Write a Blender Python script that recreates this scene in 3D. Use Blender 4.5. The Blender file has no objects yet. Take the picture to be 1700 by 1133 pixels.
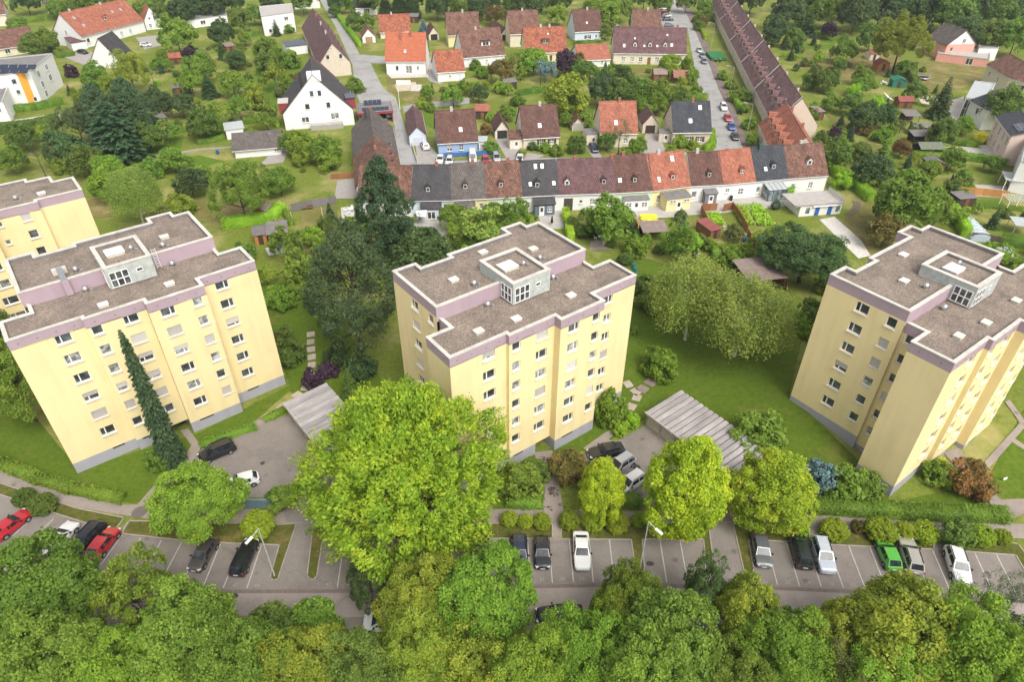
# Aerial view of three yellow apartment blocks, car parks, terraced houses and gardens.
# Units are metres. Camera ground point is the origin, +y runs away from the camera, z is up.
import bpy, bmesh, math, random
import numpy as np
from mathutils import Vector, Matrix
from mathutils.geometry import tessellate_polygon

random.seed(7)
RNG = np.random.default_rng(7)
scene = bpy.context.scene
COL = scene.collection

# ------------------------------------------------------------------ camera, sky, sun, exposure
cam_data = bpy.data.cameras.new("camera")
cam_data.lens = 24.0
cam_data.sensor_width = 36.0
cam_data.clip_end = 3000.0
cam = bpy.data.objects.new("camera", cam_data)
COL.objects.link(cam)
cam.matrix_world = (Matrix.Translation((0, 0, 63.0)) @ Matrix.Rotation(math.radians(90 - 36.5388), 4, 'X')
                    @ Matrix.Rotation(math.radians(0.1602), 4, 'Z'))
scene.camera = cam

SUN_EL, SUN_AZ = 52.0, 150.0          # azimuth clockwise from +y: behind the camera, to the right
world = bpy.data.worlds.new("World")
scene.world = world
world.use_nodes = True
wn, wl = world.node_tree.nodes, world.node_tree.links
bg = wn["Background"]
sky = wn.new("ShaderNodeTexSky")
sky.sky_type = 'NISHITA'
sky.sun_disc = False
sky.sun_elevation = math.radians(SUN_EL)
sky.sun_rotation = math.radians(SUN_AZ)
sky.dust_density = 4.0
hs = wn.new("ShaderNodeHueSaturation")
hs.inputs['Saturation'].default_value = 0.22     # high thin cloud: a nearly white sky
wl.new(sky.outputs[0], hs.inputs['Color'])
wl.new(hs.outputs[0], bg.inputs['Color'])
bg.inputs['Strength'].default_value = 0.15
sun_data = bpy.data.lights.new("sun", 'SUN')
sun_data.energy = 1.4
sun_data.angle = math.radians(30)
sun_data.color = (1.0, 0.95, 0.86)
sun = bpy.data.objects.new("sun", sun_data)
COL.objects.link(sun)
sun.rotation_euler = (math.radians(90 - SUN_EL), 0, math.radians(180 - SUN_AZ))
sun.location = (40, -60, 120)
scene.view_settings.view_transform = 'Standard'
scene.view_settings.look = 'None'
scene.view_settings.gamma = 1.0
scene.view_settings.use_curve_mapping = False
scene.view_settings.exposure = 0.66
scene.cycles.max_bounces = 8
scene.cycles.diffuse_bounces = 4
scene.cycles.glossy_bounces = 2
scene.cycles.transmission_bounces = 6
scene.cycles.transparent_max_bounces = 8
scene.cycles.use_adaptive_sampling = True
scene.cycles.use_denoising = True

# ------------------------------------------------------------------ helpers
def smooth(t):
    t = min(1.0, max(0.0, t))
    return t * t * (3 - 2 * t)

def zg(x, y):
    """height of the ground"""
    return 2.3 * smooth((y - 53.0) / 16.0) * smooth((x - 24.0) / 14.0) * (1 - smooth((y - 78.0) / 30.0))

class MB:
    """collects faces of one mesh"""
    def __init__(s):
        s.v, s.f, s.m, s.uv = [], [], [], []
    def face(s, pts, mi=0, uv=None):
        n = len(s.v)
        s.v += [tuple(p) for p in pts]
        s.f.append(list(range(n, n + len(pts))))
        s.m.append(mi)
        s.uv.append(uv)
        return s
    def box(s, x0, y0, z0, x1, y1, z1, mi=0, skip=''):
        a = [(x0,y0,z0),(x1,y0,z0),(x1,y1,z0),(x0,y1,z0),(x0,y0,z1),(x1,y0,z1),(x1,y1,z1),(x0,y1,z1)]
        for k, q in (('b',(3,2,1,0)),('t',(4,5,6,7)),('f',(0,1,5,4)),('r',(1,2,6,5)),('k',(2,3,7,6)),('l',(3,0,4,7))):
            if k not in skip:
                s.face([a[i] for i in q], mi)
        return s
    def obox(s, c, half, rz=0, mi=0, tilt=None):
        m = Matrix.Rotation(rz, 3, 'Z')
        if tilt is not None:
            m = m @ tilt
        hx, hy, hz = half
        a = [Vector(c) + m @ Vector((sx*hx, sy*hy, sz*hz)) for sz in (-1,1) for sx, sy in ((-1,-1),(1,-1),(1,1),(-1,1))]
        for q in ((3,2,1,0),(4,5,6,7),(0,1,5,4),(1,2,6,5),(2,3,7,6),(3,0,4,7)):
            s.face([a[i] for i in q], mi)
        return s
    def prism(s, poly, z0, z1, mi=0, mt=None, bottom=False, sides=True):
        n = len(poly)
        if sides:
            for i in range(n):
                a, b = poly[i], poly[(i+1) % n]
                s.face([(a[0],a[1],z0),(b[0],b[1],z0),(b[0],b[1],z1),(a[0],a[1],z1)], mi)
        s.face([(p[0],p[1],z1) for p in poly], mi if mt is None else mt)
        if bottom:
            s.face([(p[0],p[1],z0) for p in reversed(poly)], mi)
        return s
    def tube(s, p0, p1, r0, r1, n=6, mi=0, cap=True):
        p0, p1 = Vector(p0), Vector(p1)
        d = (p1 - p0)
        if d.length < 1e-6:
            return s
        d.normalize()
        u = d.orthogonal().normalized(); w = d.cross(u)
        A = [p0 + (u*math.cos(2*math.pi*i/n) + w*math.sin(2*math.pi*i/n))*r0 for i in range(n)]
        B = [p1 + (u*math.cos(2*math.pi*i/n) + w*math.sin(2*math.pi*i/n))*r1 for i in range(n)]
        for i in range(n):
            j = (i+1) % n
            s.face([A[i],A[j],B[j],B[i]], mi)
        if cap:
            s.face(B, mi); s.face(A[::-1], mi)
        return s
    def lathe(s, prof, n=12, c=(0,0,0), mi=0):
        for (r0,z0),(r1,z1) in zip(prof, prof[1:]):
            for i in range(n):
                a, b = 2*math.pi*i/n, 2*math.pi*(i+1)/n
                q = [(c[0]+r0*math.cos(a),c[1]+r0*math.sin(a),c[2]+z0),(c[0]+r0*math.cos(b),c[1]+r0*math.sin(b),c[2]+z0),
                     (c[0]+r1*math.cos(b),c[1]+r1*math.sin(b),c[2]+z1),(c[0]+r1*math.cos(a),c[1]+r1*math.sin(a),c[2]+z1)]
                if r0 < 1e-5: q = [q[0], q[2], q[3]]
                elif r1 < 1e-5: q = q[:3]
                s.face(q, mi)
        return s
    def wall(s, p0, p1, z0, z1, holes=(), depth=0.16, mi=0):
        """upright wall from p0 to p1 (outside on the right hand) with window openings cut through"""
        p0, p1 = Vector((p0[0],p0[1])), Vector((p1[0],p1[1]))
        L = (p1-p0).length; d = (p1-p0)/L; nrm = Vector((d.y,-d.x))
        def P(t, z, k=0.0):
            q = p0 + d*t - nrm*k
            return (q.x, q.y, z)
        ts = sorted({0.0, L, *[h[0] for h in holes], *[h[1] for h in holes]})
        zs = sorted({z0, z1, *[h[2] for h in holes], *[h[3] for h in holes]})
        for a, b in zip(ts, ts[1:]):
            for c, e in zip(zs, zs[1:]):
                tm, zm = (a+b)/2, (c+e)/2
                if any(h[0] < tm < h[1] and h[2] < zm < h[3] for h in holes):
                    continue
                s.face([P(a,c),P(b,c),P(b,e),P(a,e)], mi)
        for a, b, c, e in [h[:4] for h in holes]:
            s.face([P(a,c),P(b,c),P(b,c,depth),P(a,c,depth)], mi)
            s.face([P(b,c),P(b,e),P(b,e,depth),P(b,c,depth)], mi)
            s.face([P(b,e),P(a,e),P(a,e,depth),P(b,e,depth)], mi)
            s.face([P(a,e),P(a,c),P(a,c,depth),P(a,e,depth)], mi)
        return s
    def mesh(s, name, mats, smooth_=False):
        me = bpy.data.meshes.new(name)
        me.from_pydata(s.v, [], s.f)
        for m in (mats if isinstance(mats, (list, tuple)) else [mats]):
            me.materials.append(m)
        if any(s.m):
            me.polygons.foreach_set('material_index', s.m)
        if any(u is not None for u in s.uv):
            lay = me.uv_layers.new(name='UVMap')
            dat = []
            for f, u in zip(s.f, s.uv):
                for i in range(len(f)):
                    dat += list(u[i]) if u is not None else [0.0, 0.0]
            lay.data.foreach_set('uv', dat)
        if smooth_:
            me.polygons.foreach_set('use_smooth', [True]*len(s.f))
        me.update()
        return me
    def build(s, name, mats, parent=None, loc=(0,0,0), rz=0, smooth_=False):
        return place(s.mesh(name, mats, smooth_), name, parent, loc, rz)

def place(me, name, parent=None, loc=(0,0,0), rz=0):
    o = bpy.data.objects.new(name, me)
    COL.objects.link(o)
    o.parent = parent
    o.location = loc
    if rz: o.rotation_euler = (0, 0, rz)
    return o

def tag(o, label, cat, group=None, kind=None):
    if label: o['label'] = label
    if cat: o['category'] = cat
    if group: o['group'] = group
    if kind: o['kind'] = kind
    return o

def thing(name, label, cat, loc, rz=0, group=None):
    o = bpy.data.objects.new(name, None)
    COL.objects.link(o)
    o.empty_display_size = 0.5
    o.location = loc
    o.rotation_euler = (0, 0, rz)
    return tag(o, label, cat, group)

def struct(o):
    o['kind'] = 'structure'
    return o

def copy_tree(o, parent=None):
    c = o.copy(); COL.objects.link(c); c.parent = parent
    for ch in list(o.children):
        copy_tree(ch, c)
    return c

def drape(poly, dz, step=3.0):
    """polygon laid on the ground, cut by a grid so that it follows the slope"""
    bm = bmesh.new()
    vs = [bm.verts.new((p[0], p[1], 0)) for p in poly]
    f = bm.faces.new(vs)
    bmesh.ops.triangulate(bm, faces=[f])
    xs = [p[0] for p in poly]; ys = [p[1] for p in poly]
    if max(xs) > 24 and max(ys) > 53 and min(ys) < 109:
        for lo, hi, no in ((max(min(xs),23.9), min(max(xs),140), (1,0,0)), (max(min(ys),52.9), min(max(ys),109), (0,1,0))):
            t = math.ceil(lo/step)*step
            while t < hi:
                g = bm.verts[:] + bm.edges[:] + bm.faces[:]
                bmesh.ops.bisect_plane(bm, geom=g, plane_co=(no[0]*t, no[1]*t, 0), plane_no=no)
                t += step
    for v in bm.verts:
        v.co.z = zg(v.co.x, v.co.y) + dz
    bmesh.ops.recalc_face_normals(bm, faces=bm.faces[:])
    for fc in bm.faces:
        if fc.normal.z < 0: fc.normal_flip()
    return bm

def sheet(name, poly, mat, dz=0.02, parent=None):
    bm = drape(poly, dz)
    me = bpy.data.meshes.new(name)
    bm.to_mesh(me); bm.free()
    me.materials.append(mat)
    return place(me, name, parent)

def ribbon(pts, w):
    """outline of a strip of width w along a polyline"""
    P = [Vector(p[:2]) for p in pts]
    L, R = [], []
    for i, p in enumerate(P):
        a = P[max(0,i-1)]; b = P[min(len(P)-1,i+1)]
        d = (b-a).normalized(); n = Vector((-d.y, d.x))
        L.append(tuple(p+n*w/2)); R.append(tuple(p-n*w/2))
    return R + L[::-1]

# ------------------------------------------------------------------ materials
MATS = {}
def newmat(name):
    m = bpy.data.materials.new(name)
    m.use_nodes = True
    MATS[name] = m
    nt = m.node_tree
    return m, nt.nodes, nt.links, nt.nodes['Principled BSDF']

def ramp(nodes, stops):
    r = nodes.new('ShaderNodeValToRGB')
    e = r.color_ramp.elements
    while len(e) < len(stops): e.new(0.5)
    for el, (p, c) in zip(e, stops):
        el.position = p
        el.color = (*c, 1)
    return r

def coords(nodes, links, kind='Object', scale=(1,1,1)):
    t = nodes.new('ShaderNodeTexCoord'); mp = nodes.new('ShaderNodeMapping')
    mp.inputs['Scale'].default_value = scale
    links.new(t.outputs[kind], mp.inputs['Vector'])
    return mp.outputs[0]

def tint(c, k): return tuple(max(0, min(1, x*k)) for x in c)

def mat(name, col, rough=0.8, var=0.12, scale=1.5, bump=0.0, bscale=30, metal=0.0, spec=0.3, detail=5, col2=None, stretch=(1,1,1), rnd=0.0, coat=0.0):
    """painted or mineral surface with uneven colour"""
    if name in MATS: return MATS[name]
    m, N, L, b = newmat(name)
    v = coords(N, L, 'Object', stretch)
    n = N.new('ShaderNodeTexNoise'); n.inputs['Scale'].default_value = scale; n.inputs['Detail'].default_value = detail
    n.inputs['Roughness'].default_value = 0.65
    L.new(v, n.inputs['Vector'])
    r = ramp(N, [(0.28, tint(col, 1-var)), (0.55, col), (0.78, col2 or tint(col, 1+var))])
    L.new(n.outputs[0], r.inputs[0])
    out = r.outputs[0]
    if rnd:
        oi = N.new('ShaderNodeObjectInfo'); mr = N.new('ShaderNodeMapRange')
        mr.inputs['To Min'].default_value = 1-rnd; mr.inputs['To Max'].default_value = 1+rnd
        L.new(oi.outputs['Random'], mr.inputs['Value'])
        h = N.new('ShaderNodeHueSaturation'); L.new(mr.outputs[0], h.inputs['Value']); L.new(out, h.inputs['Color'])
        out = h.outputs[0]
    L.new(out, b.inputs['Base Color'])
    b.inputs['Roughness'].default_value = rough
    b.inputs['Metallic'].default_value = metal
    b.inputs['Specular IOR Level'].default_value = spec
    b.inputs['Coat Weight'].default_value = coat
    b.inputs['Coat Roughness'].default_value = 0.08
    if bump:
        n2 = N.new('ShaderNodeTexNoise'); n2.inputs['Scale'].default_value = bscale; n2.inputs['Detail'].default_value = 3
        L.new(v, n2.inputs['Vector'])
        bp = N.new('ShaderNodeBump'); bp.inputs['Strength'].default_value = bump; bp.inputs['Distance'].default_value = 0.05
        L.new(n2.outputs[0], bp.inputs['Height']); L.new(bp.outputs[0], b.inputs['Normal'])
    return m

def tile_mat(name, col, var=0.25, mortar=0.42, tw=0.42, th=0.48, patch=0.3, rough=0.75):
    """roof tiles: courses along UV v, joints along UV u"""
    if name in MATS: return MATS[name]
    m, N, L, b = newmat(name)
    v = coords(N, L, 'UV')
    br = N.new('ShaderNodeTexBrick')
    br.inputs['Scale'].default_value = 1.0
    br.inputs['Brick Width'].default_value = tw; br.inputs['Row Height'].default_value = th
    br.inputs['Mortar Size'].default_value = 0.045; br.inputs['Mortar Smooth'].default_value = 0.4
    br.inputs['Bias'].default_value = 0.0
    br.inputs['Color1'].default_value = (*tint(col, 1-var), 1); br.inputs['Color2'].default_value = (*tint(col, 1+var), 1)
    br.inputs['Mortar'].default_value = (*tint(col, mortar), 1)
    L.new(v, br.inputs['Vector'])
    n = N.new('ShaderNodeTexNoise'); n.inputs['Scale'].default_value = 0.55; n.inputs['Detail'].default_value = 6
    L.new(v, n.inputs['Vector'])
    oi = N.new('ShaderNodeObjectInfo')
    mr = N.new('ShaderNodeMapRange'); mr.inputs['From Min'].default_value = 0.3; mr.inputs['From Max'].default_value = 0.7
    mr.inputs['To Min'].default_value = 1-patch*0.75; mr.inputs['To Max'].default_value = 1+patch*0.75
    L.new(n.outputs[0], mr.inputs['Value'])
    h = N.new('ShaderNodeHueSaturation')
    L.new(mr.outputs[0], h.inputs['Value']); L.new(br.outputs['Color'], h.inputs['Color'])
    L.new(h.outputs[0], b.inputs['Base Color'])
    b.inputs['Roughness'].default_value = rough
    b.inputs['Specular IOR Level'].default_value = 0.25
    wv = N.new('ShaderNodeTexWave'); wv.wave_type = 'BANDS'; wv.bands_direction = 'Y'; wv.wave_profile = 'SAW'
    wv.inputs['Scale'].default_value = 1/(th*3.1831) ; wv.inputs['Distortion'].default_value = 0
    L.new(v, wv.inputs['Vector'])
    bp = N.new('ShaderNodeBump'); bp.inputs['Strength'].default_value = 0.5; bp.inputs['Distance'].default_value = 0.05
    L.new(wv.outputs['Color'], bp.inputs['Height']); L.new(bp.outputs[0], b.inputs['Normal'])
    return m

def glass_mat(name, col, rough=0.06, spec=0.6, scale=0.9):
    if name in MATS: return MATS[name]
    m, N, L, b = newmat(name)
    oi = N.new('ShaderNodeObjectInfo')
    v = coords(N, L, 'Object')
    n = N.new('ShaderNodeTexNoise'); n.inputs['Scale'].default_value = scale; n.noise_dimensions = '4D'
    L.new(v, n.inputs['Vector'])
    mul = N.new('ShaderNodeMath'); mul.operation = 'MULTIPLY'; mul.inputs[1].default_value = 37.0
    L.new(oi.outputs['Random'], mul.inputs[0]); L.new(mul.outputs[0], n.inputs['W'])
    r = ramp(N, [(0.35, tint(col, 0.5)), (0.5, col), (0.68, tint(col, 2.3))])
    L.new(n.outputs[0], r.inputs[0]); L.new(r.outputs[0], b.inputs['Base Color'])
    b.inputs['Roughness'].default_value = rough
    b.inputs['Specular IOR Level'].default_value = spec
    return m

def leaf_mat(name, cols, trans=0.48, hue=0.014):
    """leaves: colour differs from leaf to leaf and a little from plant to plant"""
    if name in MATS: return MATS[name]
    cols = [(min(0.9, c[0]*2.72), min(0.9, c[1]*2.36), c[2]*3.2) for c in cols]
    m, N, L, b = newmat(name)
    g = N.new('ShaderNodeNewGeometry')
    k = len(cols)
    r = ramp(N, [(i/(k-1) if k > 1 else 0, c) for i, c in enumerate(cols)])
    t = N.new('ShaderNodeTexCoord'); n = N.new('ShaderNodeTexNoise'); n.inputs['Scale'].default_value = 0.45; n.inputs['Detail'].default_value = 3
    L.new(t.outputs['Object'], n.inputs['Vector'])
    mr = N.new('ShaderNodeMapRange'); mr.inputs['From Min'].default_value = 0.3; mr.inputs['From Max'].default_value = 0.7
    L.new(n.outputs[0], mr.inputs['Value'])
    mx = N.new('ShaderNodeMix'); mx.inputs[0].default_value = 0.5
    L.new(g.outputs['Random Per Island'], mx.inputs[2]); L.new(mr.outputs[0], mx.inputs[3])
    L.new(mx.outputs[0], r.inputs[0])
    oi = N.new('ShaderNodeObjectInfo')
    h = N.new('ShaderNodeHueSaturation')
    m1 = N.new('ShaderNodeMapRange'); m1.inputs['To Min'].default_value = 0.5-hue; m1.inputs['To Max'].default_value = 0.5+hue
    m2 = N.new('ShaderNodeMapRange'); m2.inputs['To Min'].default_value = 0.85; m2.inputs['To Max'].default_value = 1.2
    L.new(oi.outputs['Random'], m1.inputs['Value'])
    ml = N.new('ShaderNodeMath'); ml.operation = 'FRACT'
    mm = N.new('ShaderNodeMath'); mm.operation = 'MULTIPLY'; mm.inputs[1].default_value = 7.13
    L.new(oi.outputs['Random'], mm.inputs[0]); L.new(mm.outputs[0], ml.inputs[0]); L.new(ml.outputs[0], m2.inputs['Value'])
    L.new(m1.outputs[0], h.inputs['Hue']); L.new(m2.outputs[0], h.inputs['Value']); L.new(r.outputs[0], h.inputs['Color'])
    L.new(h.outputs[0], b.inputs['Base Color'])
    b.inputs['Roughness'].default_value = 0.55
    b.inputs['Specular IOR Level'].default_value = 0.25
    tr = N.new('ShaderNodeBsdfTranslucent'); L.new(h.outputs[0], tr.inputs['Color'])
    ms = N.new('ShaderNodeMixShader'); ms.inputs[0].default_value = trans
    L.new(b.outputs[0], ms.inputs[1]); L.new(tr.outputs[0], ms.inputs[2])
    L.new(ms.outputs[0], N['Material Output'].inputs['Surface'])
    return m

# ------------------------------------------------------------------ ground, roads, car parks
def ground_mat(name, greens, dry, dry_amt, scale=0.09):
    m, N, L, b = newmat(name)
    v = coords(N, L, 'Object')
    n1 = N.new('ShaderNodeTexNoise'); n1.inputs['Scale'].default_value = scale; n1.inputs['Detail'].default_value = 6; n1.inputs['Roughness'].default_value = 0.7
    n2 = N.new('ShaderNodeTexNoise'); n2.inputs['Scale'].default_value = 1.6; n2.inputs['Detail'].default_value = 8; n2.inputs['Roughness'].default_value = 0.75
    L.new(v, n1.inputs['Vector']); L.new(v, n2.inputs['Vector'])
    r = ramp(N, [(0.3, greens[0]), (0.5, greens[1]), (0.7, greens[2])]); L.new(n2.outputs[0], r.inputs[0])
    mr = N.new('ShaderNodeMapRange'); mr.inputs['From Min'].default_value = 0.62 - dry_amt; mr.inputs['From Max'].default_value = 0.78 - dry_amt*0.7
    L.new(n1.outputs[0], mr.inputs['Value'])
    mx = N.new('ShaderNodeMix'); mx.data_type = 'RGBA'
    L.new(mr.outputs[0], mx.inputs[0]); L.new(r.outputs[0], mx.inputs[6]); mx.inputs[7].default_value = (*dry, 1)
    L.new(mx.outputs[2], b.inputs['Base Color'])
    b.inputs['Roughness'].default_value = 0.95; b.inputs['Specular IOR Level'].default_value = 0.1
    n3 = N.new('ShaderNodeTexNoise'); n3.inputs['Scale'].default_value = 6; n3.inputs['Detail'].default_value = 6
    L.new(v, n3.inputs['Vector'])
    bp = N.new('ShaderNodeBump'); bp.inputs['Strength'].default_value = 0.8; bp.inputs['Distance'].default_value = 0.12
    L.new(n3.outputs[0], bp.inputs['Height']); L.new(bp.outputs[0], b.inputs['Normal'])
    return m

M_GROUND = ground_mat('garden_grass', [(0.090,0.130,0.018),(0.150,0.190,0.030),(0.215,0.235,0.046)], (0.33,0.29,0.115), 0.13)
M_LAWN = ground_mat('mown_lawn', [(0.060,0.105,0.011),(0.092,0.145,0.014),(0.130,0.170,0.022)], (0.19,0.17,0.05), 0.06, 0.16)
M_BRIGHT = ground_mat('bright_lawn', [(0.06,0.12,0.012),(0.10,0.17,0.018),(0.14,0.21,0.026)], (0.22,0.22,0.05), 0.03, 0.2)
M_DRY = ground_mat('dry_lawn', [(0.11,0.125,0.03),(0.16,0.155,0.045),(0.21,0.175,0.065)], (0.32,0.24,0.11), 0.16, 0.14)

def asphalt_mat(name, col, crack=0.5):
    crack *= 0.35
    m, N, L, b = newmat(name)
    v = coords(N, L, 'Object')
    n1 = N.new('ShaderNodeTexNoise'); n1.inputs['Scale'].default_value = 0.22; n1.inputs['Detail'].default_value = 8; n1.inputs['Roughness'].default_value = 0.7
    n2 = N.new('ShaderNodeTexNoise'); n2.inputs['Scale'].default_value = 9; n2.inputs['Detail'].default_value = 5
    L.new(v, n1.inputs['Vector']); L.new(v, n2.inputs['Vector'])
    r = ramp(N, [(0.25, tint(col, 0.68)), (0.5, col), (0.75, tint(col, 1.2))]); L.new(n1.outputs[0], r.inputs[0])
    r2 = ramp(N, [(0.3, (0.82,0.82,0.82)), (0.7, (1.1,1.1,1.1))]); L.new(n2.outputs[0], r2.inputs[0])
    mx = N.new('ShaderNodeMix'); mx.data_type = 'RGBA'; mx.blend_type = 'MULTIPLY'; mx.inputs[0].default_value = 1
    L.new(r.outputs[0], mx.inputs[6]); L.new(r2.outputs[0], mx.inputs[7])
    vo = N.new('ShaderNodeTexVoronoi'); vo.feature = 'DISTANCE_TO_EDGE'; vo.inputs['Scale'].default_value = 0.09
    n3 = N.new('ShaderNodeTexNoise'); n3.inputs['Scale'].default_value = 0.8; n3.inputs['Detail'].default_value = 4
    L.new(v, n3.inputs['Vector'])
    ad = N.new('ShaderNodeMix'); ad.data_type = 'VECTOR'; ad.inputs[0].default_value = 0.6
    L.new(v, ad.inputs[4]); L.new(n3.outputs['Color'], ad.inputs[5]); L.new(ad.outputs[1], vo.inputs['Vector'])
    cr = N.new('ShaderNodeMapRange'); cr.inputs['From Max'].default_value = 0.004; cr.inputs['To Min'].default_value = 1-crack; L.new(vo.outputs['Distance'], cr.inputs['Value'])
    m2 = N.new('ShaderNodeMix'); m2.data_type = 'RGBA'; m2.blend_type = 'MULTIPLY'; m2.inputs[0].default_value = 1
    L.new(mx.outputs[2], m2.inputs[6]); L.new(cr.outputs[0], m2.inputs[7])
    sp = N.new('ShaderNodeTexVoronoi'); sp.inputs['Scale'].default_value = 0.37; L.new(v, sp.inputs['Vector'])
    sr = N.new('ShaderNodeMapRange'); sr.inputs['From Min'].default_value = 0.04; sr.inputs['From Max'].default_value = 0.16; sr.inputs['To Min'].default_value = 0.62
    L.new(sp.outputs['Distance'], sr.inputs['Value'])
    m3 = N.new('ShaderNodeMix'); m3.data_type = 'RGBA'; m3.blend_type = 'MULTIPLY'; m3.inputs[0].default_value = 1
    L.new(m2.outputs[2], m3.inputs[6]); L.new(sr.outputs[0], m3.inputs[7])
    L.new(m3.outputs[2], b.inputs['Base Color'])
    b.inputs['Roughness'].default_value = 0.9; b.inputs['Specular IOR Level'].default_value = 0.2
    bp = N.new('ShaderNodeBump'); bp.inputs['Strength'].default_value = 0.25; bp.inputs['Distance'].default_value = 0.02
    L.new(n2.outputs[0], bp.inputs['Height']); L.new(bp.outputs[0], b.inputs['Normal'])
    return m

M_PARK = asphalt_mat('parking_asphalt', (0.228,0.200,0.178))
M_ROAD = asphalt_mat('road_asphalt', (0.31,0.265,0.24), 0.35)
M_PATH = asphalt_mat('path_asphalt', (0.29,0.245,0.215), 0.3)
M_STREET = asphalt_mat('street_asphalt', (0.33,0.32,0.31), 0.3)
M_PINKPAVE = asphalt_mat('sidewalk_asphalt', (0.20,0.15,0.15), 0.2)
M_PATCH = mat('asphalt_patch', (0.15,0.125,0.115), 0.9, 0.15, 3)
M_KERB = mat('kerb_stone', (0.36,0.31,0.27), 0.85, 0.2, 3)
M_LINE = mat('line_paint', (0.50,0.465,0.43), 0.8, 0.3, 2.5, col2=(0.60,0.57,0.54))
M_FADED = mat('faded_paint', (0.36,0.315,0.29), 0.85, 0.3, 4)
M_SLAB = mat('paving_slab', (0.40,0.34,0.27), 0.9, 0.22, 2.2, rnd=0.14)
M_CONC = mat('concrete', (0.38,0.36,0.33), 0.9, 0.2, 1.2)
M_DARKIRON = mat('cast_iron', (0.06,0.05,0.045), 0.7, 0.3, 6)

def build_ground():
    xs = [-1600,-900,-500,-300,-150,-60,0,12] + [22+2*i for i in range(10)] + [60,100,160,260,420,700,1100,1600]
    ys = [-400,-150,-40,0,25,45] + [51+2*i for i in range(31)] + [115,150,210,300,420,700,1200,2200]
    v = [(x, y, zg(x, y) - (0.09 if 20 < x < 200 and 50 < y < 112 else 0.0)) for y in ys for x in xs]
    n = len(xs)
    f = [(j*n+i, j*n+i+1, (j+1)*n+i+1, (j+1)*n+i) for j in range(len(ys)-1) for i in range(n-1)]
    me = bpy.data.meshes.new('ground'); me.from_pydata(v, [], f); me.materials.append(M_GROUND)
    struct(place(me, 'ground'))
build_ground()

_layer = [0]
def area(name, poly, m, dz=0.02):
    _layer[0] += 1; dz += 0.00025*_layer[0]
    return struct(sheet(name, poly, m, dz))

# mown lawns round the blocks
area('lawn', [(-73.09,66.66),(-74.4,76.8),(-53.45,58.12),(-40.96,64.5),(-31.71,74.28),(-44.27,101.88),(-34.8,101.93),(-18.0,74.34),(-23.31,66.86),(-31.37,72.97),(-38.61,58.18),(-43.98,52.69),(-52.3,54.48),(-63.27,58.39),(-68.18,59.07)], M_LAWN, 0.012)
area('lawn', [(21.16,110.7),(25.62,110.72),(47.44,90.93),(37.32,69.38),(42.76,59.69),(44.7,53.27),(57.64,56.35),(72.18,72.01),(71.24,65.15),(59.52,51.99),(34.0,51.03),(27.45,56.43),(18.76,68.21),(11.65,62.51),(3.8,59.34),(0.76,52.67),(-2.04,51.77),(-3.64,57.32),(5.04,61.95),(15.48,74.49)], M_LAWN, 0.012)
# street in front with its drain channel, car park bays, walkway and courts
area('road', [(-67.09,48.99),(-56.05,46.44),(-43.83,42.42),(-31.57,41.19),(-15.52,41.31),(1.01,41.85),(11.09,42.1),(26.73,41.79),(36.89,41.33),(52.52,40.34),(63.88,39.03),(61.28,35.53),(35.62,38.29),(25.87,38.92),(0.99,38.71),(-15.0,38.4),(-33.13,38.47),(-44.63,39.7),(-53.87,42.82),(-64.3,45.02)], M_ROAD, 0.022)
area('parking_lane', [(-64.24,44.95),(-53.82,42.75),(-44.6,39.63),(-33.1,38.41),(-14.99,38.33),(0.98,38.64),(25.85,38.85),(35.59,38.22),(61.19,35.41),(59.73,33.44),(34.77,36.25),(25.34,37.16),(0.97,37.15),(-14.7,36.73),(-32.42,36.68),(-43.71,37.92),(-52.8,41.05),(-62.73,42.8)], M_PARK, 0.022)
area('car_park', [(-73.46,58.05),(-60.67,54.08),(-51.92,51.07),(-44.59,48.73),(-36.71,47.62),(-25.71,47.02),(-25.68,50.14),(-22.6,50.15),(-21.96,47.75),(2.08,47.99),(13.14,47.91),(19.51,47.93),(21.54,47.98),(22.75,50.3),(25.96,50.49),(25.23,47.75),(32.59,47.53),(37.12,47.15),(46.21,46.7),(55.23,45.95),(67.81,44.32),(63.93,39.1),(52.6,40.48),(36.92,41.4),(26.75,41.86),(11.09,42.17),(1.01,41.92),(-15.53,41.38),(-31.6,41.26),(-43.87,42.5),(-56.1,46.52),(-67.15,49.07)], M_PARK, 0.026)
area('walkway', [(-75.99,61.64),(-63.27,58.39),(-57.55,56.15),(-52.26,54.39),(-44.99,52.59),(-42.22,52.69),(-31.43,52.02),(-26.49,51.86),(-23.0,51.87),(0.05,52.13),(16.12,51.84),(33.94,51.46),(45.02,50.89),(55.91,50.33),(59.75,50.09),(61.01,47.79),(54.0,48.41),(45.49,48.96),(33.98,49.58),(22.75,50.3),(0.06,50.23),(-22.56,49.98),(-25.98,49.97),(-35.69,50.27),(-41.67,50.59),(-50.38,52.13),(-56.25,54.09),(-61.86,56.04),(-74.17,59.05)], M_PATH, 0.030)
area('garage_court', [(-39.89,60.0),(-39.29,62.1),(-35.59,64.97),(-30.22,68.01),(-25.6,62.91),(-17.7,53.5),(-19.85,50.16),(-25.68,50.14),(-26.56,52.13),(-28.26,53.65),(-31.73,53.82),(-34.09,55.76)], M_PARK, 0.034)
area('garage_court', [(8.0,60.18),(12.25,62.3),(18.18,66.56),(26.08,55.31),(25.96,50.49),(22.75,50.3),(18.88,51.67),(15.94,52.9),(14.95,54.35),(12.83,53.43),(10.28,56.4)], M_PARK, 0.034)
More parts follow.
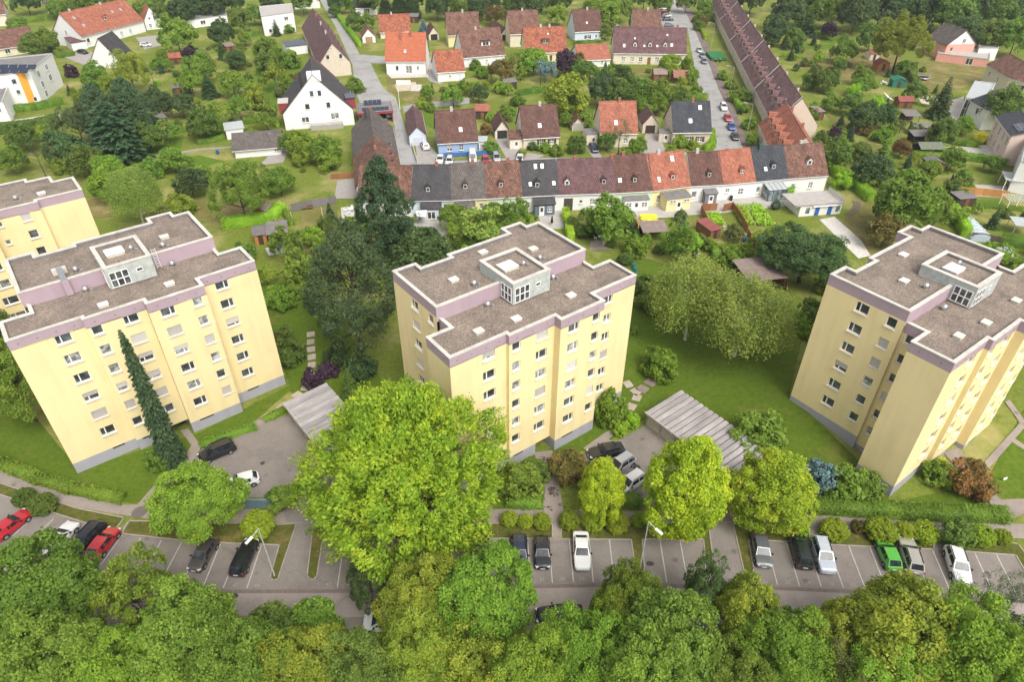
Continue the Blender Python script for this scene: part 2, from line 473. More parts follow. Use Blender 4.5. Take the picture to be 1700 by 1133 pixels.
area('drain_channel', ribbon([(-67.06,48.95),(-56.05,46.44),(-43.84,42.44),(-31.59,41.22),(-15.53,41.34),(1.01,41.89),(11.09,42.13),(26.74,41.83),(36.9,41.37),(52.54,40.38),(63.91,39.06)], 0.42), mat('drain_stone', (0.19,0.145,0.13), 0.9, 0.25, 3), 0.045)
# foot paths
area('path', [(2.87,61.2),(5.18,61.63),(5.5,57.36),(5.81,54.87),(6.06,51.8),(3.55,51.79),(4.01,54.87),(3.59,57.35)], M_PATH, 0.022)
area('path', [(4.67,50.41),(5.56,50.42),(5.55,47.76),(4.62,47.76)], M_PATH, 0.04)
area('path', [(-43.72,50.25),(-43.46,50.76),(-43.59,48.33),(-44.27,48.49)], M_PATH, 0.04)
area('path', [(34.01,49.67),(34.66,49.59),(33.75,47.22),(33.0,47.37)], M_PATH, 0.04)
area('path', [(47.77,49.05),(48.34,48.97),(47.28,46.47),(46.33,46.55)], M_PATH, 0.04)
area('path', [(-43.82,52.33),(-42.84,56.21),(-41.56,57.18),(-41.23,59.17),(-41.07,62.31),(-43.49,64.94),(-42.72,65.4),(-39.68,62.1),(-39.95,58.17),(-39.69,53.42),(-41.49,51.81)], M_PATH, 0.026)
area('path', [(-39.45,62.1),(-35.73,65.43),(-33.24,67.76),(-30.96,70.19),(-30.21,69.21),(-32.49,66.59),(-35.15,64.08),(-38.83,61.25)], M_PATH, 0.026)
area('path', [(9.13,61.97),(11.86,64.49),(13.25,65.62),(13.62,64.72),(12.55,63.61),(13.82,62.52),(13.12,61.88),(11.71,63.06),(9.83,61.23)], M_PATH, 0.026)
area('path', [(54.01,60.41),(56.09,61.02),(56.79,58.88),(57.12,55.32),(57.87,53.76),(62.11,53.95),(61.19,52.44),(55.86,50.25),(53.78,51.1),(56.3,53.75),(55.12,57.19)], M_PATH, 0.022)
area('path', [(58.05,58.72),(58.7,58.21),(65.94,64.0),(67.84,64.66),(68.65,66.14),(66.22,65.14)], M_PATH, 0.026)
area('path', [(65.84,68.51),(66.76,69.0),(66.65,64.75),(65.82,64.37)], M_PATH, 0.026)
area('path', [(63.17,62.18),(63.75,62.71),(65.64,60.44),(65.29,59.76)], M_PATH, 0.026)

# planted strips between walkway and bays, with their kerbs
M_STRIP = ground_mat('verge_grass', [(0.055,0.07,0.014),(0.095,0.105,0.022),(0.135,0.13,0.035)], (0.22,0.165,0.06), 0.12, 0.3)
def verge(name, poly, kerb=True):
    area(name, poly, M_STRIP, 0.036)
    if kerb:
        mb = MB()
        for a, b in zip(poly, poly[1:]+poly[:1]):
            a, b = Vector(a), Vector(b); d = b-a
            mb.obox(((a.x+b.x)/2, (a.y+b.y)/2, zg(*a)+0.05), (d.length/2+0.05, 0.06, 0.055), math.atan2(d.y, d.x))
        struct(mb.build('kerb', M_KERB))
verge('verge', [(-74.02,58.85),(-61.74,55.85),(-56.34,54.0),(-50.48,52.04),(-44.39,50.67),(-44.65,48.73),(-51.92,51.07),(-60.67,54.08),(-73.25,57.75)])
verge('verge', [(-43.65,50.25),(-35.62,50.1),(-26.07,49.8),(-24.47,49.97),(-24.46,49.13),(-24.56,43.8),(-24.54,42.77),(-24.92,42.56),(-25.36,42.77),(-25.46,43.35),(-25.58,47.02),(-30.22,47.2),(-36.71,47.62),(-43.6,48.49)])
verge('verge', [(-22.52,49.81),(-20.6,49.82),(-20.97,47.51),(-20.55,43.08),(-20.78,42.71),(-21.22,42.71),(-21.58,43.15),(-22.17,47.51)])
verge('verge', [(-20.81,49.82),(0.06,50.06),(4.66,50.16),(4.56,48.0),(2.08,47.99),(-20.56,47.76)])
verge('verge', [(5.62,50.16),(15.86,50.2),(22.43,50.13),(21.66,43.95),(21.41,43.43),(20.96,43.43),(20.76,43.95),(21.39,47.94),(14.55,47.91),(14.23,44.15),(13.87,43.41),(13.42,43.41),(13.27,44.14),(13.33,47.87),(5.56,47.92)])
verge('verge', [(25.23,50.06),(26.67,50.06),(33.81,49.5),(32.99,47.53),(30.17,47.68),(26.35,47.91),(25.9,44.19),(25.56,43.44),(25.01,43.3),(24.77,43.81)])
verge('verge', [(34.6,49.42),(45.45,48.88),(47.54,48.72),(46.34,46.7),(37.12,47.15),(33.87,47.38)])
verge('verge', [(48.45,48.64),(53.9,48.25),(56.07,47.37),(56.18,44.28),(54.79,44.13),(54.97,45.95),(47.43,46.63)])

# painted bay lines and numbers
def line(a, b, w=0.11, m=None):
    struct(sheet('bay_line', ribbon([a, b], w), m or M_LINE, 0.05))
for a, b in [((-54.61,51.24),(-55.64,48.2)),((-52.36,50.47),(-53.26,47.56)),((-49.33,49.8),(-49.73,46.46)),((-46.37,49.06),(-46.72,45.23)),((-43.52,48.33),(-43.98,44.41)),((-41.26,47.93),(-41.58,44.12)),((-38.85,47.61),(-38.82,43.24)),((-36.48,47.38),(-36.7,42.73)),((-34.42,47.23),(-34.38,42.31)),((-32.11,47.08),(-32.08,41.89)),((-29.83,47.0),(-29.94,41.68)),((-27.56,46.93),(-27.47,41.62)),((-18.54,47.68),(-18.1,41.72)),((-16.26,47.69),(-15.79,41.73)),((-13.92,47.7),(-13.47,41.74)),((-11.58,47.71),(-11.22,41.81)),((-9.44,47.71),(-9.1,41.89)),((-7.1,47.72),(-6.84,41.97)),((-4.76,47.81),(-4.58,41.98)),((-2.55,47.74),(-2.44,42.05)),((-0.41,47.82),(-0.18,42.13)),((1.74,47.83),(2.09,42.35)),((4.15,47.84),(4.3,42.36)),((6.43,47.85),(6.52,42.44)),((8.64,47.85),(8.6,42.45)),((10.89,47.86),(10.82,42.53)),((16.51,47.8),(16.31,42.47)),((18.75,47.81),(18.51,42.41)),((28.27,47.6),(27.84,42.22)),((30.49,47.45),(30.09,42.09)),((32.78,47.29),(32.33,42.02)),((34.98,47.14),(34.61,41.89)),((37.22,47.07),(36.85,41.75)),((39.48,46.92),(39.01,41.62)),((41.84,46.85),(41.17,41.41)),((43.96,46.7),(43.42,41.28)),((46.2,46.55),(45.49,41.08)),((48.44,46.4),(47.62,40.88)),((50.66,46.25),(49.81,40.68)),((52.93,46.1),(52.1,40.48))]:
    line(a, b)
for t, p in [('42', (-19.09,41.93)), ('41', (-16.89,41.94)), ('33', (-1.32,42.27)), ('32', (0.96,42.49)), ('31', (3.23,42.57)), ('30', (5.39,42.65)), ('29', (7.42,42.66)), ('28', (9.7,42.67)),
             ('21', (26.71,42.36)), ('20', (28.96,42.3)), ('19', (31.09,42.23)), ('18', (33.49,42.1)), ('17', (35.7,41.96)), ('46', (-26.52,41.76)), ('47', (-28.77,41.76))]:
    cu = bpy.data.curves.new('bay_number', 'FONT'); cu.body = t; cu.size = 0.6; cu.align_x = 'CENTER'
    o = bpy.data.objects.new('bay_number', cu); COL.objects.link(o)
    o.location = (p[0], p[1], zg(*p)+0.052); cu.materials.append(M_FADED); struct(o)
# manholes, gullies and repairs in the asphalt
for p, w, h, m in [((-28.55,40.71), 0.5, 0.35, M_DARKIRON), ((-1.27,47.26), 0.55, 0.55, M_PATCH), ((14.91,44.75), 0.45, 0.3, M_DARKIRON), ((15.51,58.68), 0.5, 0.5, M_DARKIRON), ((-42.98,51.54), 0.9, 0.9, M_PATCH), ((-30.0,40.77), 1.2, 0.7, M_PATCH), ((-24.5,78.14), 0.3, 0.3, M_DARKIRON), ((-31.04,59.21), 0.3, 0.3, M_DARKIRON), ((-59.9,56.82), 0.25, 0.2, M_DARKIRON)]:
    z = zg(*p)+0.05
    poly = [(p[0]+w*math.cos(k*math.pi/5), p[1]+h*math.sin(k*math.pi/5)) for k in range(10)]
    struct(sheet('drain_cover' if m is M_DARKIRON else 'asphalt_patch', poly, m, 0.048))

# ------------------------------------------------------------------ yellow apartment blocks
def render_mat(name, col, stain=0.10):
    """rendered facade: faint vertical rain streaks and broad uneven tone"""
    m, N, L, b = newmat(name)
    v = coords(N, L, 'Object', (0.7,0.7,0.06)); v2 = coords(N, L, 'Object')
    n1 = N.new('ShaderNodeTexNoise'); n1.inputs['Scale'].default_value = 1.6; n1.inputs['Detail'].default_value = 5; L.new(v, n1.inputs['Vector'])
    n2 = N.new('ShaderNodeTexNoise'); n2.inputs['Scale'].default_value = 0.25; n2.inputs['Detail'].default_value = 6; L.new(v2, n2.inputs['Vector'])
    ad = N.new('ShaderNodeMath'); ad.operation = 'ADD'; L.new(n1.outputs[0], ad.inputs[0]); L.new(n2.outputs[0], ad.inputs[1])
    r = ramp(N, [(0.3, tint(col, 1-stain)), (0.5, col), (0.7, tint(col, 1+stain*0.5))])
    hf = N.new('ShaderNodeMath'); hf.operation = 'MULTIPLY'; hf.inputs[1].default_value = 0.5; L.new(ad.outputs[0], hf.inputs[0])
    L.new(hf.outputs[0], r.inputs[0]); L.new(r.outputs[0], b.inputs['Base Color'])
    b.inputs['Roughness'].default_value = 0.92; b.inputs['Specular IOR Level'].default_value = 0.15
    n3 = N.new('ShaderNodeTexNoise'); n3.inputs['Scale'].default_value = 25; L.new(v2, n3.inputs['Vector'])
    bp = N.new('ShaderNodeBump'); bp.inputs['Strength'].default_value = 0.15; bp.inputs['Distance'].default_value = 0.02
    L.new(n3.outputs[0], bp.inputs['Height']); L.new(bp.outputs[0], b.inputs['Normal'])
    return m
M_YELLOW = render_mat('yellow_render', (0.80,0.66,0.365), 0.11)
M_LILAC = render_mat('lilac_render', (0.40,0.305,0.345), 0.10)
M_PLINTH = render_mat('grey_plinth', (0.36,0.355,0.40), 0.10)
M_COPING = mat('coping_stone', (0.57,0.535,0.48), 0.8, 0.2, 1.3, rnd=0.07)
M_WHITE = mat('white_frame', (0.80,0.79,0.76), 0.45, 0.05, 3)
M_SILL = mat('window_sill', (0.64,0.62,0.58), 0.6, 0.1, 3)
M_BLIND = mat('roller_blind', (0.52,0.49,0.46), 0.7, 0.06, 3, rnd=0.22)
M_GLASS = glass_mat('window_glass', (0.055,0.065,0.068), 0.05, 0.7)
M_CURTAIN = glass_mat('curtained_glass', (0.22,0.23,0.22), 0.12, 0.5, 2.0)
M_VENT = mat('dark_vent', (0.03,0.03,0.03), 0.8, 0.2)
M_SILVER = mat('galvanised_metal', (0.62,0.63,0.64), 0.3, 0.15, 4, metal=0.85)
M_LIDS = mat('hatch_lid', (0.70,0.66,0.58), 0.6, 0.12, 2, rnd=0.1)
M_SKYL = mat('milky_dome', (0.86,0.86,0.84), 0.3, 0.04, 2)
M_DOOR = mat('dark_door', (0.045,0.04,0.04), 0.4, 0.2)

def gravel_mat():
    m, N, L, b = newmat('roof_gravel')
    v = coords(N, L, 'Object')
    vo = N.new('ShaderNodeTexVoronoi'); vo.inputs['Scale'].default_value = 9; L.new(v, vo.inputs['Vector'])
    n = N.new('ShaderNodeTexNoise'); n.inputs['Scale'].default_value = 0.35; n.inputs['Detail'].default_value = 8; n.inputs['Roughness'].default_value = 0.7; L.new(v, n.inputs['Vector'])
    n2 = N.new('ShaderNodeTexNoise'); n2.inputs['Scale'].default_value = 3.2; n2.inputs['Detail'].default_value = 6; L.new(v, n2.inputs['Vector'])
    r = ramp(N, [(0.0, (0.145,0.115,0.092)), (0.45, (0.215,0.172,0.139)), (1.0, (0.30,0.245,0.202))])
    sx = N.new('ShaderNodeSeparateColor'); L.new(vo.outputs['Color'], sx.inputs[0]); L.new(sx.outputs[0], r.inputs[0])
    r2 = ramp(N, [(0.30, (0.60,0.58,0.56)), (0.5, (0.98,0.97,0.96)), (0.70, (1.28,1.26,1.2))]); L.new(n.outputs[0], r2.inputs[0])
    mx = N.new('ShaderNodeMix'); mx.data_type = 'RGBA'; mx.blend_type = 'MULTIPLY'; mx.inputs[0].default_value = 1
    L.new(r.outputs[0], mx.inputs[6]); L.new(r2.outputs[0], mx.inputs[7])
    mo = N.new('ShaderNodeMapRange'); mo.inputs['From Min'].default_value = 0.63; mo.inputs['From Max'].default_value = 0.72; mo.inputs['To Max'].default_value = 0.7
    L.new(n2.outputs[0], mo.inputs['Value'])
    n4 = N.new('ShaderNodeTexNoise'); n4.inputs['Scale'].default_value = 0.22; n4.inputs['Detail'].default_value = 2; L.new(v, n4.inputs['Vector'])
    m4 = N.new('ShaderNodeMapRange'); m4.inputs['From Min'].default_value = 0.5; m4.inputs['From Max'].default_value = 0.62; L.new(n4.outputs[0], m4.inputs['Value'])
    ml = N.new('ShaderNodeMath'); ml.operation = 'MULTIPLY'; L.new(mo.outputs[0], ml.inputs[0]); L.new(m4.outputs[0], ml.inputs[1])
    m2 = N.new('ShaderNodeMix'); m2.data_type = 'RGBA'; L.new(ml.outputs[0], m2.inputs[0]); L.new(mx.outputs[2], m2.inputs[6]); m2.inputs[7].default_value = (0.12,0.10,0.035,1)
    L.new(m2.outputs[2], b.inputs['Base Color'])
    b.inputs['Roughness'].default_value = 0.95
    bp = N.new('ShaderNodeBump'); bp.inputs['Strength'].default_value = 0.7; bp.inputs['Distance'].default_value = 0.05
    L.new(vo.outputs['Distance'], bp.inputs['Height']); L.new(bp.outputs[0], b.inputs['Normal'])
    return m
M_GRAVEL = gravel_mat()

_wc = {}
def window_mesh(w, h, style):
    """white frame lying in the wall plane: x along the wall, y inwards, z up from the sill"""
    k = ('f', round(w,2), round(h,2), style)
    if k not in _wc:
        mb = MB(); t = 0.075; d = 0.07
        mb.box(-w/2,0,0,w/2,d,t); mb.box(-w/2,0,h-t,w/2,d,h)
        mb.box(-w/2,0,t,-w/2+t,d,h-t); mb.box(w/2-t,0,t,w/2,d,h-t)
        xs = {'double':[-w*0.16],'double_r':[w*0.16],'mid':[0.0],'three':[-w/6,w/6],'six':[-w/6,w/6],'single':[],'cross':[0.0],'door':[]}[style]
        for x in xs: mb.box(x-0.06,-0.005,t,x+0.06,d,h-t)
        if style in ('six','cross'): mb.box(-w/2+t,-0.003,h/2-0.05,w/2-t,d-0.01,h/2+0.05)
        _wc[k] = mb.mesh('window', M_WHITE)
    return _wc[k]
def pane_mesh(w, h, m):
    k = ('p', round(w,2), round(h,2), m.name)
    if k not in _wc:
        _wc[k] = MB().face([(-w/2+0.05,0.05,0.05),(w/2-0.05,0.05,0.05),(w/2-0.05,0.05,h-0.05),(-w/2+0.05,0.05,h-0.05)]).mesh('pane', m)
    return _wc[k]
def sill_mesh(w, proud=0.13, m=None):
    k = ('s', round(w,2), proud, (m or M_SILL).name)
    if k not in _wc:
        _wc[k] = MB().box(-w/2-0.06,-0.16-proud,-0.13,w/2+0.06,0.0,-0.002).mesh('sill', m or M_SILL)
    return _wc[k]
def blind_mesh(w, h):
    k = ('b', round(w,2), round(h,2))
    if k not in _wc:
        mb = MB(); n = max(3, int(h/0.11))
        for i in range(n):
            z0, z1 = -h + h*i/n, -h + h*(i+1)/n
            mb.box(-w/2+0.02,-0.05,z0+0.004,w/2-0.02,-0.02,z1-0.006)
        _wc[k] = mb.mesh('blind', M_BLIND)
    return _wc[k]

def wall_window(parent, p0, p1, t0, t1, z0, z1, style='double', state='0', depth=0.14, sill=True, glass=None):
    """window set back in a wall opening, with pane, sill and perhaps a roller blind; parent is the house"""
    p0, p1 = Vector(p0), Vector(p1)
    d = (p1-p0).normalized(); nrm = Vector((d.y,-d.x))
    c = p0 + d*(t0+t1)/2 - nrm*depth
    rz = math.atan2(d.y, d.x); w, h = t1-t0, z1-z0
    o = place(window_mesh(w, h, style), 'window', parent, (c.x, c.y, z0), rz)
    g = glass or (M_CURTAIN if random.random() < 0.3 else M_GLASS)
    place(pane_mesh(w, h, g), 'pane', o)
    if sill: place(sill_mesh(w), 'sill', o)
    if state in 'hf':
        bh = h*(1.0 if state == 'f' else random.choice((0.5,0.6,0.7)))
        b = place(blind_mesh(w, bh-0.02), 'blind', o, (0,0,h-0.01))
    return o

def offset_poly(poly, k):
    """polygon (counter-clockwise) moved inwards by k"""
    n = len(poly); out = []
    for i in range(n):
        a, b, c = Vector(poly[i-1]), Vector(poly[i]), Vector(poly[(i+1)%n])
        d1, d2 = (b-a).normalized(), (c-b).normalized()
        n1, n2 = Vector((-d1.y,d1.x)), Vector((-d2.y,d2.x))
        den = d1.x*d2.y - d1.y*d2.x
        if abs(den) < 1e-6: out.append(tuple(b+n1*k)); continue
        pa, pb = a+n1*k, b+n2*k
        t = ((pb.x-pa.x)*d2.y - (pb.y-pa.y)*d2.x)/den
        out.append(tuple(pa+d1*t))
    return out

def coping(parent, poly, z, h=0.12, wide=0.37, over=0.05, skip=(), seg=2.1):
    outer, inner = offset_poly(poly, -over), offset_poly(poly, wide)
    n = len(poly)
    for i in range(n):
        if i in skip: continue
        j = (i+1) % n
        o0, o1, i0, i1 = Vector(outer[i]), Vector(outer[j]), Vector(inner[i]), Vector(inner[j])
        k = max(1, round((o1-o0).length/seg))
        g = 0.012/max(0.3, (o1-o0).length)
        for s in range(k):
            a, b = s/k + (g if s else 0), (s+1)/k - (g if s < k-1 else 0)
            q = [o0.lerp(o1,a), o0.lerp(o1,b), i0.lerp(i1,b), i0.lerp(i1,a)]
            MB().prism([(p.x,p.y) for p in q], z, z+h+random.uniform(-0.006,0.006), bottom=True).build('coping_stone', M_COPING, parent)
    # inner upstand of the parapet
    mb = MB()
    for i in range(n):
        if i in skip: continue
        j = (i+1) % n
        a, b = inner[i], inner[j]
        mb.face([(b[0],b[1],z-0.45),(a[0],a[1],z-0.45),(a[0],a[1],z),(b[0],b[1],z)])
    mb.build('parapet_upstand', M_UPST, parent)
M_UPST = mat('bitumen_upstand', (0.20,0.185,0.18), 0.85, 0.25, 1.5)

FRONT = [(0,0),(7.2,0),(7.2,-0.5),(13.55,-0.5),(13.55,-1.55),(20.1,-1.55),(20.1,0.35),(27.05,0.35),(27.05,5.0),(24.2,5.0),(24.2,6.8),(3.0,6.8),(3.0,4.6),(0,4.6)]
BACK = [(2.65,6.7),(24.4,6.7),(24.4,16.1),(22.4,16.1),(22.4,17.5),(19.2,17.5),(19.2,15.9),(9.9,15.9),(9.9,15.1),(5.8,15.1),(5.8,16.4),(2.65,16.4)]

def roof_hatch(parent, x, y, z, s=0.5):
    o = MB().box(x-s,y-s*0.8,z-0.02,x+s,y+s*0.8,z+0.26).build('roof_hatch', M_COPING, parent)
    MB().box(x-s-0.05,y-s*0.8-0.05,z+0.26,x+s+0.05,y+s*0.8+0.05,z+0.33).build('lid', M_LIDS, o)
def roof_vent(parent, x, y, z, r=0.36):
    o = MB().tube((x,y,z-0.02),(x,y,z+0.35),0.16,0.16,10).build('roof_vent', M_SILVER, parent)
    MB().lathe([(r*0.9,0.30),(r,0.42),(r*0.85,0.58),(r*0.45,0.70),(0,0.73)], 14, (x,y,z)).build('cowl', M_SILVER, o, smooth_=True)
    MB().obox((x+0.55,y-0.2,z+0.1),(0.16,0.16,0.12)).build('outlet', M_SILVER, o)

def siding_mat():
    m, N, L, b = newmat('panel_siding')
    v = coords(N, L, 'Object')
    sp = N.new('ShaderNodeSeparateXYZ'); L.new(v, sp.inputs[0])
    n = N.new('ShaderNodeTexNoise'); n.inputs['Scale'].default_value = 1.8; n.inputs['Detail'].default_value = 6; L.new(v, n.inputs['Vector'])
    r = ramp(N, [(0.3, (0.32,0.345,0.32)), (0.7, (0.47,0.49,0.46))]); L.new(n.outputs[0], r.inputs[0]); L.new(r.outputs[0], b.inputs['Base Color'])
    b.inputs['Roughness'].default_value = 0.7
    return m
M_SIDING = siding_mat()

def stair_tower(root, x0, y0, x1, y1, zf, zb, zt, sky, vent):
    """clad stair head on the roof, glazed at its front left corner"""
    zl = zt - 0.95
    t = MB().box(x0+0.06,y0+0.06,zf-0.05,x1-0.06,y1-0.06,zt-0.40,skip='b').build('stair_tower', M_SIDING, root)
    for face in range(4):   # lapped cladding courses
        n = 11
        for i in range(n):
            za, ze = zf + (zt-0.12-zf)*i/n, zf + (zt-0.12-zf)*(i+1)/n
            p, q = [((x0,y0),(x1,y0)),((x1,y0),(x1,y1)),((x1,y1),(x0,y1)),((x0,y1),(x0,y0))][face]
            d = (Vector(q)-Vector(p)).normalized(); nn = Vector((d.y,-d.x))
            mb = MB()
            a, b = Vector(p), Vector(q)
            mb.face([(*(a+nn*0.03),za),(*(b+nn*0.03),za),(*b,ze),(*a,ze)])
            mb.face([(*a,za),(*b,za),(*(b+nn*0.03),za),(*(a+nn*0.03),za)])
            if za >= (zb if face in (2,) else zf) - 0.3:
                mb.build('cladding_course', M_SIDING, t)
    coping(t, [(x0,y0),(x1,y0),(x1,y1),(x0,y1)], zt-0.12, 0.12, 0.42, 0.07, seg=1.6)
    MB().face([(x0+0.3,y0+0.3,zt-0.38),(x1-0.3,y0+0.3,zt-0.38),(x1-0.3,y1-0.3,zt-0.38),(x0+0.3,y1-0.3,zt-0.38)]).build('gravel_bed', M_GRAVEL, t)
    def win(p0, p1, t0, t1, za, ze, style):
        p0, p1 = Vector(p0), Vector(p1); d = (p1-p0).normalized(); nn = Vector((d.y,-d.x))
        c = p0 + d*(t0+t1)/2 + nn*0.10
        rz = math.atan2(d.y,d.x)
        place(window_mesh(t1-t0, ze-za, style), 'window_frame', t, (c.x,c.y,za), rz)
        c2 = c - nn*0.012
        place(pane_mesh(t1-t0, ze-za, M_GLASS), 'pane', t, (c2.x,c2.y,za), rz)
    win((x0,y0),(x1,y0),0.25,2.35,zf+0.12,zt-0.75,'six')
    win((x0,y1),(x0,y0),y1-y0-2.2,y1-y0-0.2,zf+0.12,zt-0.75,'six')
    win((x0,y0),(x1,y0),3.2,3.95,zf+1.25,zf+1.75,'single')
    sx, sy = sky
    MB().box(sx-1.0,sy-0.85,zt-0.42,sx+1.0,sy+0.85,zt-0.02).build('skylight_curb', M_COPING, t)
    mb = MB(); zz = zt-0.02
    q0 = [(sx-1.05,sy-0.9),(sx+1.05,sy-0.9),(sx+1.05,sy+0.9),(sx-1.05,sy+0.9)]; q1 = [(sx-0.8,sy-0.65),(sx+0.8,sy-0.65),(sx+0.8,sy+0.65),(sx-0.8,sy+0.65)]
    for i in range(4):
        j = (i+1) % 4
        mb.face([(*q0[i],zz),(*q0[j],zz),(*q1[j],zz+0.16),(*q1[i],zz+0.16)])
    mb.face([(*p,zz+0.16) for p in q1]); mb.build('skylight_dome', M_SKYL, t)
    roof_vent(t, vent[0], vent[1], zt-0.4, 0.26)

ROWS_F = [3.92+2.785*k for k in range(6)]
ROWS_B = [4.80+2.83*k for k in range(6)]

def apartment(orig, th, label, blinds, hatch_u, hatch_l, dome_u, dome_l, tower, z0=0.0, gz=-0.9):
    root = thing('apartment_block', label, 'apartment block', (orig[0], orig[1], z0), th, 'yellow apartment blocks')
    holes = {0:[(4.05,5.67,'double','c1')], 2:[(0.43,1.55,'single','c2'),(3.75,5.35,'double','c3')], 4:[(1.17,2.77,'double_r','c4'),(4.83,5.93,'single','c5')],
             6:[(1.6,3.2,'double_r','c6')], 12:[(0,0,'','')], 8:[], 11:[(0.55,1.45,'single','s3')]}
    zp, zy, zt = 1.75, 18.95, 20.18
    wall, plinth, band = MB(), MB(), MB()
    n = len(FRONT); todo = []
    for i in range(n):
        p, q = FRONT[i], FRONT[(i+1)%n]
        hs = []
        for (a, b, st, col) in holes.get(i, []):
            if not st: continue
            for k, z in enumerate(ROWS_F):
                hs.append((a, b, z, z+1.25)); todo.append((p, q, a, b, z, z+1.25, st, blinds.get(col, '000000')[5-k]))
        if i == 10: continue
        wall.wall(p, q, zp, zy, hs, 0.2)
        ph = [(4.1,6.35,gz,zp-0.001)] if i == 2 else []
        plinth.wall(p, q, gz, zp, ph, 1.6)
        band.wall(p, q, zy, zt)
    # lintel over the entrance niche and its back wall
    wall.face([(11.3,-0.5,zp),(11.3,1.1,zp),(13.55,1.1,zp),(13.55,-0.5,zp)])
    plinth.face([(11.3,1.1,gz),(13.55,1.1,gz),(13.55,1.1,zp),(11.3,1.1,zp)])
    nb = len(BACK)
    zpb, zyb, ztb = 3.05, 20.45, 21.75
    bh = {11:[(4.0,5.6,'double','sA'),(7.75,8.9,'single','sB')], 1:[(3.0,4.6,'double','0'),(6.3,7.9,'double','0')]}
    for i in range(nb):
        p, q = BACK[i], BACK[(i+1)%nb]
        hs = []
        for (a, b, st, col) in bh.get(i, []):
            for k, z in enumerate(ROWS_B):
                hs.append((a, b, z, z+1.25)); todo.append((p, q, a, b, z, z+1.25, st, blinds.get(col, '000000')[5-k]))
        if i == 0:
            band.wall(p, q, 19.9, ztb); continue
        wall.wall(p, q, zpb, zyb, hs, 0.2); plinth.wall(p, q, gz, zpb); band.wall(p, q, zyb, ztb)
    wall.build('wall', M_YELLOW, root); plinth.build('plinth', M_PLINTH, root); band.build('parapet_band', M_LILAC, root)
    for t in todo: wall_window(root, *t)
    MB().face([(x,y,19.92) for x, y in FRONT]).build('roof', M_GRAVEL, root)
    MB().face([(x,y,21.36) for x, y in BACK]).build('roof', M_GRAVEL, root)
    coping(root, FRONT, zt, skip=(10,)); coping(root, BACK, ztb)
    # ledges that run from the small corner windows round the corner
    for z in ROWS_F:
        MB().box(19.55,-1.60,z-0.12,20.14,-1.552,z-0.02).box(20.102,-1.55,z-0.12,20.15,-0.9,z-0.02).build('ledge', M_SILL, root)
    for (x, y, w) in ((5.2,-0.012,0.7),(8.6,-0.512,0.7),(15.6,-1.562,0.9),(22.6,0.338,0.8)):
        MB().box(x-w,y-0.01,zp-0.22,x+w,y+0.01,zp-0.02).build('cellar_vent', M_VENT, root)
    mb = MB()
    for i, (p, q) in enumerate(zip(FRONT, FRONT[1:]+FRONT[:1])):
        if i in (10, 11): continue
        p, q = Vector(p), Vector(q); d = q-p; L_ = d.length; d.normalize(); nn = Vector((d.y,-d.x))
        k = int(L_/1.7)
        for s in range(k):
            c = p + d*(L_*(s+0.5)/k) + nn*0.012
            mb.obox((c.x,c.y,19.55),(0.075,0.008,0.075), math.atan2(d.y,d.x))
    mb.build('vent_holes', mat('lilac_vent', (0.22,0.16,0.18), 0.8, 0.1), root)
    # entrance door
    dr = MB().box(11.45,1.02,gz,13.4,1.08,1.4).build('door', M_DOOR, root)
    MB().box(11.7,0.99,gz+1.0,13.1,1.0,1.2).build('pane', M_GLASS, dr)
    MB().box(11.5,0.98,1.42,13.35,1.05,1.70).build('fanlight', M_WHITE, root)
    for x, y in hatch_u: roof_hatch(root, x, y, 21.36)
    for x, y in hatch_l: roof_hatch(root, x, y, 19.92)
    for x, y in dome_u: roof_vent(root, x, y, 21.36)
    for x, y in dome_l: roof_vent(root, x, y, 19.92)
    stair_tower(root, *tower)
    return root

_LF = ((-53.17,57.43),0.6725); _MF = ((-6.36,54.67),0.6447); _RF = ((44.74,54.1),0.6315)
def _lo(T, x, y): return (x-T[0], y-T[1])
blk_l = apartment(*_LF, 'yellow apartment block behind the leaning spruce, left of the lime green tree', dict(c1='000hf0',c2='000hf0',c3='0fhhf0',c4='0fh000',c5='00f00f',c6='00h000',sA='0h00f0'),
    [(19.66,11.13)], [(9.78,1.55),(17.06,1.55)], [(8.91,8.87),(18.78,8.7)], [(8.92,6.17),(18.71,6.01)],
    (11.35,4.6,16.55,11.2,20.02,21.45,22.85,(13.4,8.4),(15.2,7.9)), z0=-0.1, gz=-1.0)
blk_m = apartment(*_MF, 'yellow apartment block in the middle, behind the lime green tree', dict(c1='h00000',c2='000000',c3='f00f00',c4='00f000',c5='0000f0',c6='000f00',sA='0f0f00',s3='f00000'),
    [(14.03,14.11),(7.59,10.82),(19.54,11.09)], [(5.21,2.33),(9.86,1.77),(17.83,1.8)], [(8.93,8.56),(18.64,8.65)], [(8.89,5.84),(18.59,6.0)],
    (11.3,4.3,16.7,10.8,20.02,21.45,22.85,(13.3,8.0),(15.0,7.2)))
blk_r = apartment(*_RF, 'yellow apartment block with its blank corner towards the hedge, furthest right', dict(c1='00h000',c3='0h0000',c4='000h00',sA='000h00',sB='0ff000',s3='000f00'),
    [(14.58,14.02),(8.74,10.68)], [(10.26,1.65),(5.33,2.18),(17.72,1.75)], [(9.46,8.52)], [(9.34,5.84)],
    (11.7,4.2,17.3,10.6,20.02,21.45,22.85,(13.9,8.0),(15.5,8.2)))
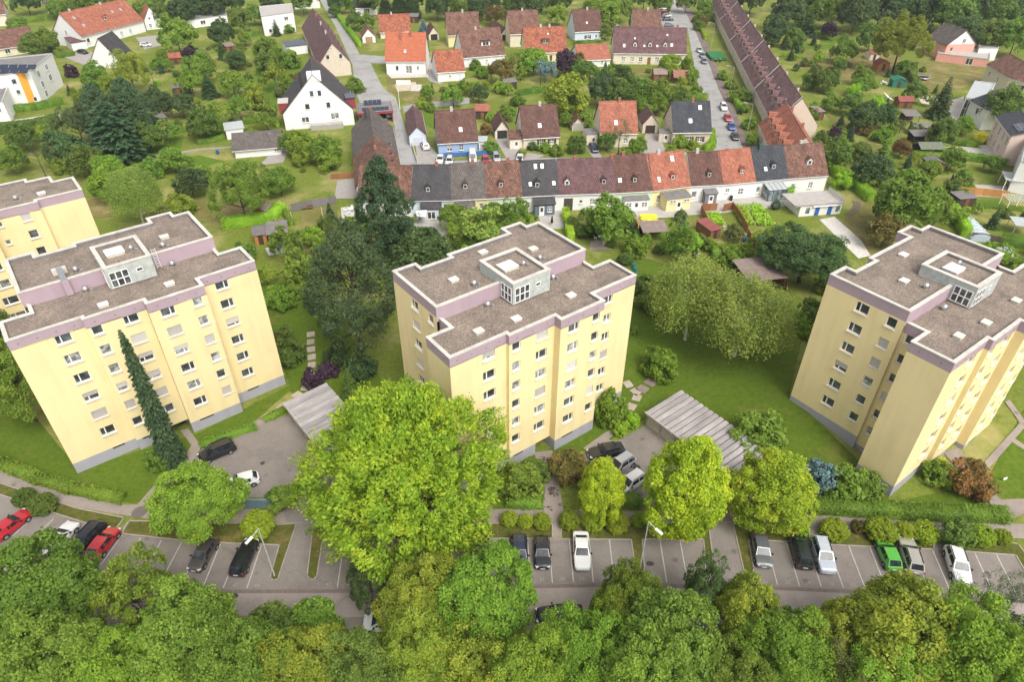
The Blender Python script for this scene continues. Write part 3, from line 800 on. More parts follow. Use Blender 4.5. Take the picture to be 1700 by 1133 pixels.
# white ladder on the left block, from the lower to the upper roof
mb = MB()
for dx in (0, 0.45): mb.tube((17.05+dx,6.35,20.0),(17.05+dx,6.6,22.6),0.03,0.03,5)
for k in range(7): mb.tube((17.05,6.38+0.033*k,20.3+0.35*k),(17.5,6.38+0.033*k,20.3+0.35*k),0.022,0.022,5)
mb.build('roof_ladder', M_WHITE, blk_l)
mb = MB()
mb.box(7.0,6.2,20.0,7.7,6.66,21.9); mb.build('duct_pier', M_LILAC, blk_l)
MB().face([(7.05,6.3,22.0),(7.65,6.3,22.0),(7.65,9.2,22.35),(7.05,9.2,22.35)]).face([(7.05,6.3,21.88),(7.65,6.3,21.88),(7.65,6.3,22.0),(7.05,6.3,22.0)]).face([(7.05,9.2,22.35),(7.05,9.2,21.4),(7.05,6.3,21.88),(7.05,6.3,22.0)]).build('duct', M_SILVER, blk_l)
MB().box(6.6,9.2,21.4,8.1,9.8,22.1).build('chimney_block', M_COPING, blk_l)

# the fourth block, cut by the left edge of the picture
def far_block(orig, th):
    root = thing('apartment_block', 'yellow apartment block cut by the left picture edge, furthest back of its kind', 'apartment block', (orig[0],orig[1],0), th, 'yellow apartment blocks')
    F = [(0,0),(0,6.0),(-2.8,6.0),(-2.8,8.4),(-5.9,8.4),(-5.9,9.6),(-24,9.6),(-24,-2.2),(-12.6,-2.2),(-12.6,-0.7),(-6.0,-0.7),(-6.0,0)]
    F = F[::1]
    wall, band = MB(), MB(); n = len(F); todo = []
    hl = {9:[(0.8,1.5,'single',0.75),(3.9,5.1,'single',1.25)], 7:[(5.5,7.3,'double',1.25),(8.6,10.6,'double',1.25)]}
    for i in range(n):
        p, q = F[i], F[(i+1)%n]; hs = []
        for a, b, st, h in hl.get(i, []):
            for k, z in enumerate(ROWS_F):
                hs.append((a,b,z,z+h)); todo.append((p,q,a,b,z,z+h,st,'f' if (k == 5 and a == 3.9) else '0'))
        wall.wall(p,q,-0.5,18.95,hs,0.2); band.wall(p,q,18.95,20.18)
    wall.build('wall', M_YELLOW, root); band.build('parapet_band', M_LILAC, root)
    for t in todo: wall_window(root, *t)
    MB().face([(x,y,19.9) for x, y in F]).build('roof', M_GRAVEL, root)
    coping(root, F, 20.18)
    roof_hatch(root, -5.0, 2.6, 19.9); roof_vent(root, -8.3, 2.8, 19.9); roof_hatch(root, -13, 4, 19.9)
far_block((-64.49,95.57), 0.6725)

# ------------------------------------------------------------------ garage rows in the courts
M_FIBRE = mat('corrugated_sheet', (0.36,0.335,0.33), 0.85, 0.3, 0.9, rnd=0.15, stretch=(1,0.3,1), col2=(0.50,0.475,0.465))
M_GDOOR = mat('garage_door', (0.42,0.40,0.34), 0.7, 0.15, 1.2, rnd=0.2)
M_REDDOOR = mat('red_garage_door', (0.26,0.055,0.045), 0.6, 0.15)
M_BROWNDOOR = mat('brown_garage_door', (0.07,0.045,0.038), 0.6, 0.15)
M_FASCIA = mat('garage_fascia', (0.45,0.38,0.33), 0.7, 0.2, 2)
M_RUST = mat('weathered_valley', (0.19,0.155,0.145), 0.9, 0.3, 2)
def garage_row(f0, f1, depth, label, doors, h=2.35, rise=0.35):
    f0, f1 = Vector(f0), Vector(f1); d = f1-f0; L = d.length; th = math.atan2(d.y, d.x)
    # local x along the door front, y backwards (left of x)
    root = thing('garage_row', label, 'garage row', (f0.x, f0.y, zg(*f0)), th, 'garage rows')
    n = len(doors); w = L/n
    mb = MB()
    mb.wall((0,0),(L,0),-0.3,h,[(k*w+0.12,(k+1)*w-0.12,-0.29,h-0.2) for k in range(n)],0.15)
    for p, q in (((L,0),(L,depth)),((L,depth),(0,depth)),((0,depth),(0,0))): mb.wall(p,q,-1.2,h)
    mb.build('wall', M_CONC, root)
    for k, m in enumerate(doors):
        o = MB().box(k*w+0.13,0.12,-0.25,(k+1)*w-0.13,0.17,h-0.21).build('door', m, root)
        b = MB()
        for j in range(1,4): b.box(k*w+0.13+(w-0.26)*j/4-0.02,0.10,-0.2,k*w+0.13+(w-0.26)*j/4+0.02,0.119,h-0.25)
        b.build('rib', m, o)
    MB().box(-0.15,-0.42,h+0.02,L+0.15,-0.30,h+0.24).build('fascia', M_FASCIA, root)
    ns = int(L/0.78)
    for k in range(ns):
        x0, x1 = -0.15+(L+0.3)*k/ns, -0.15+(L+0.3)*(k+1)/ns
        e = x1-x0
        prof = [(x0,0.0),(x0+e*0.10,0.0),(x0+e*0.22,0.20),(x0+e*0.80,0.20),(x0+e*0.92,0.0),(x1,0.0)]
        s = MB()
        y0, y1 = -0.5, depth+0.25
        for (xa,za),(xb,zb) in zip(prof, prof[1:]):
            s.face([(xa,y0,h+za+0.04),(xb,y0,h+zb+0.04),(xb,y1,h+rise+zb),(xa,y1,h+rise+za)])
            s.face([(xa,y0,h),(xb,y0,h),(xb,y0,h+zb+0.04),(xa,y0,h+za+0.04)])
        s.m = [1 if k in (0,8) else 0 for k in range(len(s.f))]
        s.build('roof_sheet', [M_FIBRE, M_RUST], root)
garage_row((17.73,66.25), (26.47,54.64), 6.2, 'grey corrugated-roofed garage row in the court right of the middle block', [M_GDOOR,M_GDOOR,M_GDOOR,M_GDOOR,M_GDOOR,M_BROWNDOOR])
garage_row((-29.94,67.82), (-20.9,56.4), 5.6, 'corrugated-roofed garage row half hidden behind the lime green tree', [mat('white_garage_door',(0.6,0.6,0.56),0.6,0.1),M_GDOOR,M_REDDOOR,M_GDOOR,M_GDOOR,M_GDOOR])
# low wall with a blue grey face at the left court
tag(MB().obox((*(-29.56,52.29),0.6),(2.15,0.12,0.75)).build('retaining_wall', mat('blue_grey_wall',(0.14,0.21,0.25),0.8,0.2,1.0)), 'low blue-grey retaining wall in front of the white compact car', 'wall')

# ------------------------------------------------------------------ plants: shapes
def unit(v): return v/np.maximum(1e-9, np.linalg.norm(v, axis=-1, keepdims=True))
def rand_dirs(n): return unit(RNG.normal(size=(n,3)))

def leaves(pts, nrm, size, out=0.7, aspect=0.62, var=0.5, long_dir=None):
    """one diamond-shaped leaf face per point"""
    n = len(pts)
    nn = unit(nrm*out + rand_dirs(n)*0.75 + np.array([0,0,0.25]))
    t = rand_dirs(n) if long_dir is None else unit(long_dir + rand_dirs(n)*0.45)
    t = unit(t - nn*np.sum(t*nn, axis=1, keepdims=True)); b = np.cross(nn, t)
    s = (size*(1+RNG.uniform(-var,var,n)))[:,None]*0.5
    V = np.stack([pts-t*s, pts+b*s*aspect-t*s*0.1+nn*s*0.12, pts+t*s, pts-b*s*aspect-t*s*0.1+nn*s*0.12], axis=1)
    return V.reshape(-1,3)

def quads_mesh(name, V, extra=None):
    n = len(V)//4
    me = bpy.data.meshes.new(name)
    vv = V; loops = np.arange(4*n); starts = np.arange(n)*4
    if extra is not None:
        ev, ef = extra
        vv = np.concatenate([V, ev]); loops = np.concatenate([loops, (np.array(ef)+4*n).ravel()]); starts = np.arange(n+len(ef))*4
    me.vertices.add(len(vv)); me.vertices.foreach_set('co', vv.astype(np.float32).ravel())
    me.loops.add(len(loops)); me.loops.foreach_set('vertex_index', loops.astype(np.int32))
    me.polygons.add(len(starts)); me.polygons.foreach_set('loop_start', starts.astype(np.int32))
    me.update(calc_edges=True)
    me.materials.append(None)
    return me

def clump_crown(R, rz, zc, nclump, per, rc, size, fill=0.25, elong=1.0, lump=0.25, top=1.0, flatb=0.55, out=0.7, aspect=0.62):
    """crown of leaf clumps spread over an uneven ellipsoid; returns vertices and the clump centres"""
    d = rand_dirs(nclump*3); d = d[d[:,2] > -flatb][:nclump]; m = len(d)
    ph = RNG.uniform(0,6.28,3)
    az = np.arctan2(d[:,1], d[:,0])
    wob = 1 + lump*(0.5*np.sin(2*az+ph[0]) + 0.35*np.sin(3*az+ph[1]+3*d[:,2]) + 0.4*np.sin(5*az+ph[2]) * (1-np.abs(d[:,2])))
    rad = np.where(RNG.random(m) < fill, RNG.uniform(0.35,0.75,m), RNG.uniform(0.78,1.0,m)) * wob
    C = d*rad[:,None]*np.array([R,R,rz]); 
    if top != 1.0:  # taper upwards
        k = 1 - (1-top)*np.clip(C[:,2:3]/rz,0,1); C[:,:2] *= k
    od = unit(C/np.array([R,R,rz]) + np.array([0,0,0.35]))
    P, Nn, LD = [], [], []
    for c, o in zip(C, od):
        k = int(per*RNG.uniform(0.6,1.35)); r = rc*RNG.uniform(0.65,1.3)
        u = rand_dirs(k); u = np.where((u@o)[:,None] < -0.25, -u, u)
        q = u*(RNG.uniform(0.35,1.0,k)**0.6)[:,None]*r
        if elong != 1.0: q = q + o*(q@o)[:,None]*(elong-1)
        P.append(c+q); Nn.append(unit(u+o*0.4)); LD.append(np.repeat(o[None],k,0))
    P = np.concatenate(P); Nn = np.concatenate(Nn); LD = np.concatenate(LD)
    P[:,2] += zc; C2 = C.copy(); C2[:,2] += zc
    keep = P[:,2] > 0.05
    return leaves(P[keep], Nn[keep], size, out, aspect, long_dir=LD[keep] if elong > 1.15 else None), C2

def trunk_mesh(h, r, targets, n=8, lean=0.0):
    mb = MB(); pts = [(0,0,-0.3,r*1.35),(0,0,0.4,r)]
    x = y = 0
    for k in range(1,6):
        x += random.uniform(-1,1)*h*0.015+lean; y += random.uniform(-1,1)*h*0.015
        pts.append((x,y,h*k/6,r*(1-0.15*k)))
    for a, b in zip(pts, pts[1:]): mb.tube(a[:3], b[:3], a[3], b[3], n, cap=False)
    for c in targets:
        z = max(h*0.2, min(c[2]-0.25*math.hypot(c[0],c[1]), h*0.8))
        k = min(len(pts)-1, max(1, int(z/h*6)+1)); a = Vector(pts[k][:3]); e = Vector(c); m = a.lerp(e,0.5)+Vector((0,0,0.12*(e-a).length))
        r0 = pts[k][3]*0.45
        mb.tube(a, m, r0, r0*0.6, 5, cap=False); mb.tube(m, e, r0*0.6, r0*0.15, 5, cap=False)
    return mb.mesh('trunk', M_BARK)
M_BARK = mat('bark', (0.10,0.075,0.055), 0.95, 0.35, 3, bump=0.5, bscale=12)
M_BIRCHBARK = mat('birch_bark', (0.55,0.52,0.47), 0.8, 0.4, 2.0)

def conifer_crown(h, R, size, levels, per, droop=0.35, z0=0.06, power=0.85, jag=0.25):
    """tiers of drooping branches that shorten towards the tip"""
    P, Nn, LD = [], [], []
    for i in range(levels):
        f = i/(levels-1); z = h*(z0+(0.985-z0)*f); r = R*(1-f)**power*RNG.uniform(1-jag,1.05)+0.12
        nb = max(4, int(5+9*(1-f)))
        a0 = RNG.uniform(0,6.28)
        for k in range(nb):
            a = a0+6.283*k/nb+RNG.uniform(-0.25,0.25); rr = r*RNG.uniform(1-jag,1.08)
            m = max(5, int(per*rr/R))
            t = RNG.uniform(0.12,1,m)**0.75
            w = (1-t)*0.35*rr+0.10
            ox = RNG.uniform(-1,1,m)*w
            px = np.cos(a)*t*rr - np.sin(a)*ox; py = np.sin(a)*t*rr + np.cos(a)*ox
            pz = z - droop*rr*t**1.4 + RNG.uniform(-0.08,0.08,m)*rr - np.abs(ox)*0.25
            P.append(np.stack([px,py,pz],1)); Nn.append(np.repeat(np.array([[0.35*np.cos(a),0.35*np.sin(a),0.9]]),m,0)); LD.append(np.repeat(np.array([[np.cos(a),np.sin(a),-0.35]]),m,0))
    P = np.concatenate(P); 
    keep = P[:,2] > 0.05
    return leaves(P[keep], np.concatenate(Nn)[keep], size, 0.9, 0.5, long_dir=np.concatenate(LD)[keep])

def weeping_crown(R, rz, zc, nst, size):
    """birch: curtains of fine hanging twigs below arching limbs"""
    P, Nn, ends = [], [], []
    d = rand_dirs(nst*2); d = d[d[:,2] > -0.2][:nst]
    for v in d:
        s = v*np.array([R,R,rz])*RNG.uniform(0.55,1.0); s[2] += zc
        ends.append(s); L = RNG.uniform(0.25,0.55)*rz*1.2; m = int(RNG.uniform(35,60))
        t = RNG.random(m)
        q = s + np.stack([v[0]*t*0.5+RNG.normal(0,0.28,m), v[1]*t*0.5+RNG.normal(0,0.28,m), -t*L+RNG.normal(0,0.15,m)+0.3*(1-t)],1)
        P.append(q); Nn.append(np.repeat(unit(v+np.array([0,0,0.5]))[None],m,0))
    P = np.concatenate(P); keep = P[:,2] > 0.05
    return leaves(P[keep], np.concatenate(Nn)[keep], size, 0.5, 0.6), np.array(ends)

PROTO = {}
def proto(kind, R, h, V, trunk):
    R = float(np.percentile(np.hypot(V[:,0],V[:,1]), 96)); h = float(np.percentile(V[:,2], 99.7))
    global RNG
    RNG = np.random.default_rng(1000+31*sum(len(v) for v in PROTO.values()))
    PROTO.setdefault(kind, []).append(dict(R=R, h=h, crown=quads_mesh('crown', V), trunk=trunk))

def make_protos():
    for k in range(4):     # large broadleaf crowns, near
        V, C = clump_crown(5.0, 4.8, 7.4, 225, 235, 0.95, 0.265, fill=0.32, lump=0.30)
        proto('round', 5.0, 12.4, V, trunk_mesh(9, 0.28, C[::6]))
    V, C = clump_crown(8.6, 8.0, 8.9, 680, 150, 0.8, 0.31, fill=0.35, elong=2.0, lump=0.14, top=0.6, flatb=0.75, aspect=0.5)
    proto('plume', 8.6, 17.0, V, trunk_mesh(13, 0.5, C[::14]))
    for k in range(2):
        V, C = clump_crown(3.6, 5.4, 6.0, 230, 200, 0.75, 0.235, fill=0.3, lump=0.18, top=0.62, flatb=0.8)
        proto('oval', 3.6, 11.6, V, trunk_mesh(9, 0.22, C[::7]))
    for k in range(2):
        V, C = clump_crown(4.5, 4.4, 6.2, 130, 130, 0.85, 0.27, fill=0.35, lump=0.4)
        proto('airy', 4.5, 10.6, V, trunk_mesh(8.5, 0.2, C[::2]))
    for k in range(3):     # smaller trees of the gardens
        V, C = clump_crown(2.6, 2.5, 3.5, 100, 85, 0.74, 0.36, fill=0.3, lump=0.3)
        proto('garden', 2.6, 5.9, V, trunk_mesh(4, 0.13, C[::6], 6))
    for k in range(2):
        V, C = clump_crown(2.4, 2.3, 3.3, 46, 62, 0.66, 0.36, fill=0.35, lump=0.4)
        proto('fruit', 2.4, 5.5, V, trunk_mesh(4, 0.12, C[::3], 6))
    for k in range(2):
        V = conifer_crown(15, 3.6, 0.40, 42, 100, 0.28, 0.05, 0.5, 0.3)
        proto('spruce', 3.6, 15, V, trunk_mesh(13, 0.22, [], 7))
    V, C = clump_crown(4.0, 7.2, 7.3, 330, 95, 0.65, 0.32, fill=0.3, elong=1.3, lump=0.16, top=0.22, flatb=0.9, aspect=0.42)
    proto('bushy_spruce', 4.0, 15, V, trunk_mesh(13, 0.25, [], 7))
    V = conifer_crown(16, 1.55, 0.30, 58, 62, 0.45, 0.03, 0.62, 0.15)
    proto('spire', 1.55, 16, V, trunk_mesh(15, 0.16, [], 7))
    V = conifer_crown(7, 1.7, 0.34, 18, 36, 0.2)
    proto('small_conifer', 1.7, 7, V, trunk_mesh(6, 0.1, [], 6))
    V, C = clump_crown(5.0, 6.6, 8.0, 330, 110, 0.8, 0.27, fill=0.3, elong=1.3, lump=0.28, top=0.55, flatb=0.85, aspect=0.35)
    proto('pine', 5.0, 15, V, trunk_mesh(13, 0.3, C[::8]))
    V, C = clump_crown(3.0, 2.6, 6.2, 38, 120, 0.7, 0.17, fill=0.3, elong=1.4, lump=0.35, aspect=0.3)
    proto('scots_pine', 3.0, 9, V, trunk_mesh(7.5, 0.16, C[::2]))
    for k in range(2):
        V, C = weeping_crown(5.2, 5.6, 8.0, 520, 0.24)
        tr = trunk_mesh(12, 0.2, C[::9]); tr.materials[0] = M_BIRCHBARK
        proto('birch', 5.2, 14, V, tr)
    for k in range(2):     # loose shrub
        V, C = clump_crown(1.5, 1.3, 1.15, 80, 62, 0.42, 0.24, fill=0.3, lump=0.3, flatb=0.95)
        proto('bush', 1.5, 2.4, V, trunk_mesh(1.2, 0.05, C[::6], 5))
    for k in range(2):     # clipped ball
        V, C = clump_crown(1.3, 0.95, 0.85, 330, 40, 0.20, 0.16, fill=0.3, lump=0.05, flatb=0.95)
        proto('ball', 1.3, 1.8, V, trunk_mesh(0.9, 0.05, C[::14], 5))
    V, C = clump_crown(0.75, 2.0, 1.95, 120, 26, 0.22, 0.16, fill=0.1, lump=0.08, top=0.55, flatb=0.98)
    proto('thuja', 0.75, 3.9, V, trunk_mesh(3, 0.06, [], 5))
    for k in range(3):     # far trees, coarser
        V, C = clump_crown(4.4, 4.3, 6.0, 120, 70, 1.15, 0.58, fill=0.25, lump=0.32)
        proto('far', 4.4, 10.4, V, trunk_mesh(7.5, 0.2, C[::6], 6))
make_protos()

# leaf colours
LM = {
 'lime':   leaf_mat('lime_leaves', [(0.055,0.110,0.008),(0.100,0.175,0.010),(0.165,0.240,0.014),(0.245,0.285,0.018)]),
 'bright': leaf_mat('bright_leaves', [(0.055,0.110,0.010),(0.092,0.165,0.014),(0.150,0.225,0.020)]),
 'green':  leaf_mat('green_leaves', [(0.044,0.088,0.010),(0.080,0.142,0.015),(0.130,0.198,0.022)]),
 'mid':    leaf_mat('mid_leaves', [(0.036,0.072,0.011),(0.062,0.110,0.015),(0.102,0.150,0.023)]),
 'dark':   leaf_mat('dark_leaves', [(0.021,0.048,0.013),(0.039,0.076,0.018),(0.068,0.110,0.026)]),
 'yellow': leaf_mat('yellow_leaves', [(0.058,0.100,0.010),(0.105,0.155,0.014),(0.180,0.210,0.020)]),
 'olive':  leaf_mat('olive_leaves', [(0.042,0.070,0.014),(0.080,0.115,0.022),(0.150,0.165,0.040)]),
 'pine':   leaf_mat('pine_needles', [(0.016,0.033,0.010),(0.030,0.053,0.014),(0.052,0.080,0.021)], 0.25),
 'spruce': leaf_mat('spruce_needles', [(0.012,0.031,0.010),(0.024,0.053,0.016),(0.042,0.080,0.024)], 0.2),
 'blue':   leaf_mat('blue_needles', [(0.03,0.066,0.052),(0.055,0.105,0.082),(0.085,0.14,0.11)], 0.12),
 'birch':  leaf_mat('birch_leaves', [(0.062,0.110,0.015),(0.105,0.165,0.024),(0.165,0.225,0.036)]),
 'orange': leaf_mat('orange_leaves', [(0.042,0.078,0.012),(0.100,0.080,0.018),(0.155,0.085,0.022)]),
 'rust':   leaf_mat('rust_leaves', [(0.045,0.070,0.012),(0.080,0.080,0.016),(0.125,0.075,0.022)]),
 'purple': leaf_mat('purple_leaves', [(0.012,0.008,0.010),(0.022,0.013,0.016),(0.036,0.024,0.026)], 0.2),
 'gold':   leaf_mat('gold_leaves', [(0.30,0.26,0.02),(0.42,0.36,0.03),(0.5,0.42,0.05)]),
 'neon':   leaf_mat('fresh_leaves', [(0.075,0.140,0.008),(0.130,0.215,0.010),(0.205,0.290,0.014),(0.27,0.32,0.018)]),
 'hedge':  leaf_mat('hedge_leaves', [(0.048,0.098,0.010),(0.082,0.152,0.014),(0.130,0.212,0.020)]),
 'hedgeb': leaf_mat('bright_hedge_leaves', [(0.085,0.165,0.010),(0.135,0.245,0.014),(0.20,0.33,0.022)]),
 'clip':   leaf_mat('clipped_leaves', [(0.072,0.120,0.008),(0.118,0.178,0.011),(0.175,0.228,0.018)]),
}
WORD = dict(neon='lime green', lime='lime green', bright='bright green', green='green', mid='mid-green', dark='dark green', yellow='yellow-green', olive='olive green', pine='dull green', spruce='dark green', blue='blue-green', birch='pale olive', orange='orange', rust='rust-tinged', purple='purple-leaved', gold='golden yellow', hedge='green', hedgeb='bright green', clip='clipped green')
KIND = dict(round=('broadleaf_tree','broadleaf tree','tree'), plume=('broadleaf_tree','feathery tree','tree'), oval=('broadleaf_tree','upright oval tree','tree'), airy=('broadleaf_tree','loose airy tree','tree'), garden=('garden_tree','rounded garden tree','tree'),
  fruit=('fruit_tree','loose fruit tree','tree'), spruce=('spruce_tree','conical spruce','tree'), bushy_spruce=('spruce_tree','full conical spruce','tree'), spire=('spruce_tree','narrow spire-shaped spruce','tree'), small_conifer=('conifer','small pointed conifer','conifer'), pine=('pine_tree','broad dense pine','tree'),
  scots_pine=('pine_tree','sparse pine','tree'), birch=('birch_tree','drooping birch','tree'), bush=('shrub','loose shrub','shrub'), ball=('shrub','clipped round shrub','shrub'), thuja=('thuja','slim upright thuja','conifer'), far=('broadleaf_tree','distant leafy tree','tree'))
PLANTS = []
def plant(kind, col, x, y, R, h, label=None, group=None):
    p = PROTO[kind][random.randrange(len(PROTO[kind]))]
    nm, word, cat = KIND[kind]
    o = thing(nm, label or '', cat, (x, y, zg(x,y)), random.uniform(0,6.28), group)
    if cat == 'tree' and nm == 'broadleaf_tree': pass
    o.scale = (R/p['R'], R/p['R']*random.uniform(0.93,1.07), h/p['h'])
    t = place(p['trunk'], 'trunk', o)
    c = place(p['crown'], 'crown', o)
    c.material_slots[0].link = 'OBJECT'; c.material_slots[0].material = LM[col]
    o['_w'] = WORD[col] + ' ' + word
    if col == 'clip': o['_w'] = 'clipped round green shrub'
    if not label: PLANTS.append(o)
    return o

def hedge(name_label, pts, w, h, col='hedge', size=0.2, dens=60, closed=False, rough=0.08):
    """clipped hedge along a line: leaf faces all over a box-like mass"""
    P, Nn, ev, ef = [], [], [], []
    X0 = Vector((*pts[0][:2], 0))
    for a, b in zip(pts, pts[1:]):
        a, b = np.array(a[:2]), np.array(b[:2]); L = np.linalg.norm(b-a); d = (b-a)/L; nn = np.array([-d[1],d[0]])
        for side, ar in ((1,h*L),(-1,h*L),(0,w*L)):
            m = int(ar*dens); t = RNG.uniform(-w*0.3, L+w*0.3, m); u = RNG.uniform(-1,1,m)*w/2; z = RNG.uniform(0.02,h,m)
            if side: u = np.full(m, side*w/2)
            else: z = np.full(m, h)
            q = a[None]+d[None]*t[:,None]+nn[None]*u[:,None]
            bump = rough*np.sin(q[:,0]*1.9+q[:,1]*1.3)+RNG.normal(0,0.06,m)
            zz = z + (bump if side == 0 else 0); 
            q = q + nn[None]*((side*bump)[:,None] if side else 0)
            g = np.array([zg(*qq) for qq in q]) if (max(a[0],b[0]) > 24 and max(a[1],b[1]) > 53) else 0
            P.append(np.column_stack([q, zz+g])); Nn.append(np.repeat(np.array([[nn[0]*side, nn[1]*side, 1.0 if side == 0 else 0.15]]), m, 0))
        base = len(ev); g0, g1 = zg(*a), zg(*b); k = w/2-0.07
        for (pp, gz) in ((a,g0),(b,g1)):
            for s in (-1,1):
                for z in (0, h-0.09): ev.append((*(pp+nn*s*k), gz+z))
        for q in ((0,1,5,4),(2,6,7,3),(1,3,7,5),(0,2,3,1),(4,5,7,6)): ef.append([base+i for i in q])
    P = np.concatenate(P); V = leaves(P, np.concatenate(Nn), size, 0.7)
    me = quads_mesh('hedge', V, (np.array(ev, float), ef)); me.materials[0] = LM[col]
    return tag(place(me, 'hedge'), name_label, 'hedge')

# ------------------------------------------------------------------ houses: builder
T_BROWN = tile_mat('brown_tiles', (0.135,0.068,0.054))
T_PURPLE = tile_mat('purple_brown_tiles', (0.150,0.080,0.082))
T_WEATHER = tile_mat('weathered_tiles', (0.205,0.115,0.112), var=0.3, patch=0.35)
T_RED = tile_mat('red_tiles', (0.37,0.135,0.085), patch=0.22)
T_ORANGE = tile_mat('orange_tiles', (0.47,0.145,0.075), patch=0.10, var=0.12)
T_MIX = tile_mat('mixed_red_tiles', (0.34,0.115,0.065), var=0.4)
T_DARK = tile_mat('anthracite_tiles', (0.075,0.070,0.074), var=0.15)
T_GREY = tile_mat('grey_brown_tiles', (0.135,0.115,0.105), var=0.2)
T_BLACK = tile_mat('slate_tiles', (0.058,0.062,0.072), var=0.25)
T_OLD = tile_mat('old_brown_tiles', (0.185,0.095,0.070), var=0.35, patch=0.4)
W_WHITE = mat('white_render', (0.78,0.77,0.75), 0.9, 0.05, 0.8)
W_CREAM = mat('cream_render', (0.70,0.63,0.50), 0.9, 0.06, 0.8)
W_BEIGE = mat('beige_render', (0.62,0.53,0.43), 0.9, 0.07, 0.8)
W_YELLOW = mat('pale_yellow_render', (0.75,0.66,0.36), 0.9, 0.05, 0.8)
W_BLUE = mat('blue_render', (0.33,0.45,0.66), 0.9, 0.06, 0.8)
W_PALEBLUE = mat('pale_blue_render', (0.60,0.66,0.74), 0.9, 0.05, 0.8)
W_PINK = mat('pink_render', (0.72,0.36,0.29), 0.9, 0.06, 0.8)
W_PALEPINK = mat('pale_pink_render', (0.72,0.55,0.49), 0.9, 0.06, 0.8)
W_GREEN = mat('pale_green_render', (0.60,0.70,0.52), 0.9, 0.06, 0.8)
W_RED = mat('dark_red_panel', (0.30,0.045,0.055), 0.7, 0.1, 1)
W_WOOD = mat('brown_boards', (0.20,0.095,0.045), 0.8, 0.3, 2, stretch=(1,1,6), rnd=0.2)
W_DARKWOOD = mat('dark_boards', (0.075,0.05,0.035), 0.85, 0.3, 2, rnd=0.2)
M_BRICK = mat('brick_chimney', (0.34,0.14,0.10), 0.9, 0.25, 5)
M_GREYCH = mat('rendered_chimney', (0.50,0.47,0.44), 0.9, 0.15, 3)
M_SHUT = mat('brown_shutter', (0.10,0.06,0.04), 0.7, 0.15, 3)
M_LEAD = mat('roofing_felt', (0.20,0.19,0.185), 0.8, 0.25, 0.8)
M_SOLAR = mat('solar_cells', (0.022,0.03,0.055), 0.12, 0.2, 1.0, spec=0.8)
M_ALU = mat('aluminium', (0.62,0.62,0.61), 0.4, 0.1, 2, metal=0.6)
M_PLASTIC = mat('translucent_sheet', (0.42,0.44,0.44), 0.35, 0.08, 1.0)
M_TERRACE = mat('terrace_slabs', (0.42,0.39,0.36), 0.9, 0.15, 0.9)
M_GLASSY = glass_mat('conservatory_glass', (0.16,0.20,0.20), 0.05, 0.7)

def win_on(parent, p0, p1, tc, z, w, h, style='cross', proud=0.075, shutters=False, sill=True, glass=None, blind='0'):
    """window fixed on a wall face; p0 to p1 runs with the outside on the right"""
    p0, p1 = Vector(p0), Vector(p1); d = (p1-p0).normalized(); nn = Vector((d.y,-d.x))
    c = p0 + d*tc + nn*proud
    o = place(window_mesh(w, h, style), 'window', parent, (c.x,c.y,z), math.atan2(d.y,d.x))
    place(pane_mesh(w, h, glass or M_GLASS), 'pane', o, (0,-0.015,0))
    if sill:
        k = ('s2', round(w,2))
        if k not in _wc: _wc[k] = MB().box(-w/2-0.06,-0.10,-0.09,w/2+0.06,0.03,-0.002).mesh('sill', M_SILL)
        place(_wc[k], 'sill', o)
    if blind != '0': place(blind_mesh(w, h*(1 if blind == 'f' else 0.5)), 'blind', o, (0,0.0,h-0.01))
    if shutters:
        k = ('sh', round(w,2), round(h,2))
        if k not in _wc: _wc[k] = MB().box(0,-0.05,0,w*0.45,0.02,h).mesh('shutter', M_SHUT)
        place(_wc[k], 'shutter', o, (-w/2-w*0.47,0,0)); place(_wc[k], 'shutter', o, (w/2+w*0.02,0,0))
    return o

def slope_pt(L, D, ze, zr, u, v, lift=0.0, ov=0.0):
    """point on the front slope: u in metres along the ridge, v 0 (eave) to 1 (ridge)"""
    sl = math.atan2(zr-ze, D/2)
    return Vector((u, v*D/2 - math.sin(sl)*lift, ze + v*(zr-ze) + math.cos(sl)*lift))

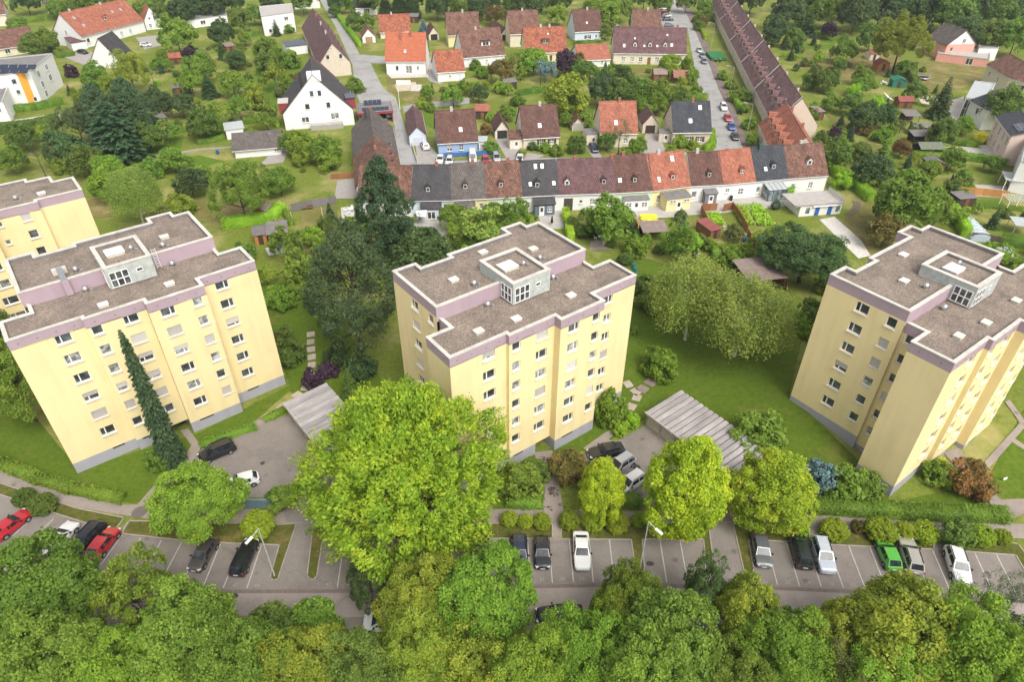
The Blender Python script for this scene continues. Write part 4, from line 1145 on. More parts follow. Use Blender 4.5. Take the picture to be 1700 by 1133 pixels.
def house(label, spec, axis='x', wall=None, roof=None, wins=(), chim=(), sky=(), dorm=(), ov=0.4, gov=0.25, name='house', cat='house', group=None, doors=(), solar=(), hole_front=True, thick=0.2, gable_mat=None, back_dorm=()):
    A, B, ze, zr, D = spec
    A, B = Vector(A), Vector(B); d = B-A; L = d.length; th = math.atan2(d.y, d.x)
    z0 = zg(A.x, A.y)
    if axis == 'x': org, rz = A, th
    else: org, rz, L, D = B, th+math.pi/2, D, L
    root = thing(name, label, cat, (org.x, org.y, z0), rz, group)
    walls = {'f':((0,0),(L,0)), 'r':((L,0),(L,D)), 'b':((L,D),(0,D)), 'l':((0,D),(0,0))}
    mb = MB(); todo = []
    for k, (p, q) in walls.items():
        ln = (Vector(q)-Vector(p)).length; hs = []
        for w in wins:
            if w[0] != k: continue
            t, z, ww, hh = w[1]*ln, w[2], w[3], w[4]
            if z+hh < ze-0.05 and hole_front:
                hs.append((t-ww/2, t+ww/2, z, z+hh)); todo.append(('h', p, q, t, z, ww, hh, w[5:]))
            else: todo.append(('p', p, q, t, z, ww, hh, w[5:]))
        mb.wall(p, q, -0.6, ze, hs, 0.12)
    for x, flip in ((0,1),(L,0)):
        tri = [(x,0,ze),(x,D,ze),(x,D/2,zr-0.04)]
        if gable_mat: MB().face(tri[::-1] if flip else tri).build('gable', gable_mat, root)
        else: mb.face(tri[::-1] if flip else tri)
    mb.build('wall', wall or W_WHITE, root)
    for kd, p, q, t, z, ww, hh, ex in todo:
        st = ex[0] if ex else 'cross'; sh = len(ex) > 1 and ex[1] == 's'; bl = ex[2] if len(ex) > 2 else '0'
        if kd == 'h':
            o = wall_window(root, p, q, t-ww/2, t+ww/2, z, z+hh, st, bl, 0.09)
            if sh:
                k = ('sh2', round(ww,2), round(hh,2))
                if k not in _wc: _wc[k] = MB().box(0,-0.14,0,ww*0.45,-0.095,hh).mesh('shutter', M_SHUT)
                place(_wc[k], 'shutter', o, (-ww/2-ww*0.47,0,0)); place(_wc[k], 'shutter', o, (ww/2+ww*0.02,0,0))
        else: win_on(root, p, q, t, z, ww, hh, st, 0.075, sh, blind=bl)
    for k, t, w, h, m in doors:
        p, q = walls[k]; p, q = Vector(p), Vector(q); dd = (q-p).normalized(); nn = Vector((dd.y,-dd.x)); c = p+dd*t*(q-p).length+nn*0.03
        dr = MB().box(-w/2,0,0,w/2,0.05,h).build('door', m, root, (c.x,c.y,0.02), math.atan2(dd.y,dd.x))
        MB().box(-w/2-0.08,0.01,0,-w/2,0.06,h+0.08).box(w/2,0.01,0,w/2+0.08,0.06,h+0.08).box(-w/2,0.01,h,w/2,0.06,h+0.08).build('frame', M_WHITE, dr)
    # roof: two tiled slopes with thickness
    sl = math.atan2(zr-ze, D/2); e = ov*math.tan(sl); S = math.hypot(D/2+ov, zr-ze+e)
    x0, x1 = -gov, L+gov; rm = MB(); tk = thick
    for sgn in (0, 1):
        y_e = -ov if not sgn else D+ov; zr_, ze_ = zr+tk*0.6, ze-e+tk*0.6
        top = [(x0,y_e,ze_),(x1,y_e,ze_),(x1,D/2,zr_),(x0,D/2,zr_)]
        uv = [(x0,0),(x1,0),(x1,S),(x0,S)]
        rm.face(top if not sgn else top[::-1], 0, uv if not sgn else uv[::-1])
        lo = [(a,b,c-tk) for a, b, c in top]
        rm.face(lo[::-1] if not sgn else lo, 1)
        rm.face([top[0],top[1],lo[1],lo[0]], 1); rm.face([top[0],top[3],lo[3],lo[0]], 1); rm.face([top[1],top[2],lo[2],lo[1]], 1)
    r = rm.build('roof', [roof or T_BROWN, M_FASC], root)
    MB().tube((x0+0.02,D/2,zr+tk*0.6-0.02),(x1-0.02,D/2,zr+tk*0.6-0.02),0.11,0.11,6).build('ridge_cap', roof_plain(roof or T_BROWN), r)
    MB().tube((x0,-ov-0.05,ze-e),(x1,-ov-0.05,ze-e),0.07,0.07,5).build('gutter', M_ALU, r)
    for u, v, h, m in chim:
        y = D/2+v; zb = zr-abs(v)*math.tan(sl)
        c = MB().box(u*L-0.32,y-0.27,zb-0.6,u*L+0.32,y+0.27,zr+h).build('chimney', m, r)
        MB().box(u*L-0.38,y-0.33,zr+h,u*L+0.38,y+0.33,zr+h+0.08).build('chimney_cap', M_CONC, c) if False else None
    tf = Matrix.Rotation(sl, 3, 'X')
    for s in sky:
        u, v = s[0], s[1]; w, h = (s[2], s[3]) if len(s) > 3 else (0.8,1.1)
        c = slope_pt(L,D,ze,zr,u*L,v,0.16)
        o = MB().obox((0,0,0),(w/2,h/2,0.06)).build('skylight', M_ALU, r, c); o.rotation_euler = (sl,0,0)
        MB().face([(-w/2+0.09,-h/2+0.09,0.065),(w/2-0.09,-h/2+0.09,0.065),(w/2-0.09,h/2-0.09,0.065),(-w/2+0.09,h/2-0.09,0.065)]).build('pane', M_SKYG, o)
    for s in solar:
        u, v, w, h = s; c = slope_pt(L,D,ze,zr,u*L,v,0.2)
        o = MB().obox((0,0,0),(w/2,h/2,0.03)).build('solar_panel', M_SOLAR, r, c); o.rotation_euler = (sl,0,0)
        g = MB()
        n = max(1, int(w/1.0))
        for k in range(n+1): g.box(-w/2+w*k/n-0.025,-h/2,0.031,-w/2+w*k/n+0.025,h/2,0.045)
        g.box(-w/2,-0.025,0.031,w/2,0.025,0.044); g.build('frame', M_ALU, o)
    for dm in dorm: dormer(root, L, D, ze, zr, sl, dm, roof or T_BROWN)
    return root
M_FASC = mat('eaves_boards', (0.16,0.11,0.085), 0.85, 0.2)
M_SKYG = mat('rooflight_glass', (0.36,0.40,0.45), 0.12, 0.3, 1.5, spec=0.7)
def roof_plain(tm):
    n = tm.name+'_ridge'
    if n in MATS: return MATS[n]
    c = tm.node_tree.nodes['Brick Texture'].inputs['Color1'].default_value
    return mat(n, tint(tuple(c)[:3], 1.25), 0.8, 0.25, 2)

def dormer(root, L, D, ze, zr, sl, dm, roof):
    """gabled dormer: (u, v, width, wall height, style, face material)"""
    u, v, w, h = dm[0]*L, dm[1], dm[2], dm[3]; style = dm[4] if len(dm) > 4 else 'single'; wm = dm[5] if len(dm) > 5 else None
    flat = len(dm) > 6 and dm[6]
    y0 = v*D/2; z0 = ze+v*(zr-ze)+0.12; rise = (0 if flat else w*0.5)
    back = min(D/2, y0+(h+rise)/math.tan(sl)); backw = min(D/2, y0+h/math.tan(sl))
    mb = MB()
    mb.face([(u-w/2,y0,z0-0.3),(u+w/2,y0,z0-0.3),(u+w/2,y0,z0+h),(u-w/2,y0,z0+h)])
    if not flat: mb.face([(u-w/2,y0,z0+h),(u+w/2,y0,z0+h),(u,y0,z0+h+rise)])
    mb.face([(u-w/2,y0,z0-0.3),(u-w/2,y0,z0+h),(u-w/2,backw,z0+h)]); mb.face([(u+w/2,y0,z0-0.3),(u+w/2,backw,z0+h),(u+w/2,y0,z0+h)])
    o = mb.build('dormer', wm or roof_plain(roof), root)
    rm = MB(); ov = 0.18
    if flat:
        rm.face([(u-w/2-ov,y0-ov,z0+h+0.05),(u+w/2+ov,y0-ov,z0+h+0.05),(u+w/2+ov,back+0.3,z0+h+0.25),(u-w/2-ov,back+0.3,z0+h+0.25)])
        rm.face([(u-w/2-ov,y0-ov,z0+h-0.08),(u+w/2+ov,y0-ov,z0+h-0.08),(u+w/2+ov,y0-ov,z0+h+0.05),(u-w/2-ov,y0-ov,z0+h+0.05)])
    else:
        dz = ov*rise/(w/2)
        for s in (-1,1):
            rm.face([(u+s*(w/2+ov),y0-ov,z0+h-dz+0.06),(u+s*(w/2+ov),backw,z0+h-dz+0.06),(u,back,z0+h+rise+0.06),(u,y0-ov,z0+h+rise+0.06)], 0, [(0,0),(2,0),(2,1.2),(0,1.2)])
            rm.face([(u+s*(w/2+ov),y0-ov,z0+h-dz-0.02),(u+s*(w/2+ov),y0-ov,z0+h-dz+0.06),(u,y0-ov,z0+h+rise+0.06),(u,y0-ov,z0+h+rise-0.02)], 0, [(0,0)]*4)
    rm.build('dormer_roof', roof, o)
    ww, hh = w*0.72, h*0.86
    place(window_mesh(ww, hh, style), 'window_frame', o, (u,y0-0.06,z0+0.04)); place(pane_mesh(ww, hh, M_GLASS), 'pane', o, (u,y0-0.075,z0+0.04))

def flat_house(label, poly, h, wall, roofm=None, name='house', cat='house', parapet=0.25, wins=(), group=None, z0=None):
    """flat-roofed block on a counter-clockwise outline; wins: (edge, fraction, z, w, h, style)"""
    o = Vector(poly[0]); P = [(x-o.x, y-o.y) for x, y in poly]
    root = thing(name, label, cat, (o.x,o.y,zg(*o) if z0 is None else z0), 0, group)
    mb = MB(); n = len(P)
    for i in range(n): mb.wall(P[i], P[(i+1)%n], -0.5, h)
    mb.build('wall', wall, root)
    r = MB().face([(x,y,h-parapet+0.02) for x, y in P]).build('roof', roofm or M_LEAD, root)
    op, ip = offset_poly(P, -0.06), offset_poly(P, 0.24); e = MB()
    for i in range(n):
        j = (i+1) % n
        e.prism([op[i],op[j],ip[j],ip[i]], h-parapet, h+0.05)
    e.build('roof_edge', M_ALU, r)
    for w in wins:
        i, t, z, ww, hh, st = w[:6]; p, q = P[i], P[(i+1)%n]; ln = (Vector(q)-Vector(p)).length
        win_on(root, p, q, t*ln, z, ww, hh, st, 0.075, blind=w[6] if len(w) > 6 else '0')
    return root

def rect(A, B, depth, back=1):
    """footprint from its front line A-B and its depth"""
    A, B = Vector(A), Vector(B); d = (B-A).normalized(); n = Vector((-d.y,d.x))
    return [tuple(A), tuple(B), tuple(B+n*depth), tuple(A+n*depth)]

# ------------------------------------------------------------------ streets behind the blocks
area('street', [(-94.61,365.72),(-89.07,365.8),(-72.88,314.67),(-54.79,257.17),(-51.07,253.09),(-44.47,230.57),(-39.9,216.1),(-34.93,207.09),(-27.94,177.31),(-22.82,155.98),(-26.93,154.48),(-31.96,183.34),(-36.47,197.0),(-43.56,198.02),(-48.3,214.16),(-54.8,243.59),(-60.35,261.35),(-74.01,305.42),(-88.28,346.68)], M_STREET, 0.02)
area('street', [(-54.14,257.18),(-45.04,253.97),(-43.61,244.47),(-49.64,245.95)], M_STREET, 0.024)
area('street', [(-27.21,154.48),(-22.9,156.73),(1.34,159.95),(21.87,160.1),(50.91,165.06),(57.78,167.16),(60.06,160.38),(29.41,151.63),(1.28,149.68),(-26.06,146.06)], M_STREET, 0.018)
area('street', [(74.24,368.21),(79.55,368.29),(75.01,310.72),(69.43,260.64),(63.83,217.08),(60.85,187.51),(57.82,166.74),(50.11,164.25),(53.26,180.26),(57.74,217.02),(63.74,254.32),(72.4,307.27)], M_STREET, 0.024)
area('street', [(67.27,344.68),(75.89,344.8),(71.53,300.61),(60.19,300.47)], M_STREET, 0.02)
area('sidewalk', [(79.84,368.29),(83.68,368.35),(77.67,310.76),(71.93,261.09),(66.11,218.36),(62.53,188.52),(59.79,168.42),(57.97,166.75),(61.01,187.52),(64.01,217.08),(69.65,260.64),(75.26,310.73)], M_PINKPAVE, 0.05)
M_DRIVE = mat('driveway_slabs', (0.34,0.31,0.29), 0.9, 0.15, 0.8)
for pl in [[(-22.68,155.99),(-24.56,168.61),(-21.2,168.63),(-18.12,161.36),(-16.77,157.53)],[(30.67,160.17),(35.04,176.91),(38.53,176.93),(38.0,161.78),(37.58,159.45)],[(19.66,160.08),(18.33,166.86),(20.35,172.37),(21.87,160.1)],[(-1.59,159.93),(-4.5,172.61),(-0.46,173.07),(2.54,162.7)],[(-30.12,234.24),(-26.33,223.96),(-22.6,220.72),(-26.72,249.33),(-29.63,253.32)],[(-160.36,254.37),(-156.11,257.75),(-150.07,259.51),(-135.65,240.48),(-142.0,238.93)],[(-145.73,281.48),(-138.82,285.52),(-130.73,269.4),(-134.28,263.13)],[(-0.86,159.93),(-0.43,164.67),(7.99,161.55),(4.23,157.68)],[(-59.01,166.27),(-55.46,164.26),(-54.86,156.5),(-60.05,154.61)]]:
    area('driveway', pl, M_DRIVE, 0.03)
# bright, mown and dry patches of the gardens
for m, pls in ((M_BRIGHT, [[(-92.17,171.49),(-85.82,175.05),(-82.3,164.06),(-88.16,162.02)],[(-27.23,191.82),(-22.11,194.99),(-21.02,179.66),(-23.92,184.37)],[(110.74,305.5),(122.81,307.9),(117.78,294.76),(108.06,294.64)],[(-89.26,248.67),(-74.6,252.83),(-65.53,220.31),(-67.49,196.73),(-72.71,194.03)],[(-86.49,226.72),(-83.74,233.7),(-75.14,204.99),(-80.48,204.94)],[(-86.05,157.02),(-76.66,160.93),(-68.76,157.15),(-77.15,150.88)],[(100.02,136.7),(105.59,137.34),(104.56,132.87),(98.08,131.96)],[(108.17,272.1),(121.71,275.03),(118.94,267.71),(107.15,265.81)],[(-0.19,197.32),(1.21,200.05),(1.17,189.51),(-0.17,187.01)],[(-198.89,282.82),(-197.83,293.02),(-189.49,291.03),(-186.37,273.36)],[(-85.16,183.86),(-80.32,188.83),(-75.17,174.69),(-79.84,171.58)],[(18.77,196.41),(23.08,196.45),(21.98,184.74),(18.7,184.72)],[(40.06,184.89),(44.24,192.43),(41.98,180.17),(39.48,178.76)],[(89.47,185.3),(95.42,187.8),(92.29,177.36),(86.93,174.64)],[(120.17,286.59),(129.25,288.71),(125.87,276.95),(116.44,274.97)],[(99.82,157.62),(104.09,156.9),(101.18,150.38),(96.63,149.65)],[(15.91,126.69),(24.71,128.12),(23.33,118.22),(15.72,118.17)],[(28.56,121.5),(34.68,122.31),(35.06,113.05),(28.26,113.01)],[(-42.33,123.67),(-38.1,126.36),(-35.53,117.38),(-38.73,113.79)]]),
               (M_DRY, [[(-41.21,228.53),(-29.82,231.42),(-27.05,214.36),(-19.64,202.65),(-30.1,201.43),(-38.14,214.26)],[(136.93,251.06),(160.25,247.37),(154.21,229.08),(128.87,209.75),(123.28,203.92),(126.71,228.81)],[(100.74,263.12),(140.71,259.29),(124.34,232.24),(105.79,225.23),(97.01,239.15)],[(80.83,146.8),(77.5,132.7),(72.53,113.26),(66.07,108.74),(67.13,125.66)],[(-92.06,136.05),(-86.32,137.61),(-81.55,127.46),(-85.8,126.07)],[(-70.1,136.19),(-54.95,133.31),(-54.39,123.59),(-63.8,126.2)],[(9.06,245.79),(15.29,245.85),(13.38,227.7),(8.51,227.65)],[(-64.26,300.01),(-57.96,294.73),(-53.03,265.79),(-56.0,267.54)],[(33.36,240.72),(46.63,240.86),(44.77,229.38),(36.93,229.3)],[(-44.04,130.49),(-37.11,133.42),(-32.81,112.66),(-39.01,110.36)],[(83.32,167.35),(91.17,171.62),(94.59,165.39),(83.75,153.81)],[(88.11,192.8),(93.59,185.34),(91.42,176.01),(85.8,173.75)]])):
    for pl in pls: area('lawn', pl, m, 0.014)

# ------------------------------------------------------------------ detached houses
g2 = 'small detached houses'
house('blue house with dark brown roof beside the white car on its drive', ((-18.02,161.4),(-8.6,163.01),3.35,9.12,10.4), wall=W_BLUE, roof=T_BROWN, wins=[('f',0.28,0.9,1.3,1.5,'cross','0','h'),('f',0.58,1.0,1.0,1.4,'cross')], chim=[(0.42,0.0,0.9,M_GREYCH)], sky=[(0.6,0.35)], group=g2)
house('cream house with brown roof and dark shutters behind the terrace', ((2.73,165.71),(11.62,167.22),3.07,9.01,10.69), wall=W_CREAM, roof=T_BROWN, wins=[('f',0.5,0.9,1.1,1.3,'cross','s'),('f',0.8,0.9,1.1,1.3,'cross','s'),('l',0.5,3.8,0.9,1.1,'cross')], chim=[(0.55,0.0,0.9,M_GREYCH)], sky=[(0.48,0.33)], group=g2)
house('cream house with orange-red roof, third along the street behind the terrace', ((21.97,166.88),(30.99,167.49),3.84,9.73,10.6), wall=W_CREAM, roof=T_RED, wins=[('f',0.3,0.9,1.1,1.3),('f',0.7,0.9,1.1,1.3),('l',0.5,3.8,0.9,1.1)], chim=[(0.55,0.0,1.0,M_BRICK)], sky=[(0.42,0.3)], group=g2)
house('cream house with anthracite roof beside the right street', ((40.32,168.69),(49.75,169.18),3.63,9.28,10.17), wall=W_BEIGE, roof=T_BLACK, wins=[('f',0.45,0.8,1.2,1.3,'cross','s'),('f',0.74,0.8,1.2,1.3,'cross','s'),('l',0.5,3.8,0.9,1.1)], chim=[(0.56,0.0,0.9,M_BRICK)], sky=[(0.46,0.33),(0.74,0.78)], group=g2)
house('white house with vivid orange roof behind the excavated garden', ((-41.29,232.35),(-28.45,232.48),4.25,11.27,12.64), wall=W_WHITE, roof=T_ORANGE, wins=[('f',0.27,1.0,1.0,1.5,'single'),('f',0.57,0.2,2.0,2.3,'mid'),('f',0.8,1.2,0.8,1.2,'single')], chim=[(0.38,-1.5,0.6,M_BRICK),(0.62,-0.8,0.8,M_BRICK)], sky=[(0.49,0.32)], group=g2)
house('weathered orange-roofed house hidden behind the vivid orange roof', ((-50.85,280.61),(-39.34,282.76),2.6,7.66,9.12), wall=W_CREAM, roof=T_MIX, chim=[(0.42,0.0,0.8,M_GREYCH)], group=g2)
house('white house with wide brown roof and twin dormer left of the rust tree', ((-16.33,240.21),(-2.75,244.89),3.48,10.46,12.57), wall=W_WHITE, roof=T_OLD, wins=[('f',0.28,0.2,2.0,2.0,'mid'),('f',0.55,0.9,0.7,1.0)], dorm=[(0.58,0.34,3.0,1.3,'mid',W_WHITE,True)], chim=[(0.42,0.0,0.8,M_GREYCH)], group=g2)
house('pale yellow house with brown roof behind the wide brown roof', ((-23.72,267.9),(-12.2,269.83),4.37,10.69,11.37), wall=W_YELLOW, roof=T_OLD, chim=[(0.52,0.0,0.9,M_GREYCH)], wins=[('f',0.3,0.9,1.0,1.2)], group=g2)
house('small white outbuilding with red patched roof and grey lean-to', ((-23.68,223.32),(-15.28,225.4),3.13,7.9,12.21), wall=W_WHITE, roof=T_MIX, wins=[('f',0.45,1.2,0.7,0.6,'single'),('l',0.5,1.0,0.8,1.0)], doors=[('f',0.8,0.9,2.0,W_PALEBLUE)], name='outbuilding', cat='outbuilding')
house('yellow house with rusty orange roof left of the purple tree', ((4.3,246.51),(18.55,248.23),3.54,10.15,11.89), wall=W_YELLOW, roof=T_MIX, wins=[('f',0.12,1.0,0.9,1.1,'cross','s'),('f',0.4,1.0,0.7,1.0),('f',0.62,0.3,1.0,2.0,'door'),('f',0.82,0.3,2.2,2.2,'three')], dorm=[(0.5,0.32,2.6,1.1,'mid',W_DARKWOOD,True)], chim=[(0.42,0.0,0.9,M_GREYCH),(0.63,0.0,0.9,M_GREYCH)], sky=[(0.58,0.7,0.5,0.5)], group=g2)
house('cream house with brown roof behind the rusty orange roof', ((-0.97,268.16),(9.8,270.08),4.79,11.28,11.69), wall=W_CREAM, roof=T_OLD, chim=[(0.5,0.0,0.8,M_GREYCH)], wins=[('f',0.6,0.9,1.0,1.2)], group=g2)
house('pale blue house with brown roof and red-brown shutters', ((23.53,276.72),(33.82,278.74),3.84,10.08,11.24), wall=W_PALEBLUE, roof=T_BROWN, wins=[('f',0.48,0.9,1.3,1.2,'cross','s'),('f',0.8,0.9,0.8,1.2,'f' if False else 'single')], chim=[(0.55,0.0,0.8,M_GREYCH)], sky=[(0.47,0.35,0.6,0.8)], group=g2)
house('low white shed with long orange-red roof beside the long purple-roofed house', ((22.15,240.61),(32.92,242.22),2.52,5.93,11.8), wall=W_WHITE, roof=T_RED, wins=[('f',0.75,1.2,0.7,0.7,'single')], name='outbuilding', cat='outbuilding')
house('long cream house with purple-brown roof and five small dormers', ((34.4,245.28),(58.75,244.38),3.92,10.48,11.82), wall=W_CREAM, roof=T_PURPLE, wins=[('f',0.14,0.9,1.2,1.4),('f',0.26,0.9,1.2,1.4),('f',0.38,0.9,1.2,1.4),('f',0.61,0.9,1.2,1.4),('f',0.73,0.9,1.1,1.4),('f',0.9,0.9,1.1,1.4)], doors=[('f',0.5,1.2,2.3,mat('oak_door',(0.26,0.13,0.05),0.6,0.2,2))], dorm=[(0.29,0.22,1.2,1.0,'single',W_WHITE),(0.5,0.22,1.2,1.0,'single',W_WHITE),(0.71,0.22,1.2,1.0,'single',W_WHITE)], chim=[(0.14,0.2,1.0,M_BRICK),(0.34,0.2,1.0,M_BRICK),(0.66,0.2,1.0,M_BRICK),(0.88,0.2,1.0,M_BRICK)], sky=[(0.14,0.25),(0.8,0.3),(0.42,0.25,0.6,0.7),(0.6,0.25,0.6,0.7),(0.29,0.55,0.5,0.6),(0.74,0.7,0.5,0.6)], group=g2)
house('white-gabled house with brown roof behind the long purple-roofed house', ((47.2,289.07),(58.11,289.21),2.8,8.08,9.51), wall=W_WHITE, roof=T_OLD, chim=[(0.55,0.0,0.8,M_GREYCH)], wins=[('l',0.5,3.2,0.9,1.1)], group=g2)
gg = 'gabled garages'
def garage(label, spec, wall, roof, dm, **k):
    return house(label, spec, 'y', wall=wall, roof=roof, doors=[('l',0.5,2.6,2.1,dm)], ov=0.25, gov=0.2, name='garage', cat='garage', group=gg, thick=0.12, **k)
M_WDOOR = mat('pale_garage_door', (0.55,0.58,0.66), 0.6, 0.1)
garage('pale blue gabled garage with purple-brown roof left of the blue house', ((-25.83,167.52),(-21.74,168.25),2.7,4.72,17.2), W_PALEBLUE, T_PURPLE, M_WDOOR)
garage('cream gabled garage with black door right of the blue house', ((-4.51,172.89),(-0.84,173.44),1.97,4.5,7.88), W_CREAM, T_BROWN, M_DOOR)
garage('cream gabled garage with brown door left of the anthracite roof', ((34.11,177.3),(38.18,177.43),2.48,4.92,6.87), W_BEIGE, T_PURPLE, M_BROWNDOOR)
garage('tiny gabled garage with dull orange roof left of the thuja block', ((15.8,178.7),(18.74,178.92),1.77,3.44,7.88), W_CREAM, T_OLD, M_GDOOR)
garage('white gabled garage with brown door beside the meadow left of the vivid orange roof', ((-56.46,273.61),(-51.88,274.76),2.23,4.91,7.81), W_WHITE, T_OLD, mat('tan_door',(0.36,0.24,0.14),0.7,0.15))
garage('cream gabled garage with a dark red car inside', ((-31.91,278.28),(-28.25,279.15),2.15,4.55,9.61), W_CREAM, T_BROWN, M_DOOR)
garage('cream gabled garage behind the wide brown roof with twin dormer', ((-4.44,277.77),(-1.28,278.85),2.37,4.49,14.35), W_CREAM, T_BROWN, M_DOOR)
garage('small gabled garage behind the long purple roof', ((39.72,293.78),(43.11,293.89),1.57,3.35,10.1), W_CREAM, T_OLD, M_DOOR)
# porches and annexes built on to houses
def annex(label, A, B, depth, h, wall, roofm, slope=0.0, door=None, parent_name='porch', win=None):
    A, B = Vector(A), Vector(B); d = B-A; L = d.length; th = math.atan2(d.y,d.x)
    root = thing(parent_name, label, 'annex', (A.x,A.y,zg(*A)), th)
    mb = MB()
    for p, q in (((0,0),(L,0)),((L,0),(L,depth)),((L,depth),(0,depth)),((0,depth),(0,0))): mb.wall(p,q,-0.3,h)
    for x in (0, L): mb.face([(x,0,h),(x,depth,h),(x,depth,h+slope)])
    mb.build('wall', wall, root)
    o = 0.2
    MB().face([(-o,-o,h+0.03),(L+o,-o,h+0.03),(L+o,depth,h+slope+0.05),(-o,depth,h+slope+0.05)],0,[(0,0),(L,0),(L,depth),(0,depth)]).face([(-o,-o,h-0.1),(L+o,-o,h-0.1),(L+o,-o,h+0.03),(-o,-o,h+0.03)],0,[(0,0)]*4).build('roof', roofm, root)
    if door: 
        dr = MB().box(L*door-0.5,-0.05,0,L*door+0.5,-0.01,2.05).build('door', M_WHITE, root)
        MB().box(L*door-0.3,-0.065,0.9,L*door+0.3,-0.051,1.8).build('pane', M_GLASS, dr)
    for w in (win or ()): win_on(root, (0,0), (L,0), w[0]*L, w[1], w[2], w[3], w[4] if len(w) > 4 else 'cross')
    return root
annex('tiled entrance porch at the left end of the cream shuttered house', (-0.66,165.48), (2.58,166.12), 4.0, 2.6, W_CREAM, T_OLD, 0.8, 0.5)
annex('flat entrance porch at the left of the orange-red roofed house', (18.63,168.52), (21.42,168.96), 4.0, 2.9, W_CREAM, M_LEAD, 0.0, 0.65)
annex('entrance porch at the left of the anthracite-roofed house', (37.32,170.78), (40.18,170.37), 3.0, 2.6, W_BEIGE, M_LEAD, 0.0, 0.6)
annex('white lean-to at the right side of the blue house', (-8.37,164.61), (-6.42,164.63), 3.0, 2.3, W_WHITE, M_PLASTIC, 0.3, None, win=[(0.4,0.8,0.8,0.9)])

# ------------------------------------------------------------------ left side: gabled white house and terraces running away
wh = house('tall white gable house with dark roof and red side bays', ((-60.11,178.83),(-42.72,183.3),4.31,13.63,16.99), 'y', wall=W_WHITE, roof=T_DARK, ov=0.3, gov=0.15, wins=[('l',0.30,1.6,1.9,1.4,'mid'),('l',0.73,1.9,2.1,1.6,'mid'),('l',0.36,5.0,1.2,1.5,'single'),('l',0.66,5.0,1.1,1.5,'single'),('l',0.45,8.2,1.0,1.5,'single'),('l',0.56,8.2,1.0,1.5,'single')])
terr = 'units of the terrace running back on the left'
house('brown-roofed terrace with beige gable beside the left street', ((-61.77,227.8),(-52.61,231.01),4.3,10.2,56.26), 'y', wall=W_BEIGE, roof=T_PURPLE, wins=[('l',0.3,5.4,1.1,1.4,'single'),('l',0.72,5.4,1.1,1.4,'single'),('l',0.45,8.3,0.5,0.6,'single')], chim=[(0.25,0.2,0.9,M_GREYCH),(0.5,0.2,0.9,M_GREYCH),(0.75,0.2,0.9,M_BRICK)], dorm=[(0.15,0.2,1.3,0.9),(0.3,0.2,1.3,0.9),(0.45,0.2,1.3,0.9),(0.6,0.2,1.3,0.9),(0.75,0.2,1.3,0.9)], group=terr, name='terraced_house')

house('brown-roofed unit directly behind the tall white gable house', ((-61.61,196.71),(-49.21,200.23),3.39,10.67,14.14), 'y', wall=W_BEIGE, roof=T_PURPLE, dorm=[(0.35,0.25,2.4,1.2,'mid',W_BEIGE,True)], group=terr, name='terraced_house')
MB().box(-0.1,6.9,12.0,3.4,10.4,13.75).build('roof_deck', W_WHITE, wh)
for s in (0,1):
    b = MB(); y = -1.0 if s == 0 else 16.4
    b.box(2.0,y,3.6,6.0,y+2.4,6.4); o = b.build('side_bay', W_RED, wh)
    MB().box(1.8,y-0.15,6.4,6.2,y+2.55,6.6).build('bay_roof', M_SOLAR if s == 0 else M_GREYCH, o)
MB().box(-2.2,3.0,0.0,0.0,11.5,1.3).build('garden_terrace', M_CONC, wh)
MB().box(0.8,11.8,10.5,1.5,12.5,14.2).build('chimney', M_DOOR, wh)
house('dark-roofed terrace unit above the spruce, beside the left street', ((-26.4,150.6),(-30.4,169.4),4.5,9.6,9.5), wall=W_WHITE, roof=T_GREY, ov=0.4, gov=0.05, dorm=[(0.12,0.22,1.3,1.0),(0.30,0.22,1.3,1.0),(0.48,0.22,1.3,1.0),(0.66,0.22,1.3,1.0),(0.84,0.22,1.3,1.0)], chim=[(0.75,1.2,0.8,M_DARKIRON),(0.9,0,0.6,M_BRICK)], group=terr, name='terraced_house')
house('rusty brown terrace unit half hidden by the tall spruce', ((-22.9,134.2),(-26.38,150.4),4.4,9.4,9.5), wall=W_WHITE, roof=T_OLD, ov=0.4, gov=-0.01, dorm=[(0.3,0.22,1.3,1.0),(0.55,0.22,1.3,1.0),(0.8,0.22,1.3,1.0)], chim=[(0.45,0,0.9,M_BRICK)], group=terr, name='terraced_house')
house('red-roofed unit at the left end of the front terrace, behind the spruce', ((-31.5,128.6),(-20.55,127.8),3.9,9.1,9.0), wall=W_WHITE, roof=T_OLD, gov=-0.004, wins=[('f',0.3,0.9,1.1,1.3),('f',0.85,0.9,0.9,1.2)], sky=[(0.4,0.3)], name='terraced_house', group='units of the front terrace', cat='house')

# ------------------------------------------------------------------ front terrace
ft = 'units of the front terrace'
def terrace_unit(label, spec, wall, roof, **k):
    return house(label, spec, 'x', wall=wall, roof=roof, ov=0.3, gov=-0.004, name='terraced_house', group=ft, **k)
BR = M_BRICK; GC = M_GREYCH
W2 = [('f',0.2,0.9,1.0,1.3),('f',0.8,0.9,1.0,1.3)]
terrace_unit('anthracite-roofed terrace unit with blue front, next to the spruce', ((-20.51,127.77),(-12.39,128.11),3.9,9.11,9.72), W_PALEBLUE, T_DARK, wins=[('f',0.87,1.2,1.2,1.5)], dorm=[(0.43,0.2,1.0,1.0)], chim=[(0.65,0.0,0.7,BR)])
terrace_unit('dark-roofed terrace unit with pale yellow front and small lean-to', ((-12.39,128.11),(-5.23,129.02),3.9,9.22,9.93), W_YELLOW, T_GREY, wins=[('f',0.85,1.3,0.9,1.2,'single')], dorm=[(0.42,0.25,1.0,1.0)], chim=[(0.68,0.0,0.8,BR)])
